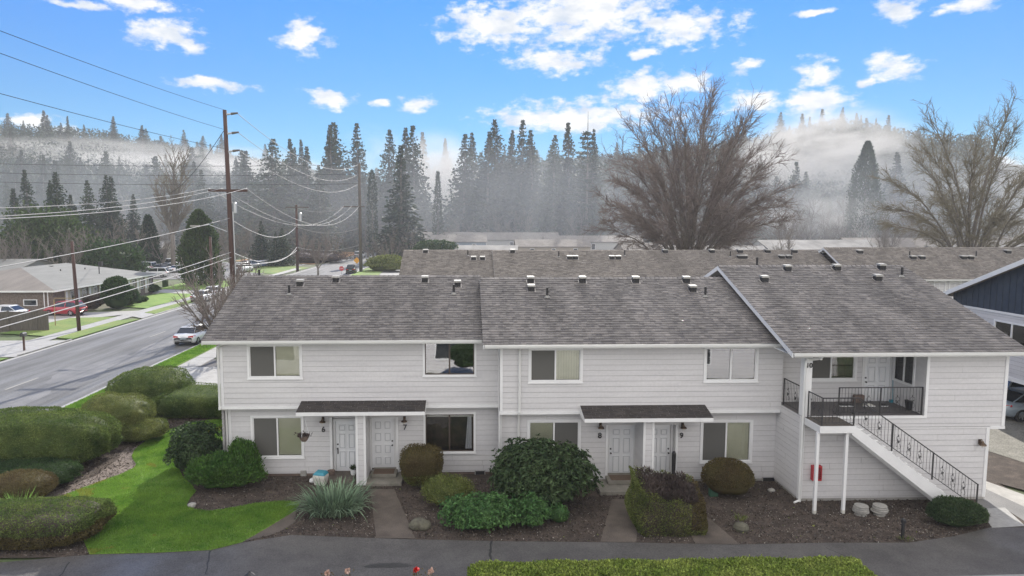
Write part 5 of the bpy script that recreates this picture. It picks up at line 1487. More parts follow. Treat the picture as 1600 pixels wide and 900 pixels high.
def chips(P2, m, nm, s0, s1, flat=.5):
    n = len(P2); q = np.concatenate([P2, rng.uniform(.04, .065, (n, 1))], 1)
    D = unit(rng.normal(size=q.shape) * [1, 1, flat * .5] + [0, 0, .12]); L = rng.uniform(s0, s1, n)
    V, Q = leaf_cards(q, D, L, L * rng.uniform(.35, .8, n), rng); o = np_mesh(nm, V, Q, m); o['kind'] = 'stuff'
chips(P2, M['chips'], 'bark_chips', .03, .085)
dens = lump(np.concatenate([P2, np.zeros((len(P2), 1))], 1), 80, .8)
sel = rng.uniform(0, 1, len(P2)) < (.03 + .14 * np.clip(dens, 0, 1) + .10 * (P2[:, 1] < 22.6) + .07 * (P2[:, 0] > 8))
chips(P2[sel], M['pebble'], 'pebbles', .03, .06)
sel = (rng.uniform(0, 1, len(P2)) < .006)
chips(P2[sel], M['hedge_olive'], 'weeds', .05, .10, 2)
# ------------------------------------------------------------------ utility poles and wires
def pole(x, y, h, r0, r1, lab, m='wood', lean=(0, 0), base=0.0):
    e = athing('utility_pole', (x, y, base), lab, 'utility pole')
    mb = MB(); mb.tube([(x, y, base - .3), (x + lean[0] * .5, y, base + h / 2), (x + lean[0], y, base + h)], [r0, (r0 + r1) / 2, r1], 12); mb.build('shaft', M[m], e, smooth=True)
    return e
def W3(px, py, Y): q = at(px, py, Y=Y); return Vector(q)
YP = 10.0 * 1 + 52.2
X1 = at(365.5, 438, Y=YP).x; top1 = W3(351, 172, YP)
P1 = pole(X1, YP, top1.z, .26, .17, 'tallest brown utility pole with three upper arms and a crossarm', lean=(top1.x - X1, 0))
def px_of(zz): return X1 + (top1.x - X1) * zz / top1.z
armz = [gz(y, YP, 360) for y in (179, 209, 237)]
mb = MB(); 
for k, z in enumerate(armz):
    x = px_of(z); mb = MB()
    mb.tube([(x + .1, YP, z), (x + 1.0, YP, z + .12)], [.09, .06], 8, M['steel']); mb.tube([(x + .55, YP, z + .06), (x + 1.15, YP, z + .14)], [.12, .07], 8, M['wood2'])
    mb.build('line_post', None, P1)
zc = gz(298, YP, 358); xc0, xc1 = at(327, 298, Y=YP).x, at(388, 296, Y=YP).x
mb = MB(); mb.box(xc0, xc1, YP - .30, YP - .18, zc - .11, zc + .11); mb.build('crossarm', M['wood'], P1)
ins = [xc0 + .1, xc0 + 1.2, xc1 - .1]
for x in ins:
    mb = MB(); mb.lathe((x, YP - .24, zc + .07), [(.03, 0), (.06, .05), (.05, .12), (.02, .15)], 8); mb.build('insulator', M['steel'], P1)
mb = MB(); q = W3(363, 325, YP); mb.lathe((q.x + .25, YP, q.z - .45), [(.16, 0), (.17, .1), (.17, .8), (.12, .9), (.03, .98)], 10); mb.build('transformer', M['steel'], P1)
mb = MB(); q = W3(303, 353, YP); a = W3(355, 362, YP); mb.tube([a, (a.x - 1.6, YP, q.z + .12), (q.x + .6, YP, q.z)], .035, 6, M['steel']); mb.box(q.x - .30, q.x + .5, YP - .15, YP + .15, q.z - .09, q.z + .07, M['vcap']); mb.build('street_light', None, P1)
mb = MB(); mb.tube([(px_of(3) + .28, YP - .1, 0), (px_of(3) + .20, YP - .1, 11)], .05, 6); mb.build('conduit', M['steel'], P1)
Y2 = 139.0; X2 = at(564, 425, Y=Y2).x; t2 = W3(564, 255, Y2)
P2_ = pole(X2, Y2, t2.z, .36, .26, 'second tall utility pole farther up the street', m='wood2')
zc2 = gz(323, Y2, 564); mb = MB(); mb.box(at(536, 323, Y=Y2).x, X2 + 1.0, Y2 - .5, Y2 - .25, zc2 - .12, zc2 + .12); mb.build('crossarm', M['wood2'], P2_)
Y3 = 140.0; X3 = at(465, 428, Y=Y3).x; t3 = W3(463, 320, Y3)
P3_ = pole(X3, Y3, t3.z, .30, .22, 'thin brown utility pole with short crossarm left of the street', lean=(t3.x - X3, 0))
zc3 = gz(324, Y3, 463); mb = MB(); mb.box(at(447, 324, Y=Y3).x, at(483, 324, Y=Y3).x, Y3 - .5, Y3 - .28, zc3 - .1, zc3 + .1); mb.build('crossarm', M['wood2'], P3_)
mb = MB(); mb.lathe((X3 + .9, Y3 - .2, gz(345, Y3, 467)), [(.3, 0), (.32, 1.5), (.1, 1.7)], 8); mb.build('transformer', M['steel'], P3_)
Y4 = 62.8; q4 = at(124, 518, z=0); P4 = pole(q4.x, q4.y, gz(377, q4.y, 120), .17, .13, 'plain wooden pole on the verge before the ranch house', lean=(-.22, 0))
Y5 = 95.0; X5 = at(331, 440, Y=Y5).x; P5 = pole(X5, Y5, gz(370, Y5, 331), .22, .17, 'short wooden pole against the dense cedar')
def wire(a, b, sag, r, m, lab, n=28, grp=None):
    a = Vector(a); b = Vector(b); pts = []
    for k in range(n + 1):
        t = k / n; p = a.lerp(b, t); p.z -= 4 * sag * t * (1 - t); pts.append(p)
    mb = MB(); mb.tube(pts, r, 5, caps=False)
    return thing(mb, 'overhead_wire', lab, 'wire', M[m], group=grp, smooth=True)
YN = 14.0
def near_end(py0, Y=YN):
    """where a street-side line that leaves the photograph at x=0, height py0, would be at distance Y"""
    return None
def span_near(pa, px0, py0, sag, r, m, lab, dx=0.0):
    """wire from pa (on the pole) toward the next pole near the camera, passing height of pixel (px0,py0)"""
    # the point on the line x = pa.x that projects at px0
    d = ray(px0, py0); t = (pa[0] + dx) / d.x; p = CAMP + d * t
    Yn = 12.0; f = (pa[1] - Yn) / (pa[1] - p.y); tt = (pa[1] - p.y) / (pa[1] - Yn)
    # choose end height so that the sagging wire passes p.z at tt
    zend = (p.z + 4 * sag * tt * (1 - tt) - pa[2] * (1 - tt)) / tt
    wire(pa, (pa[0] + dx / max(tt, .01), Yn, zend), sag, r, m, lab)
topn = ['highest', 'second highest', 'third highest']
for k, (py0, ang) in enumerate(((48, 0), (83, 0), (146, 0))):
    x = px_of(armz[k]); span_near((x + (0.0 if k == 0 else 0), YP - .2, gz((172, 203, 233)[k], YP, 352)), 0, py0, .35, .016, 'wire', topn[k] + ' dark power wire running from the tall pole past the houses')
    zz = gz((257, 272, 287)[k], Y2, 562)
    wire((x + 1.1, YP, armz[k] + .1), (X2 - .2, Y2, zz), 2.6, .028, 'cable', topn[k] + ' wire from the tallest pole to the second pole')
for k, (x, py0, wn_) in enumerate(((ins[0], 325, 'left'), (ins[1], 338, 'middle'), (ins[2], 342, 'right'))):
    span_near((x, YP - .24, zc + .2), 0, py0, 1.0, .020, 'cable', wn_ + ' crossarm wire sagging from the tallest pole over the street', dx=0.0)
    wire((x, YP - .24, zc + .2), (at(538 + 12 * k, 322, Y=Y2).x, Y2 - .4, zc2 + .15), 3.6, .028, 'cable', wn_ + ' crossarm wire between tallest and second pole')
# telephone cables
span_near((px_of(9.6), YP - .25, gz(341, YP, 355)), 0, 417, .5, .024, 'cable', 'service cable passing the plain wooden pole to the tallest pole')
span_near((px_of(6.8), YP - .25, gz(394, YP, 360)), 0, 500, .35, .028, 'cable', 'upper bright telephone cable crossing the ranch house')
span_near((px_of(6.2), YP - .25, gz(402, YP, 360)), 0, 512, .35, .032, 'cable', 'lower thicker telephone cable crossing the ranch house')
wire((px_of(6.8), YP, gz(394, YP, 360)), (X3, Y3, gz(386, Y3, 463)), 1.9, .05, 'cable', 'upper telephone cable from tallest pole to thin brown pole')
wire((px_of(6.2), YP, gz(413, YP, 360)), (X3, Y3, gz(391, Y3, 463)), .9, .05, 'cable', 'lower telephone cable from tallest pole to thin brown pole')
wire((px_of(9.6), YP, gz(342, YP, 362)), (X3, Y3, gz(354, Y3, 463)), 1.9, .045, 'cable', 'service wire from tallest pole to thin brown pole')
wire((X3, Y3 - .2, gz(354, Y3, 463)), (X2, Y2, gz(356, Y2, 563)), 1.2, .045, 'cable', 'short service wire between the thin and second poles')
wire((X3, Y3 - .2, gz(386, Y3, 463)), (X2, Y2, gz(382, Y2, 563)), 1.0, .05, 'cable', 'short telephone cable between the thin and second poles')
wire((X3, Y3 - .2, zc3), (X2 - 3, Y2, zc2), 1.0, .04, 'cable', 'short crossarm wire between the thin and second poles')
for k, (ya, yb, w_) in enumerate(((256, 257, 'upper'), (270, 272, 'middle'), (284, 287, 'lower'))):
    wire(W3(-120, ya - 3, 118), (X2, Y2, gz(yb, Y2, 564)), .5, .035, 'wire', w_ + ' level dark wire crossing the valley to the second pole', n=16)
q = W3(283, 270, 100)
wire((px_of(armz[0] - .6), YP, armz[0] - 1.2), W3(265, 262 + 40, 110), .8, .03, 'wire', 'slack guy wire running down behind the tallest pole', n=12)
# mailbox, signs, bollards, rail
q = at(38, 547, z=.1)
e = empty('mailbox', (q.x, q.y, .1), R_(8), 'black mailbox on a wooden post beside the street', 'mailbox')
mb = MB(); mb.box(-.06, .06, -.06, .06, -.1, 1.1); mb.build('post', M['wood'], e)
mb = MB(); n = 10; prof = [(-.14, 0), (.14, 0), (.14, .16)] + [(.14 * math.cos(a), .16 + .14 * math.sin(a)) for a in np.linspace(.3, math.pi - .3, 7)] + [(-.14, .16)]
mb.prism([(a, 1.1 + b) for a, b in prof], -.28, .28, axis='y'); mb.build('box', M['black'], e)
q = at(323, 545, z=.1)
mb = MB(); mb.tube([(q.x, q.y, 0), (q.x, q.y, 1.0)], .04, 6, M['verge']); mb.box(q.x - .06, q.x + .06, q.y - .03, q.y + .03, .7, 1.1, M['verge']); thing(mb, 'marker_stake', 'small green marker stake in the verge behind the white sedan', 'marker')
def sign(px, pyb, pyc, kind, lab):
    q = at(px, pyb, z=0); zc_ = at(px, pyc, Y=q.y).z
    e = empty('road_sign', (q.x, q.y, 0), 0, lab, 'road sign')
    mb = MB(); mb.tube([(0, 0, 0), (0, 0, zc_ + .5)], .05, 6); mb.build('post', M['steel'], e)
    mb = MB()
    if kind == 'stop':
        mb.prism([(.45 * math.cos(a), zc_ + .45 * math.sin(a)) for a in np.arange(8) * math.pi / 4 + math.pi / 8], -.09, -.06, axis='y'); m_ = M['red']
    else:
        mb.prism([(-.68, zc_), (0, zc_ - .68), (.68, zc_), (0, zc_ + .68)], -.09, -.06, axis='y'); m_ = mat('sign_orange', (.65, .30, .02), rough=.4)
    f = mb.build('face', m_, e)
    if kind == 'stop':
        cu = bpy.data.curves.new('t', 'FONT'); cu.body = 'STOP'; cu.size = .30; cu.align_x = 'CENTER'; cu.align_y = 'CENTER'
        t = bpy.data.objects.new('t', cu); COL.objects.link(t); bpy.context.view_layer.update()
        me = bpy.data.meshes.new_from_object(t.evaluated_get(bpy.context.evaluated_depsgraph_get())); bpy.data.objects.remove(t)
        for v in me.vertices: v.co = Vector((v.co.x, -.093, v.co.y + zc_))
        me.materials.clear(); me.materials.append(M['trim']); o = bpy.data.objects.new('lettering', me); COL.objects.link(o); o.parent = f
sign(534, 431, 419.5, 'stop', 'red octagonal stop sign beside the dark vehicle up the street')
sign(558, 424, 407, 'warn', 'orange diamond warning sign next to the second pole')
# fence by the mailbox
q0, q1 = at(-30, 519, z=0), at(77, 517, z=0)
def fence(x0, y0, x1, y1, h, lab, m='wood2'):
    L = math.hypot(x1 - x0, y1 - y0); dx, dy = (x1 - x0) / L, (y1 - y0) / L
    e = athing('wooden_fence', (x0, y0, 0), lab, 'fence'); mb = MB(); n = int(L / .15); r = random.Random(2)
    for k in range(n):
        a, b = k * .15, k * .15 + .138; hh = h + r.uniform(-.03, .03)
        mb.mesh([(x0 + dx * a, y0 + dy * a, 0), (x0 + dx * b, y0 + dy * b, 0), (x0 + dx * b, y0 + dy * b, hh), (x0 + dx * a, y0 + dy * a, hh)], [(0, 1, 2, 3)])
        mb.mesh([(x0 + dx * a, y0 + dy * a + .03, 0), (x0 + dx * b, y0 + dy * b + .03, 0), (x0 + dx * b, y0 + dy * b + .03, hh), (x0 + dx * a, y0 + dy * a + .03, hh)], [(3, 2, 1, 0), (0, 1, 2, 3)])
    mb.build('boards', M[m], e)
    for k in range(int(L / 2.4) + 1):
        mb = MB(); a = min(k * 2.4, L); mb.box(x0 + dx * a - .06, x0 + dx * a + .06, y0 + dy * a - .06, y0 + dy * a + .06, 0, h + .08); mb.build('post', M[m], e)
fence(q0.x, q0.y, q1.x, q1.y, gz(486, q1.y, 60), 'dark weathered board fence beside the mailbox')
mb = MB(); q = at(77, 512, z=0); mb.tube([(q.x, q.y + 1, 0), (q.x, q.y + 1, gz(468, q.y + 1, 77))], .05, 6); mb.tube([(q.x, q.y + 1, gz(466, q.y + 1, 77)), (q.x + 2.2, q.y + 1, gz(466, q.y + 1, 77))], .03, 5)
thing(mb, 'sign_frame', 'pale wooden post and rail frame near the red car', 'post', mat('raw_timber', (.35, .25, .13), rough=.8))

# ------------------------------------------------------------------ cars
def make_car(name, kind, paintm, lab=None, group=None):
    spec = {'sedan': dict(L=4.7, W=1.82, H=1.44, belt=.92, hood=.86, cab=(-1.95, -1.15, .55, 1.25), trunk=.98),
            'hatch': dict(L=4.2, W=1.76, H=1.52, belt=.95, hood=.90, cab=(-2.05, -1.55, .45, 1.15), trunk=1.0),
            'suv': dict(L=4.6, W=1.88, H=1.75, belt=1.10, hood=1.05, cab=(-2.25, -1.9, .55, 1.2), trunk=1.12),
            'van': dict(L=5.2, W=1.95, H=2.0, belt=1.15, hood=1.10, cab=(-2.55, -2.4, 1.2, 1.9), trunk=1.2)}[kind]
    e = empty(name, (0, 0, 0), 0, lab, 'car', group)
    L, Wd, H, bt = spec['L'], spec['W'] / 2, spec['H'], spec['belt']
    hl = L / 2
    st = [(-hl, .80, .42, spec['trunk'] - .28), (-hl + .08, .93, .30, spec['trunk'] - .10), (-hl + .35, .99, .24, spec['trunk']), (-1.4, 1.0, .20, bt + .03), (-.6, 1.0, .19, bt + .01), (.3, 1.0, .19, bt), (.95, 1.0, .20, bt - .01), (1.5, .99, .22, spec['hood']), (hl - .3, .95, .24, spec['hood'] - .12), (hl - .07, .88, .30, spec['hood'] - .26), (hl, .74, .42, spec['hood'] - .38)]
    mb = MB(); rings = []
    for (x, w, zb, zt) in st:
        w *= Wd; h = zt - zb
        rings.append([(x, -w * .86, zb), (x, -w * .97, zb + h * .22), (x, -w, zb + h * .55), (x, -w * .965, zb + h * .88), (x, -w * .80, zt), (x, 0, zt + .02), (x, w * .80, zt), (x, w * .965, zb + h * .88), (x, w, zb + h * .55), (x, w * .97, zb + h * .22), (x, w * .86, zb)])
    k = len(rings[0]); vs = [v for r in rings for v in r]; fs = []
    for i in range(len(rings) - 1):
        for j in range(k):
            fs.append((i * k + j, i * k + (j + 1) % k, (i + 1) * k + (j + 1) % k, (i + 1) * k + j))
    fs += [tuple(range(k)), tuple(range(len(vs) - 1, len(vs) - k - 1, -1))]
    mb.mesh(vs, fs)
    body = mb.build('body', paintm, e, smooth=True)
    c0, c1, c2, c3 = spec['cab']
    # greenhouse: glass with painted roof and pillars
    wb, wt = Wd * .86, Wd * .66
    def gl(x, f): return (x, f)
    sec = [(c0, bt + .02, wb * .9), (c1, H - .04, wt), (c2, H - .02, wt), (c3, bt + .0, wb * .95)]
    xm = (c1 + c2) / 2
    V8 = {}
    def P(x, y, z): return (x, y, z)
    bl = [(c0, bt + .0), (c3, bt - .02)]; tp = [(c1, H - .035), (xm, H), (c2, H - .03)]
    mb = MB()
    for s in (-1, 1):
        mb.poly([P(c0, s * wb * .9, bt), P(c1, s * wt, H - .05), P(xm, s * wt * 1.02, H - .03), P(c2, s * wt, H - .05), P(c3, s * wb * .95, bt - .01)])
    mb.poly([P(c0, -wb * .9, bt), P(c0, wb * .9, bt), P(c1, wt, H - .05), P(c1, -wt, H - .05)])
    mb.poly([P(c3, -wb * .95, bt - .01), P(c3, wb * .95, bt - .01), P(c2, wt, H - .05), P(c2, -wt, H - .05)])
    mb.build('windows', M['carglass'], e)
    mb = MB()
    rw = wt * 1.03
    mb.mesh([P(c1 - .08, -rw, H - .07), P(c1 - .08, rw, H - .07), P(c2 + .06, rw, H - .07), P(c2 + .06, -rw, H - .07), P(c1 + .1, -rw * .85, H), P(c1 + .1, rw * .85, H), P(c2 - .12, rw * .85, H), P(c2 - .12, -rw * .85, H)],
            [(4, 7, 6, 5), (0, 4, 5, 1), (1, 5, 6, 2), (2, 6, 7, 3), (3, 7, 4, 0)])
    for s in (-1, 1):
        for (xa, xb, ya, yb_) in ((c0, c1, wb * .9, wt), (c3, c2, wb * .95, wt), (xm, xm, wb * .97, wt * 1.02)):
            w = .05
            mb.poly([P(xa - w, s * (ya + .012), bt), P(xa + w * 1.2, s * (ya + .012), bt), P(xb + w, s * (yb_ + .012), H - .05), P(xb - w, s * (yb_ + .012), H - .05)])
    mb.build('roof', paintm, e)
    for (x, y) in ((-hl + .85, -1), (-hl + .85, 1), (hl - .85, -1), (hl - .85, 1)):
        yy = y * (Wd - .10); r = .33
        mb = MB(); n = 18
        prof = [(r * .62, .11), (r * .95, .11), (r, .07), (r, -.07), (r * .95, -.11), (r * .62, -.11)]
        vs = []; fs = []
        for (rr_, o) in prof:
            for q in range(n): a = 2 * math.pi * q / n; vs.append((x + rr_ * math.cos(a), yy + o * y, r + rr_ * math.sin(a)))
        for i in range(len(prof) - 1):
            for q in range(n): fs.append((i * n + q, i * n + (q + 1) % n, (i + 1) * n + (q + 1) % n, (i + 1) * n + q))
        mb.mesh(vs, fs); w = mb.build('wheel', M['tyre'], e)
        mb = MB(); vs = []
        mb.poly([(x + r * .2 * math.cos(2 * math.pi * q / 10), yy + .085 * y, r + r * .2 * math.sin(2 * math.pi * q / 10)) for q in range(10)])
        for q in range(5):
            a = 2 * math.pi * q / 5; ca, sa = math.cos(a), math.sin(a)
            mb.poly([(x + r * .1 * ca - .03 * sa, yy + .084 * y, r + r * .1 * sa + .03 * ca), (x + r * .62 * ca - .055 * sa, yy + .09 * y, r + r * .62 * sa + .055 * ca), (x + r * .62 * ca + .055 * sa, yy + .09 * y, r + r * .62 * sa - .055 * ca), (x + r * .1 * ca + .03 * sa, yy + .084 * y, r + r * .1 * sa - .03 * ca)])
        mb.build('rim', M['rim'], w)
    for s in (-1, 1):
        mb = MB(); zt = spec['trunk'] - .16
        mb.mesh([(-hl + .005, s * Wd * .45, zt - .12), (-hl + .02, s * Wd * .86, zt - .10), (-hl + .32, s * Wd * .985, zt - .02), (-hl + .30, s * Wd * .95, zt + .06), (-hl + .03, s * Wd * .84, zt + .05), (-hl + .0, s * Wd * .45, zt)],
                [(0, 1, 4, 5), (1, 2, 3, 4)]); mb.build('tail_light', M['tail'], e)
        mb = MB(); zh = spec['hood'] - .30
        mb.mesh([(hl - .02, s * Wd * .50, zh - .04), (hl - .05, s * Wd * .78, zh - .02), (hl - .34, s * Wd * .975, zh + .10), (hl - .32, s * Wd * .93, zh + .17), (hl - .08, s * Wd * .76, zh + .09), (hl - .05, s * Wd * .50, zh + .05)],
                [(0, 1, 4, 5), (1, 2, 3, 4)]); mb.build('head_light', M['head'], e)
        mb = MB(); mb.box(c3 - .35, c3 - .15, s * (Wd - .02), s * (Wd + .15), bt + .0, bt + .12); mb.build('mirror', paintm, e, bevel=.02)
    mb = MB(); mb.box(-hl - .03, -hl + .02, -.26, .26, spec['trunk'] - .42, spec['trunk'] - .28, M['plate']); mb.box(-hl - .015, -hl + .1, -Wd * .7, Wd * .7, .30, .42, M['tyre']); mb.box(hl - .1, hl + .01, -Wd * .5, Wd * .5, .36, .52, M['tyre']); mb.build('bumper_trim', None, e)
    return e
def put(e, x, y, rz, z=0.02):
    e.location = (x, y, z); e.rotation_euler = (0, 0, rz)
q = at(290, 541, z=0)
c = make_car('parked_car', 'sedan', M['p_white'], 'white sedan parked at the kerb seen from behind'); put(c, -22.75, 57.6, R_(91))
q = at(95, 494, z=0)
c = make_car('parked_car', 'hatch', M['p_red'], 'red hatchback parked side on before the ranch house'); put(c, at(94, 495, z=0).x, at(94, 493, z=0).y, R_(171), .07)
c = make_car('parked_car', 'sedan', M['p_white'], 'white sedan behind the dark fence by the ranch house'); put(c, at(18, 500, z=0).x - 1, 71.5, R_(173), .07)
car_g = 'cars in the far car park'
protos = {}
def far_car(px, py, kind, pm, rz, lab, grp=car_g, name='parked_car', z=.03):
    q = at(px, py, z=z); key = (kind, pm)
    if key not in protos: protos[key] = make_car(name, kind, M[pm]); c = protos[key]
    else: c = copy_tree(protos[key])
    c['label'] = lab
    if grp: c['group'] = grp
    put(c, q.x, q.y, rz, z)
lot = [(196, 424, 'sedan', 'p_red', 20, 'small red car at the left end of the far car park'), (210, 421, 'sedan', 'p_white', 200, 'white car between red car and large white van'), (226, 424, 'van', 'p_white', 160, 'large white van in the middle of the far car park'), (243, 424, 'hatch', 'p_black', 250, 'dark hatchback right of the white van'),
       (262, 424, 'suv', 'p_black', 255, 'dark sports utility car in the far car park'), (270, 417, 'van', 'p_white', 95, 'white van standing beside the dense cedar'), (250, 417, 'suv', 'p_silver', 100, 'silver car in the rear row of the far car park'), (280, 425, 'sedan', 'p_white', 70, 'white sedan partly behind the dense cedar'), (243, 433, 'suv', 'p_white', 185, 'white car nearest the ranch house end'),
       (198, 416, 'sedan', 'p_silver', 10, 'silver sedan in the rear row above the red car'), (232, 414, 'sedan', 'p_white', 15, 'white sedan in the rear row behind the van')]
for (px, py, k, pm, a, lab) in lot: far_car(px, py, k, pm, R_(a), lab)
for (px, py, k, pm, a, lab) in ((381, 425, 'van', 'p_white', 80, 'boxy white van right of the tallest pole'), (393, 419, 'suv', 'p_grey', 60, 'grey car next to the boxy white van'), (405, 417, 'sedan', 'p_blue', 60, 'blue car in the row beside the green verge'), (415, 416, 'sedan', 'p_grey', 60, 'grey sedan in the row beside the green verge'), (427, 414, 'sedan', 'p_white', 60, 'white sedan at the right end of the verge row')):
    far_car(px, py, k, pm, R_(a), lab, 'cars beside the green verge')
far_car(549, 427, 'suv', 'p_green', R_(95), 'dark olive vehicle driving on the street by the stop sign', None)
far_car(562, 403, 'van', 'p_white', R_(80), 'white van far up the street', None)
far_car(318, 470, 'sedan', 'p_white', R_(90), 'white car behind the bare street tree', None)
far_car(334, 463, 'sedan', 'p_white', R_(95), 'second white car farther behind the bare street tree', None)
far_car(506, 404, 'sedan', 'p_silver', R_(180), 'silver car crossing at the far end of the field', None)
# carport car
q = at(1590, 668, z=0); 
c = make_car('parked_car', 'sedan', M['p_silver'], 'silver blue car parked nose in under the carport'); put(c, 29.45, 33.7, R_(2), .03)
c = make_car('parked_car', 'suv', M['p_white'], 'white vehicle deep inside the dark carport'); put(c, 31.6, 36.1, R_(0), .03)
far_car(839, 385, 'suv', 'p_blue', R_(20), 'blue car among the far roofs beyond the houses', None); far_car(895, 386, 'suv', 'p_red', R_(0), 'reddish car among the far roofs beyond the houses', None)

# ------------------------------------------------------------------ the building behind
BB = athing('rear_apartment_building', (20, 59, 0), 'long brown roofed apartment row standing behind the grey townhouses', 'building')
EB = gz(435.5, 54, 900); RBz = gz(391, 59, 900)
bx = [at(622, 430, Y=54).x, at(773, 410, Y=55).x, at(1336, 412, Y=53).x, 78]
offs = [0.7, 0.0, -1.2]; rbs = []
for k in range(3):
    yo = offs[k]
    rf = gable_roof(BB, bx[k], bx[k + 1] + (0 if k == 2 else -.02), 54 + yo, EB, 59 + yo, RBz + (.25 if k == 2 else 0), 64 + yo, M['shingle_back'], 10 + k, course=.22, tabs=(.15, .4)); rbs.append(rf)
    siding('wall', BB, 'front', 54.5 + yo, bx[k] + (.5 if k == 0 else 0), bx[k + 1], .1, EB)
    if k: siding('gable_wall', BB, 'left', bx[k] + .3, 54.5 + yo, 63.5 + yo, EB - .4, RBz, lim=lambda z, yo=yo, k=k: (59 + yo - max(0, (RBz - .05 - z)) / .43, 59 + yo + max(0, (RBz - .05 - z)) / .43), m=M['shingle_dark'])
def bvent(k, px, py, pipe=False):
    a = dict(ye=54 + offs[k], ze=EB, yr=59 + offs[k], zr=RBz + (.25 if k == 2 else 0)); x, y = on_slope(px, py, **a)
    (vent_pipe(rbs[k], x, y, h=.5, **a) if pipe else vent_box(rbs[k], x, min(y, a['yr'] - .3), capw=.5, **a))
for (px, py) in ((665, 394), (740, 405), (754, 405)): bvent(0, px, py)
bvent(0, 731, 400, True)
for (px, py) in ((801, 394), (890, 404), (899, 404), (956, 404), (966, 404), (1039, 394), (1112, 394), (1156, 394), (1199, 394), (1241, 394), (1156, 403), (1163, 403), (1221, 403), (1232, 403), (1288, 398)): bvent(1, px, py)
for (px, py) in ((873, 402), (976, 400), (1141, 402), (1237, 400)): bvent(1, px, py, True)
for (px, py) in ((1343, 395), (1426, 404), (1440, 404), (1505, 404), (1516, 404), (1574, 395)): bvent(2, px, py)
for (px, py) in ((1421, 402), (1525, 402)): bvent(2, px, py, True)
for (a, b, l, r) in ((1455, 1475, 'screen', 'none'),):
    pass
for (a, b) in ((1460, 1476), (1484, 1500), (1520, 1560)):
    winpx(BB, a, b, 441, 456, 53.3, left='screen', right='none')
mb = MB(); mb.box(bx[0] + .4, 70, 63.4, 63.5, 0, EB); mb.box(bx[0] + .45, bx[0] + .5, 55.3, 63.4, 0, EB); mb.box(46, 75, 53.5, 53.6, .1, 2.0); mb.build('rear_wall', M['siding'], BB)

# ------------------------------------------------------------------ navy gabled building with carport
NB = athing('navy_gable_building', (26, 28, 0), 'white and navy two storey building with gable and carport', 'building')
XB = 26.9; ys0, ys1 = 36.6, 21.0; yp = (ys0 + ys1) / 2
navy = mat('navy_board', (.020, .032, .055), (.035, .05, .075), scale=3, rough=.6, fine=.15, fscale=20)
eb = 6.15; slp = .40; rz_ = eb + slp * (ys0 - yp)
mb = MB()
mb.poly([(XB, ys0, 5.58), (XB, ys1, 5.58), (XB, ys1, eb), (XB, yp, rz_), (XB, ys0, eb)])
y = ys1 + .2
while y < ys0:
    zt = eb + slp * (min(y - ys1, ys0 - y)) - .02; mb.box(XB - .03, XB - .001, y - .02, y + .02, 5.59, max(zt, 5.6)); y += .4
mb.build('gable_wall', navy, NB)
sw_ = (29.2, 31.9, gz(526, 31.5, 1588), gz(504, 31.5, 1588))
def swin(y0, y1, z0, z1):
    mb = MB(); t = .09
    for b in ((y0 - t, y1 + t, z1, z1 + t), (y0 - t, y1 + t, z0 - t, z0), (y0 - t, y0, z0, z1), (y1, y1 + t, z0, z1), ((y0 + y1) / 2 - .03, (y0 + y1) / 2 + .03, z0, z1)):
        mb.box(XB - .05, XB + .03, b[0], b[1], b[2], b[3], M['trim'])
    mb.box(XB + .25, XB + .3, y0 - .1, y1 + .1, z0 - .1, z1 + .1, M['interior'])
    w = mb.build('window', None, NB); mb = MB(); mb.box(XB + .005, XB + .01, y0, y1, z0, z1); mb.build('pane', M['glass'], w)
zz0, zz1 = 3.95, 5.05
swin(31.4, 33.5, zz0, zz1)
siding('side_wall', NB, 'left', XB, ys1, ys0, 2.45, 5.48, [(31.4, 33.5, zz0, zz1)])
mb = MB(); mb.box(XB - .06, XB + .02, ys1, ys0, 5.48, 5.585); mb.box(XB - .05, XB + .02, ys1, ys0, 2.25, 2.46); mb.box(XB - .05, XB + .05, ys0 - .001, ys0 + .12, 2.3, 5.5); mb.build('trim_boards', M['trim'], NB)
mb = MB(); mb.box(XB + .03, 36, ys1, ys0, 2.28, 2.44); mb.box(35.8, 36, ys1, ys0 + 1, 0, 2.3); mb.box(XB + 2, 36, ys0 + .8, ys0 + 1, 0, 2.3); mb.box(XB + .06, 36, ys0 - .1, ys0, 2.44, 6.0); mb.build('rear_wall', navy, NB)
for y in (21.2, 26.2, 36.4):
    mb = MB(); mb.box(XB - .02, XB + .14, y - .08, y + .08, 0, 2.28); mb.build('carport_post', M['trim'], NB)
# roof: ridge runs away to the right
mb = MB()
for (ya, yb_) in ((ys0 + .55, yp), (ys1 - .55, yp)):
    za = eb - slp * .55 + .1; zr = rz_ + .1
    mb.mesh([(XB - .45, ya, za), (38, ya, za), (38, yb_, zr), (XB - .45, yb_, zr), (XB - .45, ya, za - .12), (38, ya, za - .12), (38, yb_, zr - .12), (XB - .45, yb_, zr - .12)], [(0, 1, 2, 3), (7, 6, 5, 4), (0, 4, 5, 1), (1, 5, 6, 2), (3, 2, 6, 7), (0, 3, 7, 4)])
nr = mb.build('roof', M['shingle_back'], NB)
mb = MB()
for (ya, yb_) in ((ys0 + .56, yp), (ys1 - .56, yp)):
    za = eb - slp * .56 + .12; zr = rz_ + .12
    mb.mesh([(XB - .49, ya, za), (XB - .452, ya, za), (XB - .452, yb_, zr), (XB - .49, yb_, zr), (XB - .49, ya, za - .24), (XB - .452, ya, za - .24), (XB - .452, yb_, zr - .24), (XB - .49, yb_, zr - .24)], [(0, 1, 2, 3), (7, 6, 5, 4), (0, 4, 5, 1), (1, 5, 6, 2), (3, 2, 6, 7), (0, 3, 7, 4)])
mb.build('rake_board', M['trim'], nr)

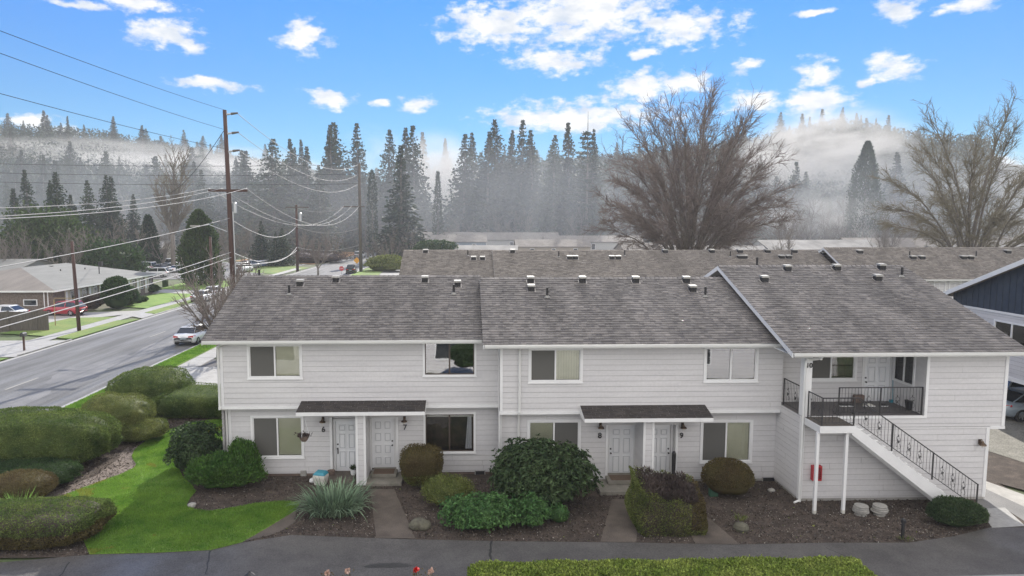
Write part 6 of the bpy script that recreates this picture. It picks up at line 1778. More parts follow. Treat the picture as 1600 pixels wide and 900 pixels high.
# ------------------------------------------------------------------ ranch house across the street
RH = athing('ranch_house', (-52, 85, 0), 'single storey brick ranch house with pale tan hip roof', 'house')
brick = mat('brown_brick', (.115, .09, .075), (.19, .155, .13), scale=5, rough=.9, fine=.3, fscale=6)
hx1, hx0, hy0, hy1 = -44.6, -66, 75, 99
ev = 2.7; rg = 4.6; w2 = 9.0
rx0_, ry0_, ry1_ = hx1 - w2, hy0 + w2, hy1 - w2 * .6
o = .5
A_ = (hx1 + o, hy0 - o); B_ = (hx1 + o, hy1 + o); R0_ = (rx0_, ry0_); R1_ = (rx0_, ry1_); C_ = (hx1 - 2 * w2 - o, hy0 - o); D_ = (hx1 - 2 * w2 - o, hy1 + o)
mb = MB()
def z3(p, z): return (p[0], p[1], z)
mb.poly([z3(A_, ev), z3(B_, ev), z3(R1_, rg), z3(R0_, rg)], M['shingle_tan'])
mb.poly([z3(C_, ev), z3(A_, ev), z3(R0_, rg)], M['shingle_back'])
mb.poly([z3(D_, ev), z3(C_, ev), z3(R0_, rg), z3(R1_, rg)], M['shingle_tan']); mb.poly([z3(B_, ev), z3(D_, ev), z3(R1_, rg)], M['shingle_tan'])
rh_roof = mb.build('roof', None, RH)
mb = MB(); mb.box(C_[0], A_[0], A_[1] - .02, A_[1] + .02, ev - .18, ev - .002); mb.box(A_[0] - .02, A_[0] + .02, A_[1], B_[1], ev - .18, ev - .002); mb.build('gutter', M['gutter'], rh_roof)
mb = MB(); mb.poly([z3(C_, ev - .1), z3(A_, ev - .1), z3(B_, ev - .1), z3(D_, ev - .1)]); mb.build('soffit', M['soffit'], rh_roof)
for (px, py) in ((54, 421), (79, 419), (157, 412)):
    q = at(px, py, Y=None, z=4.2); mb = MB(); mb.box(q.x - .25, q.x + .25, q.y - .2, q.y + .2, 3.9, 4.5); 
    mb.build('roof_vent', M['vdark'], rh_roof)
for (px, py, h_) in ((95, 425, .6), (133, 421, .5), (155, 422, 1.0), (178, 417, .7)):
    q = at(px, py + 3, z=3.6); mb = MB(); mb.tube([(q.x, q.y, 3.3), (q.x, q.y, 3.6 + h_)], .07, 6); mb.build('vent_pipe', M['vdark'], rh_roof)
mb = MB(); mb.box(hx0, hx1, hy0, hy0 + .2, 0, ev - .11); mb.box(hx1 - .2, hx1, hy0 + .2, hy1, 0, ev - .11); mb.box(hx0, hx1, hy1 - .2, hy1, 0, ev - .11); mb.build('wall', brick, RH)
mb = MB(); mb.tube([(hx1 - .9, hy0 - .1, ev - .1), (hx1 - .9, hy0 - .1, 0)], .06, 6); mb.tube([(hx1 - .5, hy0 - .1, ev - .1), (hx1 - .5, hy0 - .1, .8), (hx1 - .8, hy0 - .1, .3)], .06, 6); mb.build('downspout', M['trim'], RH)
pale = mat('pale_panel', (.42, .39, .30), (.5, .47, .38), scale=2, rough=.8)
yy = hy0 + 2.2
for k in range(9):
    mb = MB(); mb.box(hx1 + .002, hx1 + .04, yy, yy + 1.0, .15 if k % 2 else .2, 2.45, pale); mb.box(hx1 + .041, hx1 + .06, yy + .12, yy + .5, .9, 2.3, M['trim'])
    d_ = mb.build('wall_panel', None, RH)
    mb = MB(); mb.box(hx1 + .002, hx1 + .05, yy + 1.1, yy + 1.9, .9, 2.3, M['trim']); mb.box(hx1 + .051, hx1 + .055, yy + 1.18, yy + 1.82, .98, 2.22, M['carglass']); mb.build('window', None, RH)
    yy += 2.4
mb = MB(); mb.box(-47.8, -46.3, hy0 - .05, hy0 - .001, 1.0, 1.7, M['trim']); mb.box(-47.7, -46.4, hy0 - .055, hy0 - .051, 1.08, 1.62, M['carglass']); mb.build('window', None, RH)
q = gb(173, 484)
bush('round_shrub', (q[0] + .2, q[1] + 1.0), (1.5, 1.4, 3.7), M['yewdark'], 'tall dark egg shaped shrub at the corner of the ranch house', n=6000, leaf=(.22, .12), seed=81, amp=.07, p=2.3)
bush('dark_shrub', (gb(200, 478)[0], gb(200, 478)[1] + .5), (1.0, .9, 2.0), M['yewdark'], 'smaller loose dark shrub right of the egg shaped shrub', n=2600, leaf=(.22, .10), seed=82, amp=.2, wild=.4)
bush('dark_shrub', (gb(212, 474)[0], gb(212, 474)[1] + .5), (.6, .6, .8), M['yewdark'], 'low clipped ball shrub nearer the pavement', n=900, leaf=(.16, .10), seed=83)
bush('dark_shrub', (gb(221, 472)[0], gb(221, 472)[1] + .5), (.55, .6, .6), M['yewdark'], 'lowest clipped ball shrub at the pavement edge', n=900, leaf=(.16, .10), seed=84)
bush('dark_shrub', (gb(226, 458)[0] - .5, gb(226, 458)[1] + 1), (2.2, 1.6, 1.2), M['yewdark'], 'wide dark shrub under the far end of the ranch house', n=2500, leaf=(.2, .1), seed=85)
bush('dark_shrub', (gb(141, 484)[0], gb(141, 484)[1] + .5), (1.0, .8, 1.5), M['deadtwig'], 'bare brown shrub between red car and egg shaped shrub', n=3500, leaf=(.3, .03), seed=86, amp=.2, wild=.5)
mb = MB(); q = at(257, 449, z=0); mb.box(q.x - .35, q.x + .35, q.y, q.y + .7, 0, 1.1); thing(mb, 'wheelie_bin', 'dark wheelie bin on the drive beyond the ranch house', 'bin', M['yewdark'], bevel=.05)
# further low houses: generic builder
def low_house(x, y, w, d, ev_, rg_, wallm, roofm, lab, rz=0.0, grp=None, ridge='x', nwin=3):
    e = empty('low_house', (x, y, 0), rz, lab, 'house', grp)
    mb = MB(); mb.box(-w / 2, w / 2, -d / 2, d / 2, 0, ev_)
    if ridge == 'x':
        mb.mesh([(-w / 2, -d / 2, ev_), (-w / 2, d / 2, ev_), (-w / 2, 0, rg_ - .1)], [(0, 1, 2)]); mb.mesh([(w / 2, -d / 2, ev_), (w / 2, d / 2, ev_), (w / 2, 0, rg_ - .1)], [(2, 1, 0)])
    else:
        mb.mesh([(-w / 2, -d / 2, ev_), (w / 2, -d / 2, ev_), (0, -d / 2, rg_ - .1)], [(0, 1, 2)])
    mb.build('wall', wallm, e)
    o = .4; mb = MB()
    if ridge == 'x':
        L = [((-w / 2 - o, -d / 2 - o, ev_ - .05), (w / 2 + o, -d / 2 - o, ev_ - .05), (w / 2 + o, 0, rg_), (-w / 2 - o, 0, rg_)), ((w / 2 + o, d / 2 + o, ev_ - .05), (-w / 2 - o, d / 2 + o, ev_ - .05), (-w / 2 - o, 0, rg_), (w / 2 + o, 0, rg_))]
    else:
        L = [((-w / 2 - o, d / 2 + o, ev_ - .05), (-w / 2 - o, -d / 2 - o, ev_ - .05), (0, -d / 2 - o, rg_), (0, d / 2 + o, rg_)), ((w / 2 + o, -d / 2 - o, ev_ - .05), (w / 2 + o, d / 2 + o, ev_ - .05), (0, d / 2 + o, rg_), (0, -d / 2 - o, rg_))]
    for q in L:
        vs = list(q) + [(a, b, c_ - .15) for a, b, c_ in q]
        mb.mesh(vs, [(0, 1, 2, 3), (7, 6, 5, 4), (0, 4, 5, 1), (1, 5, 6, 2), (3, 2, 6, 7), (0, 3, 7, 4)])
    mb.build('roof', roofm, e)
    for k in range(nwin):
        xx = -w / 2 + w * (k + .7) / (nwin + .4); mb = MB(); mb.box(xx - .6, xx + .6, -d / 2 - .06, -d / 2 - .002, ev_ * .4, ev_ * .85, M['trim']); mb.box(xx - .5, xx + .5, -d / 2 - .07, -d / 2 - .061, ev_ * .4 + .1, ev_ * .85 - .1, M['carglass']); mb.build('window', None, e)
    return e
wl1 = mat('pale_wall', (.40, .40, .39), rough=.8); wl2 = mat('grey_blue_wall', (.22, .27, .33), rough=.8); wl3 = mat('tan_wall', (.33, .29, .24), rough=.8)
def hp(px, Y): return at(px, 380, Y=Y).x
H = [(715, 205, 17, 9, 4.5, 6.4, wl2, 'shingle_far', 'grey blue two storey house at the left of the far roofs', 'x'), (755, 165, 16, 8, 3.0, 4.6, wl1, 'roof_wet', 'low pale building with bright metal roof behind the brown roof', 'x'),
     (690, 225, 20, 9, 5.0, 7.0, wl3, 'shingle_far', 'tan house partly hidden by bushes near the street', 'x'), (800, 228, 30, 10, 4.5, 6.8, wl1, 'shingle_far', 'long grey roofed house in the rear row of far roofs', 'x'),
     (862, 190, 20, 10, 3.6, 5.4, wl3, 'shingle_far', 'tan walled house behind the blue car', 'x'), (925, 215, 30, 10, 4.2, 6.0, wl1, 'shingle_far', 'wide brown roofed house left of the great bare tree', 'x'),
     (912, 150, 9, 9, 2.4, 3.9, wl1, 'shingle_far', 'small gabled cottage showing its gable over the rear roof', 'y'), (970, 160, 14, 8, 2.2, 3.4, wl1, 'shingle_far', 'low house beside the small gabled cottage', 'x'),
     (1030, 185, 22, 9, 2.8, 4.6, wl3, 'shingle_far', 'low house seen through the stems of the great bare tree', 'x'), (1120, 170, 22, 9, 2.6, 4.3, wl1, 'roof_wet', 'bright roofed house behind the great bare tree', 'x'),
     (1190, 150, 20, 10, 2.4, 3.9, wl1, 'roof_wet', 'wet bright roof right beside the great bare tree', 'x'), (1290, 130, 34, 12, 2.6, 4.6, wl1, 'roof_wet', 'broad gleaming wet roof in the middle of the far right roofs', 'x'),
     (1270, 175, 30, 12, 3.4, 5.6, wl1, 'roof_wet', 'gleaming wet roof in the row behind the broadest one', 'x'), (1420, 140, 30, 12, 2.8, 4.9, wl1, 'roof_wet', 'gleaming roof before the tall dark cypress', 'x'),
     (1400, 185, 30, 12, 3.6, 5.9, wl1, 'shingle_far', 'dull roof in the row behind the cypress roofs', 'x'), (1540, 150, 28, 12, 2.8, 5.0, wl1, 'roof_wet', 'gleaming roof under the right hand bare tree', 'x'),
     (1600, 190, 34, 12, 3.6, 6.0, wl3, 'shingle_far', 'dull roof beyond the right hand bare tree', 'x')]
for (px, Y, w, d, e1, r1, wm, rm, lab, rd) in H:
    low_house(hp(px, Y), Y, w, d, e1, r1, wm, M[rm], lab.replace('right hand ', 'spreading '), R_(random.uniform(-6, 6)), 'low houses in the valley', rd)
low_house(at(206, 400, Y=190).x, 190, 20, 10, 3.2, 4.9, wl3, M['roof_wet'], 'tan building with pale roof beyond the far car park', 0, 'low houses in the valley', 'x')
low_house(at(10, 440, Y=110).x - 4, 112, 16, 14, 2.6, 4.2, wl1, M['shingle_tan'], 'white roofed house peeping out left behind the ranch house', 0, 'low houses in the valley', 'x')
low_house(at(505, 375, Y=260).x, 262, 14, 10, 5.4, 9.0, wl2, M['shingle_far'], 'grey gabled house hidden among trees beyond the field', 0, 'low houses in the valley', 'y')
q0, q1 = at(205, 418, Y=178), at(262, 418, Y=178); fence(q0.x, 178, q1.x, 178, 3.2, 'tall dark fence at the back of the far car park')
mb = MB(); q = at(203, 432, Y=130); mb.tube([(q.x, 130, 0), (q.x, 130, at(203, 364, Y=130).z)], .10, 6); mb.box(q.x - .2, q.x + 1.0, 129.8, 130.2, at(203, 364, Y=130).z - .1, at(203, 364, Y=130).z + .1); thing(mb, 'lamp_standard', 'thin dark lamp standard at the edge of the far car park', 'lamp post', M['black'])
# ------------------------------------------------------------------ block below the camera: what the windows mirror
OB = athing('opposite_townhouse', (4, 4, 0), 'pale townhouse across the lane whose wall the windows mirror', 'building')
siding('front_wall', OB, 'back', 7.2, -16, 24, .1, 5.0)
mb = MB(); mb.box(-16.5, 24.5, 1.5, 7.19, 0, 4.9); mb.build('wall', M['siding'], OB)
mb = MB(); mb.mesh([(-17, 7.7, 4.95), (25, 7.7, 4.95), (25, 3, 6.4), (-17, 3, 6.4), (-17, -1.7, 4.95), (25, -1.7, 4.95)], [(0, 1, 2, 3), (3, 2, 5, 4), (0, 3, 4), (1, 5, 2)]); mb.build('roof', M['shingle_back'], OB)
for x in (-12, -7, -1, 4, 9, 15, 20):
    mb = MB(); mb.box(x - .9, x + .9, 7.225, 7.27, .9, 2.2, M['trim']); mb.box(x - .8, x + .8, 7.271, 7.276, 1.0, 2.1, M['carglass']); mb.build('window', None, OB)
bush('topiary_tree', (0.35, 11.6), (1.15, 1.0, 1.5), M['yewdark'], 'round topped clipped tree on the camera side of the lane', 'tree', n=5000, leaf=(.10, .06), seed=90, base=1.35)
# ------------------------------------------------------------------ trees
def conifer_parts(seed, h=30.0, r=4.2, dens=1.0, card=1.0, bare=.08, shape=.9, m='conifer', irregular=.25, droop=.25):
    """returns (trunk mesh, crown mesh) for one fir"""
    rng = np.random.default_rng(seed)
    mb = MB(); mb.tube([(0, 0, -.5), (rng.normal() * .1, rng.normal() * .1, h * .5), (0, 0, h * .985)], [h * .013, h * .008, h * .0012], 7)
    nlev = int(58 * dens)
    P = []; D = []; L = []; Wd = []
    segs = []
    for i in range(nlev):
        t = (i + rng.uniform(-.3, .3)) / nlev; z = h * (bare + (1 - bare) * t)
        if z > h * .99: continue
        R = r * (1 - t) ** shape * (.55 + .45 * min(1, t * 5 + .4)) * (1 + irregular * math.sin(i * 1.7 + seed) * .5)
        nb = rng.integers(6, 9)
        for k in range(nb):
            a = rng.uniform(0, 6.283); l = R * rng.uniform(1 - irregular * 1.6, 1 + irregular * .8) + .12
            if rng.uniform() < .07: continue
            nc = max(3, int(l / .38 / card))
            s = (np.arange(nc) + rng.uniform(0, 1, nc)) / nc
            dz = -droop * l * s ** 1.5 + .12 * l * s
            x = math.cos(a) * l * s; y = math.sin(a) * l * s
            P.append(np.stack([x, y, z + dz + rng.normal(size=nc) * .05 * l], 1))
            d = np.stack([np.cos(a + rng.normal(size=nc) * .7), np.sin(a + rng.normal(size=nc) * .7), -.25 + rng.normal(size=nc) * .3], 1)
            D.append(d); L.append(card * (.28 + .92 * (1 - t)) * rng.uniform(.6, 1.3, nc)); Wd.append(card * rng.uniform(.45, .8, nc))
    P = np.concatenate(P); D = np.concatenate(D); L = np.concatenate(L); Wd = np.concatenate(Wd)
    V, Q = leaf_cards(P, D, L, Wd, rng)
    tr = mb.build('trunk', M['bark']); cr = _npm('crown', V, Q, M[m])
    return tr, cr
def make_tree(parts, name, lab, cat, group):
    e = empty(name, (0, 0, 0), 0, lab, cat, group)
    for p_ in parts: p_.parent = e
    return e
CON = []
for k, (r, sh, irr, br, dr) in enumerate(((4.8, 1.0, .16, .02, .3), (3.9, 1.1, .22, .03, .3), (5.6, .95, .26, .05, .35), (3.4, 1.15, .16, .03, .25), (4.8, .9, .34, .10, .4), (4.2, .8, .45, .25, .5), (5.2, 1.2, .3, .04, .3))):
    CON.append(make_tree(conifer_parts(100 + k, 30, r * 1.4, 1.5, 1.0, br, sh, 'conifer_mid' if k in (2, 5) else 'conifer_far', irr, dr), 'conifer_tree', None, 'tree', None))
for e in CON: e.location = (0, -2000, -500)
used_con = set()
def plant_con(x, y, h, k, lab, group=None, wide=1.0, z=None, rnd=random.Random(4), name='conifer_tree'):
    src = CON[k % len(CON)]
    if k % len(CON) not in used_con: t = src; used_con.add(k % len(CON))
    else: t = copy_tree(src)
    s = h / 30.0; wide *= 1.35; t.scale = (s * wide, s * wide, s); t.rotation_euler = (rnd.gauss(0, .022), rnd.gauss(0, .022), rnd.uniform(0, 6.28))
    t.location = (x, y, (float(hz(x, y)) if z is None else z) - .4)
    t['label'] = lab
    if group: t['group'] = group
    elif 'group' in t.keys(): del t['group']
    return t
def tree_px(px, pytop, Y, k, lab, wide=1.0, group=None):
    q = at(px, pytop, Y=Y); z0 = float(hz(q.x, Y)); return plant_con(q.x, Y, q.z - z0, k, lab, group, wide)
NAMED = [(385, 232, 235, 0, 'broad misty fir just right of the tallest pole', 1.0), (426, 212, 225, 2, 'open branched fir left of the twin firs, tall and dark', 1.15), (458, 214, 240, 1, 'slim fir with a dark tip between two taller firs', .9), (478, 224, 238, 3, 'narrow fir beside the slim dark tipped one', .9),
         (514, 192, 262, 1, 'tall fir at the left of the pale sunlit group', .9), (529, 188, 268, 4, 'ragged topped fir in the pale sunlit group', .9), (556, 189, 270, 0, 'pale sunlit fir right of the ragged one', .8),
         (607, 198, 262, 0, 'left fir of the round crowned pair behind the dark spire', .9), (633, 195, 268, 3, 'thin pale fir between the round crowned pair', .9), (649, 193, 262, 0, 'right fir of the round crowned pair behind the dark spire', .85),
         (625, 222, 190, 3, 'dark pointed spire standing before the pale firs', 1.15), (723, 206, 250, 0, 'dark left edge fir of the central cluster', .95), (742, 205, 262, 1, 'second fir of the central cluster', .9), (760, 201, 256, 3, 'thin third fir of the central cluster', 1.0),
         (778, 184, 262, 4, 'tallest ragged fir of the central cluster', .85), (795, 200, 268, 1, 'fir in the middle of the central cluster', .85), (812, 183, 258, 0, 'tall pointed fir of the central cluster', .75), (832, 201, 254, 1, 'right edge fir of the central cluster', .95),
         (866, 206, 250, 2, 'bushy left fir beside the dead topped tree', .75), (888, 188, 252, 1, 'tall fir between bushy fir and dead topped tree', .9), (664, 203, 420, 3, 'faint pale fir seen in the mist gap', 1.0), (700, 214, 430, 1, 'fainter fir right of the mist gap', .9),
         (1255, 176, 330, 1, 'misty fir behind the right of the great bare tree', .9), (1285, 168, 335, 0, 'tall misty fir on the right hillside', .75), (1312, 176, 330, 3, 'slim misty fir on the right hillside', 1.0), (1336, 204, 326, 1, 'shorter misty fir before the twin firs', .9), (1361, 182, 322, 4, 'left one of the twin firs above the dark cypress', .8), (1382, 178, 318, 0, 'right one of the twin firs above the dark cypress', .7),
         (1240, 250, 235, 0, 'dark fir showing behind the right edge of the great bare tree', .8), (1258, 305, 240, 2, 'low dark fir next to the great bare tree', .9),
         (40, 262, 165, 1, 'grey fir at the far left edge', 1.0), (22, 290, 160, 3, 'smaller grey fir at the far left edge', 1.2), (88, 265, 150, 4, 'dark fir with an open crown beyond the ranch house', .95), (75, 278, 152, 1, 'slim dark fir touching the open crowned one', .8), (163, 270, 165, 4, 'left of two dark firs beyond the ranch house', .8), (172, 271, 168, 3, 'right of two dark firs beyond the ranch house', 1.1), (137, 277, 160, 2, 'flat branched fir beyond the ranch house', .8),
         (108, 300, 150, 0, 'short fir between open and flat branched firs', .9), (120, 318, 140, 3, 'dull short fir low on the left', 1.2), (322, 262, 215, 0, 'fir close behind the left of the tallest pole', .9), (205, 300, 175, 1, 'faint fir left of the tall bare tree', 1.0), (300, 250, 230, 1, 'faint fir right of the tall bare tree', 1.0),
         (409, 342, 165, 0, 'low green fir before the orange field', 1.2), (440, 352, 160, 2, 'lower green fir nearest the orange field', 1.1), (428, 360, 158, 1, 'small green fir between two low firs', 1.2),
         (570, 268, 235, 3, 'narrow dark fir right of the second pole', .8), (500, 255, 225, 0, 'mid height fir behind the sagging wires', .9), (925, 196, 240, 2, 'fir close left of the dead topped tree', .5)]
for (px, py, Y, k, lab, w) in NAMED:
    tree_px(px, py, Y, k, lab, w)
# dead topped layered tree
def layered(px, pyt, Y):
    q = at(px, pyt, Y=Y); h = q.z; e = empty('dead_topped_tree', (q.x, Y, 0), 0, 'tall tree with a bare dead spike top and layered branches', 'tree')
    rng = np.random.default_rng(5)
    mb = MB(); mb.tube([(0, 0, -.5), (0, 0, h * .6), (0, 0, h)], [.6, .35, .04], 7); mb.build('trunk', M['bark'], e)
    P = []; mb = MB()
    for i in range(15):
        z = h * (.35 + .52 * i / 15); R = 7.5 * (1 - (i / 17) ** 1.5) * rng.uniform(.6, 1.1)
        for k in range(5):
            a = rng.uniform(0, 6.28); x, y = math.cos(a) * R, math.sin(a) * R
            mb.tube([(0, 0, z), (x * .6, y * .6, z + .5), (x, y, z + R * .12)], [.12, .07, .03], 4)
            n = 26; s = rng.uniform(.35, 1.05, n)
            P.append(np.stack([x * s + rng.normal(size=n) * .5, y * s + rng.normal(size=n) * .5, z + .3 + R * .1 * s + rng.normal(size=n) * .25], 1))
    mb.build('branches', M['bark'], e); P = np.concatenate(P)
    V, Q = leaf_cards(P, rng.normal(size=P.shape) * [1, 1, .3], .9, .55, rng); np_mesh('crown', V, Q, M['conifer_far'], e)
layered(919, 174, 238)
# dense cypress shapes
def cypress(px, pyt, Y, wpx, lab, m, n=9000, p=1.6, card=.8, base_py=None):
    q = at(px, pyt, Y=Y); h = q.z; W_ = wpx / 1067 * Y / 2; e = empty('cypress_tree', (q.x, Y, 0), 0, lab, 'tree')
    rng = np.random.default_rng(int(px)); t = rng.uniform(0, 1, n) ** .8; a = rng.uniform(0, 6.283, n)
    R = W_ * np.clip((1 - t ** p), 0, 1) ** .75 * (1 + .16 * np.sin(a * 3 + t * 9) + .12 * np.sin(a * 7 - t * 21)) * np.minimum(1, .75 + t * 2)
    R = R * rng.uniform(.65, 1.05, n)
    P = np.stack([np.cos(a) * R, np.sin(a) * R, t * h], 1); D = np.stack([np.cos(a), np.sin(a), np.full(n, 1.3)], 1) + rng.normal(size=(n, 3)) * .5
    V, Q = leaf_cards(P, D, card * rng.uniform(.6, 1.3, n), card * .4, rng); np_mesh('crown', V, Q, m, e)
    mb = MB(); mb.tube([(0, 0, 0), (0, 0, h * .8)], [.3, .1], 6); mb.build('trunk', M['bark'], e)
cypress(1356, 223, 205, 60, 'tall dark cypress standing before the misty right hillside', M['conifer'], card=.8)
cypress(310, 331, 110, 56, 'dense olive green cedar behind the bare street tree', M['cedar'], n=12000, card=.55, p=2.6)
cypress(231, 340, 150, 34, 'small dark spruce left of the dense cedar', M['conifer'], n=4000, card=.8, p=1.2)
cypress(1292, 305, 232, 34, 'blue grey conifer low on the misty right hillside', M['conifer'], n=4000, card=.9)
cypress(684, 270, 215, 15, 'thin dark columnar tree in front of the misty gap', M['conifer_far'], n=1500, card=.8)
cypress(581, 268, 200, 13, 'dark broken topped column of ivy right of the second pole', M['conifer_far'], n=1500, card=.8, p=6)
bush('holly_tree', (at(75, 430, Y=128).x, 128), (6.0, 5, 11.0), M['cedar'], 'broad olive green evergreen behind the ranch house', 'tree', n=5000, leaf=(.7, .4), seed=91, amp=.18, freq=.35, wild=.8, p=2.2)
bush('evergreen_tree', (at(178, 430, Y=118).x, 118), (4.0, 4, 6.0), M['yewdark'], 'low dark rounded evergreen behind the ranch roof', 'tree', n=3000, leaf=(.6, .3), seed=92, amp=.2, freq=.4, wild=.6)

# bare trees ------------------------------------------------------
def grow(rng, starts, levels, out, up=.15):
    """starts: list of (p, dir, length, radius); recursive shoots -> list of segments"""
    for (p, d, l, r, lev) in starts:
        n = max(3, int(l / levels[lev]['seg'])); pts = [p]; q = p.copy(); dd = d.copy(); rs = [r]
        for i in range(n):
            dd = dd + rng.normal(size=3) * levels[lev]['wob'] + np.array([0, 0, levels[lev].get('up', up)])
            dd = dd / np.linalg.norm(dd); q = q + dd * l / n; pts.append(q); rs.append(r * (1 - (.8 if lev == 0 else .5) * (i + 1) / n))
        out.append((pts, rs, lev))
        if lev + 1 < len(levels):
            L = levels[lev + 1]; nch = rng.poisson(L['num'] * l) if L.get('perm') else L['num']
            for c in range(int(nch)):
                t = rng.uniform(L['t0'], .98); idx = min(int(t * n), n - 1); f = t * n - idx
                pp = pts[idx] * (1 - f) + pts[idx + 1] * f; base = pts[idx + 1] - pts[idx]; base = base / np.linalg.norm(base)
                side = np.cross(base, rng.normal(size=3)); side /= np.linalg.norm(side)
                ang = rng.uniform(*L['ang']); nd = base * math.cos(ang) + side * math.sin(ang)
                nl = l * L['len'] * rng.uniform(.6, 1.15) * (1 - L.get('tp', .45) * t); nr = max(rs[idx] * L['rad'], L['rmin'])
                grow(rng, [(pp, nd, nl, nr, lev + 1)], levels, out)
def seg_mesh(out, name, m, parent, sel=None):
    V = []; Q = []; b = 0
    for pts, rs, lev in out:
        if sel is not None and lev not in sel: continue
        k = 6 if lev == 0 else (4 if lev == 1 else 3)
        P = np.array(pts); n = len(P)
        T = np.gradient(P, axis=0); T = unit(T)
        A = np.cross(T, np.array([.3, .2, 1.0])); A = unit(A); B_ = np.cross(T, A)
        ang = np.arange(k) * 2 * math.pi / k
        R = np.array(rs)[:, None, None]
        ring = P[:, None, :] + R * (A[:, None, :] * np.cos(ang)[None, :, None] + B_[:, None, :] * np.sin(ang)[None, :, None])
        V.append(ring.reshape(-1, 3))
        i = np.arange(n - 1)[:, None] * k + np.arange(k)[None, :]; j = np.arange(n - 1)[:, None] * k + (np.arange(k)[None, :] + 1) % k
        Q.append(np.stack([i, j, j + k, i + k], 2).reshape(-1, 4) + b); b += n * k
    return np_mesh(name, np.concatenate(V), np.concatenate(Q), m, parent)
def round_bare(px, Y, pytop, wpx, lab, seed, stems, mt, zcf=.47, fan=1.36, r0=(.12, .24), n1=15, n2=5, n3=6, trunk=(.95, 3.2), th=(.030, .018, .012), start=.30, jit=.05, reach=.88, dx=0.0):
    """bare tree with a rounded crown: stems sweep out to points spread over the dome, side shoots and twigs fill it"""
    rng = np.random.default_rng(seed); q = at(px, pytop, Y=Y); H = q.z; Wd = wpx / 1067 * Y / 2; zc = zcf * H
    e = empty('bare_tree', (q.x, Y, 0), 0, lab, 'tree')
    S = []; T1 = []; T2 = []; T3 = []
    C = np.array([0, 0, zc * .8])
    def shoot(p, d, l, r, seg, wob, out, steer=None):
        n = max(2, int(l / seg)); pts = [p]; q_ = p.copy(); d = d / np.linalg.norm(d)
        for i in range(n):
            d = d + rng.normal(size=3) * wob + (steer if steer is not None else 0); d = d / np.linalg.norm(d)
            q_ = q_ + d * l / n; pts.append(q_)
        out.append((pts, list(np.linspace(r, r * .45, n + 1)), 2)); return pts
    for i in range(stems):
        cp = 1 - (i + .5) / stems * fan; ph = math.acos(max(-1, cp)); a = i * 2.39996 + rng.uniform(-.15, .15); R = rng.uniform(1 - jit * 2, 1 + jit * .4)
        tip = np.array([Wd * math.sin(ph) ** .8 * math.cos(a) * R, Wd * .85 * math.sin(ph) ** .8 * math.sin(a) * R, zc + (H - zc) * cp * R if cp > 0 else zc + zc * .75 * cp])
        p0 = np.array([rng.normal() * trunk[0] * .45, rng.normal() * trunk[0] * .45, rng.uniform(.5, 1) * trunk[1]])
        hh = np.array([tip[0] * .38, tip[1] * .38, p0[2] + (tip[2] - p0[2]) * .58 + (2.0 if cp > 0 else 3.5 * (1 + cp))])
        tip_ = p0 + (tip - p0) * reach if cp > 0 else tip
        n = 16; ts = np.linspace(0, 1, n + 1)[:, None]
        P = (1 - ts) ** 2 * p0 + 2 * ts * (1 - ts) * hh + ts ** 2 * tip_
        P[1:] += np.cumsum(rng.normal(size=(n, 3)) * .05, 0)
        rr_ = rng.uniform(*r0); S.append(([p for p in P], list(rr_ * (1 - .82 * ts[:, 0])), 1))
        L = float(np.linalg.norm(P[-1] - P[0]))
        for c in range(n1):
            t = start + (1 - start) * (c + rng.uniform(0, 1)) / n1; k = min(int(t * n), n - 1); p = P[k] + (P[k + 1] - P[k]) * (t * n - k)
            base = unit((P[k + 1] - P[k])[None])[0]; rad = unit((p - C)[None])[0]
            d = base * .9 + rad * .35 + rng.normal(size=3) * .42
            l = L * .20 * rng.uniform(.6, 1.2) * (1.1 - .35 * t)
            p1 = shoot(p, d, l, th[0], .8, .09, T1, rad * .04)
            for c2 in range(n2):
                k2 = rng.integers(0, len(p1) - 1); pp = p1[k2] + (p1[k2 + 1] - p1[k2]) * rng.uniform(); b2 = p1[k2 + 1] - p1[k2]; b2 = b2 / np.linalg.norm(b2)
                p2 = shoot(pp, b2 + rad * .2 + rng.normal(size=3) * .45, l * .55 * rng.uniform(.5, 1.2), th[1], .55, .12, T2)
                for c3 in range(rng.integers(n3 - 2, n3 + 1)):
                    k3 = rng.integers(0, len(p2) - 1); b3 = p2[k3 + 1] - p2[k3]; b3 = b3 / np.linalg.norm(b3)
                    shoot(p2[k3] + (p2[k3 + 1] - p2[k3]) * rng.uniform(), b3 + rng.normal(size=3) * .5, rng.uniform(.4, 1.1), th[2], .5, .12, T3)
    mb = MB(); mb.tube([(0, 0, -.3), (0, 0, 1.2), (0, 0, trunk[1])], [trunk[0] * 1.1, trunk[0] * .9, trunk[0] * .7], 12); mb.build('trunk', M['bark'], e, smooth=True)
    seg_mesh(S, 'limbs', M['bark'], e); seg_mesh(T1 + T2 + T3, 'twigs', M[mt], e)
    return e
round_bare(1085, 76, 128, 288, 'great fan shaped bare tree rising behind the brown roofs', 201, 46, 'twig', r0=(.12, .21), n1=19, n2=6, n3=5, th=(.040, .027, .020), reach=.90)
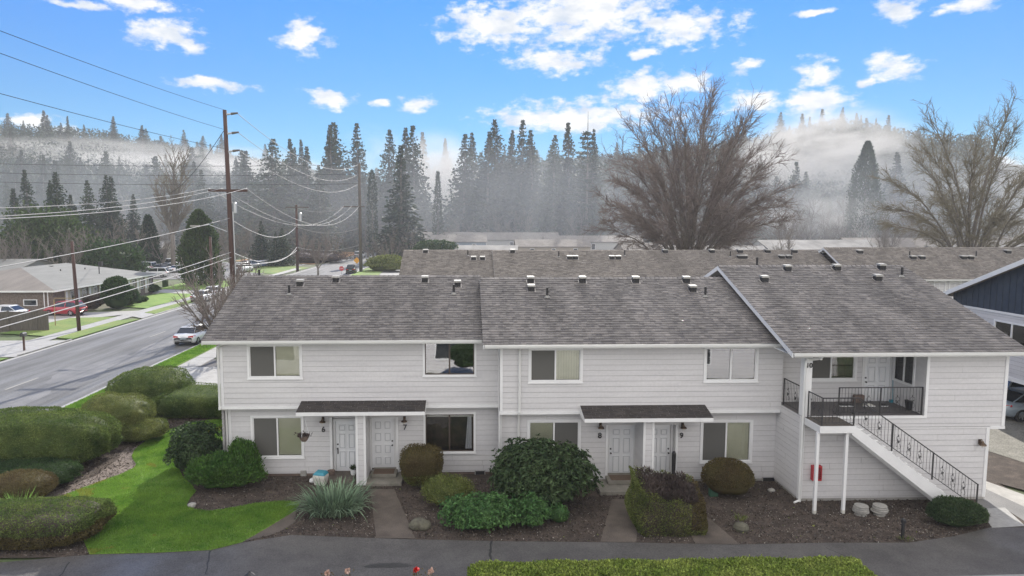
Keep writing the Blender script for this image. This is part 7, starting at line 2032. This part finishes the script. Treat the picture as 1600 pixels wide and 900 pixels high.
def open_bare(px, Y, pytop, wpx, lab, seed, nmain, mt, trunk_h=1.0, k2=.55, k3=1.5, r0=.28, seg3=1.8, sp=.95, up0=.07, name='bare_tree', loc=None, h=None, w=None, group=None, dome=False):
    rng = np.random.default_rng(seed)
    if loc is None: q = at(px, pytop, Y=Y); H, Wd, loc = q.z, wpx / 1067 * Y / 2, (q.x, Y, 0)
    else: H, Wd = h, w
    e = empty(name, loc, 0, lab, 'tree', group)
    lv = [dict(seg=H * .05, wob=.045, up=up0), dict(num=k2 * 20 / H, perm=True, tp=.3, t0=.2, ang=(.35, .8), len=.42, rad=.55, rmin=.0030 * H, seg=H * .035, wob=.09, up=.10),
          dict(num=k3 * 20 / H, perm=True, t0=.1, ang=(.4, .9), len=.42, rad=.6, rmin=.0020 * H, seg=H * .025, wob=.13, up=.07), dict(num=seg3 * 20 / H, perm=True, t0=.1, ang=(.4, 1.0), len=.5, rad=.7, rmin=.0014 * H, seg=H * .02, wob=.15, up=.03)]
    out = []; starts = []
    for i in range(nmain):
        a = 6.283 * i / nmain + rng.uniform(-.4, .4); th = sp * math.sqrt((i + .3) / nmain) * rng.uniform(.8, 1.1)
        d = np.array([math.sin(th) * math.cos(a * 2.4), math.sin(th) * math.sin(a * 2.4), math.cos(th)])
        if dome:
            ph = 1.8 * ((i + .5) / nmain) ** .7; zc_ = .48 * H; a2 = i * 2.4 + rng.uniform(-.4, .4)
            tip = np.array([Wd * math.sin(ph) * math.cos(a2), Wd * .8 * math.sin(ph) * math.sin(a2), zc_ + (H - zc_) * math.cos(ph)]) * rng.uniform(.88, 1.0)
            d = tip - np.array([0, 0, trunk_h]); d = d / np.linalg.norm(d)
            l = float(np.linalg.norm(tip - np.array([0, 0, trunk_h])))
        else:
            hx = math.hypot(d[0], d[1]); l = 1 / math.sqrt((hx / Wd) ** 2 + (d[2] / (H - trunk_h)) ** 2) * rng.uniform(.85, 1.0)
        starts.append((np.array([0, 0, trunk_h * .9]), d, l * .95, r0 * rng.uniform(.6, 1), 0))
    grow(rng, starts, lv, out)
    mb = MB(); mb.tube([(0, 0, -.3), (0, 0, trunk_h * .5), (0, 0, trunk_h + .2)], [r0 * 1.9, r0 * 1.6, r0 * 1.3], 10); mb.build('trunk', M['bark'], e, smooth=True)
    seg_mesh(out, 'limbs', M['bark'], e, (0, 1)); seg_mesh(out, 'twigs', M[mt], e, (2, 3))
    return e
round_bare(1535, 74, 135, 300, 'spreading bare tree with olive twigs above the navy gable', 211, 20, 'twig_olive', zcf=.46, fan=1.38, r0=(.16, .26), n1=22, n2=6, n3=5, trunk=(.8, 4.0), th=(.040, .027, .020), reach=.91, start=.24, jit=.09)
open_bare(263, 140, 214, 76, 'tall slender bare tree rising out of the misty left valley', 212, 14, 'twig_olive', trunk_h=8.0, r0=.30, k2=1.6, k3=1.8, seg3=1.6, sp=.62)
# bare street trees at the house corner
q = at(336, 571, z=0.1)
open_bare(0, 0, 0, 0, 'low spreading bare street tree at the left eave of the townhouse', 213, 9, 'twig', trunk_h=1.5, r0=.11, k2=1.0, k3=1.6, seg3=1.8, sp=1.35, up0=.03, loc=(at(340, 500, Y=49.5).x, 49.5, .1), h=7.6, w=6.0)
open_bare(0, 0, 0, 0, 'reddish twiggy bare tree close to the foot of the tallest pole', 214, 8, 'twig', trunk_h=1.6, r0=.12, k2=1.0, k3=1.7, seg3=2.0, sp=1.1, loc=(at(335, 440, Y=60).x, 60, .1), h=6.6, w=3.6)
open_bare(0, 0, 0, 0, 'small bare street tree beyond the tallest pole', 215, 8, 'twig', trunk_h=1.6, r0=.12, k2=1.0, k3=1.7, seg3=2.0, sp=1.1, loc=(at(375, 430, Y=78).x, 78, .1), h=6.2, w=3.8)
open_bare(0, 0, 0, 0, 'small pinkish bare tree left of the thin brown pole', 216, 7, 'twig', trunk_h=1.6, r0=.12, k2=1.0, k3=1.7, seg3=1.6, sp=1.0, loc=(at(497, 425, Y=128).x, 128, 0), h=7.0, w=5)
# brush: bare deciduous masses low on the valley side; a few variants, many copies
BR = []
for k in range(4):
    BR.append(open_bare(0, 0, 0, 0, None, 300 + k, 7, 'twig_brush', trunk_h=1.5, r0=.16, k2=.9, k3=1.7, seg3=1.7, sp=1.0 + .1 * k, loc=(0, -2000, -500), h=12, w=6.5, name='bare_woodland_tree', group='bare trees along the valley floor'))
bu = set(); rb_ = random.Random(12)
def brush(x, y, s, k, z=None):
    src = BR[k]
    if k not in bu: t = src; bu.add(k)
    else: t = copy_tree(src)
    t.location = (x, y, float(hz(x, y)) if z is None else z); t.scale = (s * rb_.uniform(.9, 1.25), s * rb_.uniform(.9, 1.25), s); t.rotation_euler = (0, 0, rb_.uniform(0, 6.28))
    t['label'] = 'grey brown leafless tree among the bare trees along the valley floor'; t['category'] = 'tree'
nb = 0
for k in range(190):
    a = rb_.uniform(-1.0, .62); 
    far = rb_.random() < .75
    r = rb_.uniform(232, 300) if far else rb_.uniform(205, 245)
    x, y = r * math.sin(a), r * math.cos(a)
    if y < 130: continue
    if not far and (-62 < x < 45): continue
    if -40 < x < -15 and y < 240: continue
    s = rb_.uniform(.75, 1.5)
    brush(x, y, s, rb_.randrange(4)); nb += 1
for (px, Y, s) in ((590, 170, .62), (612, 165, .75), (600, 150, .5), (640, 185, .8), (660, 195, .7), (655, 175, .55), (575, 200, .8), (690, 225, .9), (700, 205, .7), (20, 120, .9), (0, 112, .8), (45, 118, .8), (120, 125, .9), (150, 122, .95), (175, 135, .9), (200, 140, .9), (98, 112, .8), (255, 150, .9), (360, 150, .8), (390, 170, .9), (345, 165, .9), (475, 200, .8), (520, 195, .8), (1230, 150, .8), (1330, 195, .8), (1380, 170, .9), (1420, 200, 1.1), (1450, 215, 1.2), (1500, 225, 1.2), (1560, 215, 1.3), (1600, 200, 1.3), (1300, 225, 1.2), (1250, 215, 1.1)):
    brush(at(px, 400, Y=Y).x, Y, s, rb_.randrange(4), z=0)
bush('roadside_shrub', (at(607, 425, Y=142).x, 142), (4.5, 3, 3.2), M['hedge_olive'], 'rounded grey green roadside shrub beside the bright pavement', 'shrub', n=2600, leaf=(.4, .2), seed=95, amp=.2, freq=.4)
bush('roadside_shrub', (at(712, 395, Y=165).x - 5, 165), (6, 4, 5.5), M['yewdark'], 'large dark rounded shrub left of the far roofs', 'shrub', n=3500, leaf=(.5, .25), seed=96, amp=.15, freq=.4)
bush('field_shrub', (at(480, 410, Y=170).x, 172), (9, 4, 2.4), M['deadtwig'], 'brown thicket in front of the orange field', 'shrub', n=4000, leaf=(.7, .06), seed=97, amp=.3, freq=.4, wild=.8)
# hillside firs: counted individuals, look-alikes
rh = random.Random(33)
made = 0
for ring, (r0_, r1_, nn, hh) in enumerate(((262, 330, 76, (20, 32)), (330, 420, 62, (20, 30)), (430, 530, 80, (20, 29)), (480, 560, 34, (20, 27)))):
    for k in range(nn):
        a = -.78 + 1.38 * (k + rh.uniform(-.45, .45)) / nn; r = rh.uniform(r0_, r1_)
        x, y = r * math.sin(a), r * math.cos(a)
        pxx = CX + F_PX * math.tan(a - YAW)
        hscale = 1.0
        if ring <= 1 and 560 < pxx < 720: hscale = .6
        if ring == 0 and (350 < pxx < 560 or 720 < pxx < 950): hscale = 1.3
        plant_con(x, y, rh.uniform(hh[0] * .75, hh[1] * 1.08) * hscale, rh.randrange(7), 'misty fir among many like it on the wooded hillside', 'firs on the wooded hillside', rh.uniform(.75, 1.35)); made += 1
print('hill firs', made, 'brush', nb)
# forest cover: the wooded slope as one mass of treetops no one could count
rng = np.random.default_rng(77)
n = 16000
a = rng.uniform(-.85, .66, n); r = rng.uniform(300, 600, n)
x, y = r * np.sin(a), r * np.cos(a); z = hz(x, y)
Ps = []; Ds = []; Ls = []
for k in range(12):
    t = k / 12; hh = 17
    Ps.append(np.stack([x + rng.normal(size=n) * 2.4 * (1 - t), y + rng.normal(size=n) * 2.4 * (1 - t), z + hh * t], 1)); Ls.append(3.4 * (1 - .55 * t) * np.ones(n))
P = np.concatenate(Ps); L = np.concatenate(Ls)
V, Q = leaf_cards(P, rng.normal(size=P.shape) + [0, 0, .2], L, L * .55, rng)
o = np_mesh('hillside_forest', V, Q, M['conifer_far']); o['kind'] = 'stuff'; o['label'] = 'distant wooded hillside of mixed firs'

# ------------------------------------------------------------------ air: thin haze and drifting mist
def volume_mat(name, dens, color=(.93, .95, 1.0), aniso=.1, hetero=None):
    m, t, b = newmat(name); N = t.nodes; L = t.links; N.remove(b)
    v = N.new('ShaderNodeVolumePrincipled'); v.inputs['Color'].default_value = col4(color); v.inputs['Density'].default_value = dens; v.inputs['Anisotropy'].default_value = aniso
    L.new(v.outputs[0], N['Material Output'].inputs['Volume'])
    if hetero:
        sc, lo, hi = hetero
        tcx = N.new('ShaderNodeTexCoord'); mp = N.new('ShaderNodeMapping'); L.new(tcx.outputs['Object'], mp.inputs[0]); mp.inputs['Scale'].default_value = sc
        n_ = N.new('ShaderNodeTexNoise'); n_.inputs['Scale'].default_value = 1; n_.inputs['Detail'].default_value = 4; n_.inputs['Roughness'].default_value = .6; L.new(mp.outputs[0], n_.inputs['Vector'])
        # fade toward the surface of the unit ball
        ln = N.new('ShaderNodeVectorMath'); ln.operation = 'LENGTH'; L.new(tcx.outputs['Object'], ln.inputs[0])
        f = N.new('ShaderNodeMapRange'); f.inputs['From Min'].default_value = 1.0; f.inputs['From Max'].default_value = .35; f.interpolation_type = 'SMOOTHSTEP'; L.new(ln.outputs['Value'], f.inputs['Value'])
        r_ = N.new('ShaderNodeMapRange'); r_.inputs['From Min'].default_value = lo; r_.inputs['From Max'].default_value = hi; r_.inputs['To Max'].default_value = dens; L.new(n_.outputs['Fac'], r_.inputs['Value'])
        mu = N.new('ShaderNodeMath'); mu.operation = 'MULTIPLY'; L.new(f.outputs[0], mu.inputs[0]); L.new(r_.outputs[0], mu.inputs[1]); L.new(mu.outputs[0], v.inputs['Density'])
    return m
HAZE_D = .00035
mb = MB(); mb.box(-905, 1005, -65, 1505, -1.05, 104)
hz_o = mb.build('haze', volume_mat('haze_air', HAZE_D)); hz_o['kind'] = 'stuff'
def mist(px, py, Y, wpx, hpx, depth, dens, seed, sc=(2.0, 2.0, 2.4), lo=.42, hi=.72, name='mist'):
    q = at(px, py, Y=Y); s = Y / 1067
    bm = bmesh.new(); bmesh.ops.create_icosphere(bm, subdivisions=3, radius=1.0); me = bpy.data.meshes.new(name); bm.to_mesh(me); bm.free()
    me.materials.append(volume_mat(name + '_%d' % seed, dens, (.66, .70, .75) if seed in (7, 17, 18) else (.84, .82, .79), .1, (sc, lo, hi)))
    o = bpy.data.objects.new(name, me); COL.objects.link(o); o.location = q; o.scale = (wpx * s, depth, hpx * s); o['kind'] = 'stuff'
    return o
mist(100, 262, 400, 330, 50, 60, .062, 1, sc=(4.0, 2, 3.2), lo=.40, hi=.66)
mist(340, 268, 380, 220, 42, 50, .055, 2, sc=(3.6, 2, 3.2), lo=.40, hi=.68)
mist(685, 285, 330, 90, 85, 60, .06, 3, lo=.30, hi=.7)
mist(590, 240, 290, 70, 50, 40, .014, 4)
mist(1275, 245, 300, 130, 85, 60, .07, 5, sc=(3.2, 2, 3.6), lo=.38, hi=.66)
mist(1290, 340, 215, 110, 60, 35, .034, 6, lo=.36, hi=.68)
mist(800, 330, 215, 400, 130, 75, .0042, 7, sc=(2, 2, 1.4), lo=.1, hi=.5)
mist(250, 320, 215, 480, 120, 75, .0036, 17, sc=(2, 2, 1.4), lo=.1, hi=.5)
mist(1400, 320, 205, 400, 120, 60, .0050, 18, sc=(2, 2, 1.4), lo=.1, hi=.5)
mist(1440, 300, 250, 120, 60, 40, .015, 8)
mist(1352, 372, 112, 16, 24, 3, .10, 9, name='roof_steam', sc=(2.5, 2.5, 1.2))
mist(1085, 409, 57, 45, 20, 2, .035, 10, name='roof_steam', sc=(2.5, 2.5, 1.2))
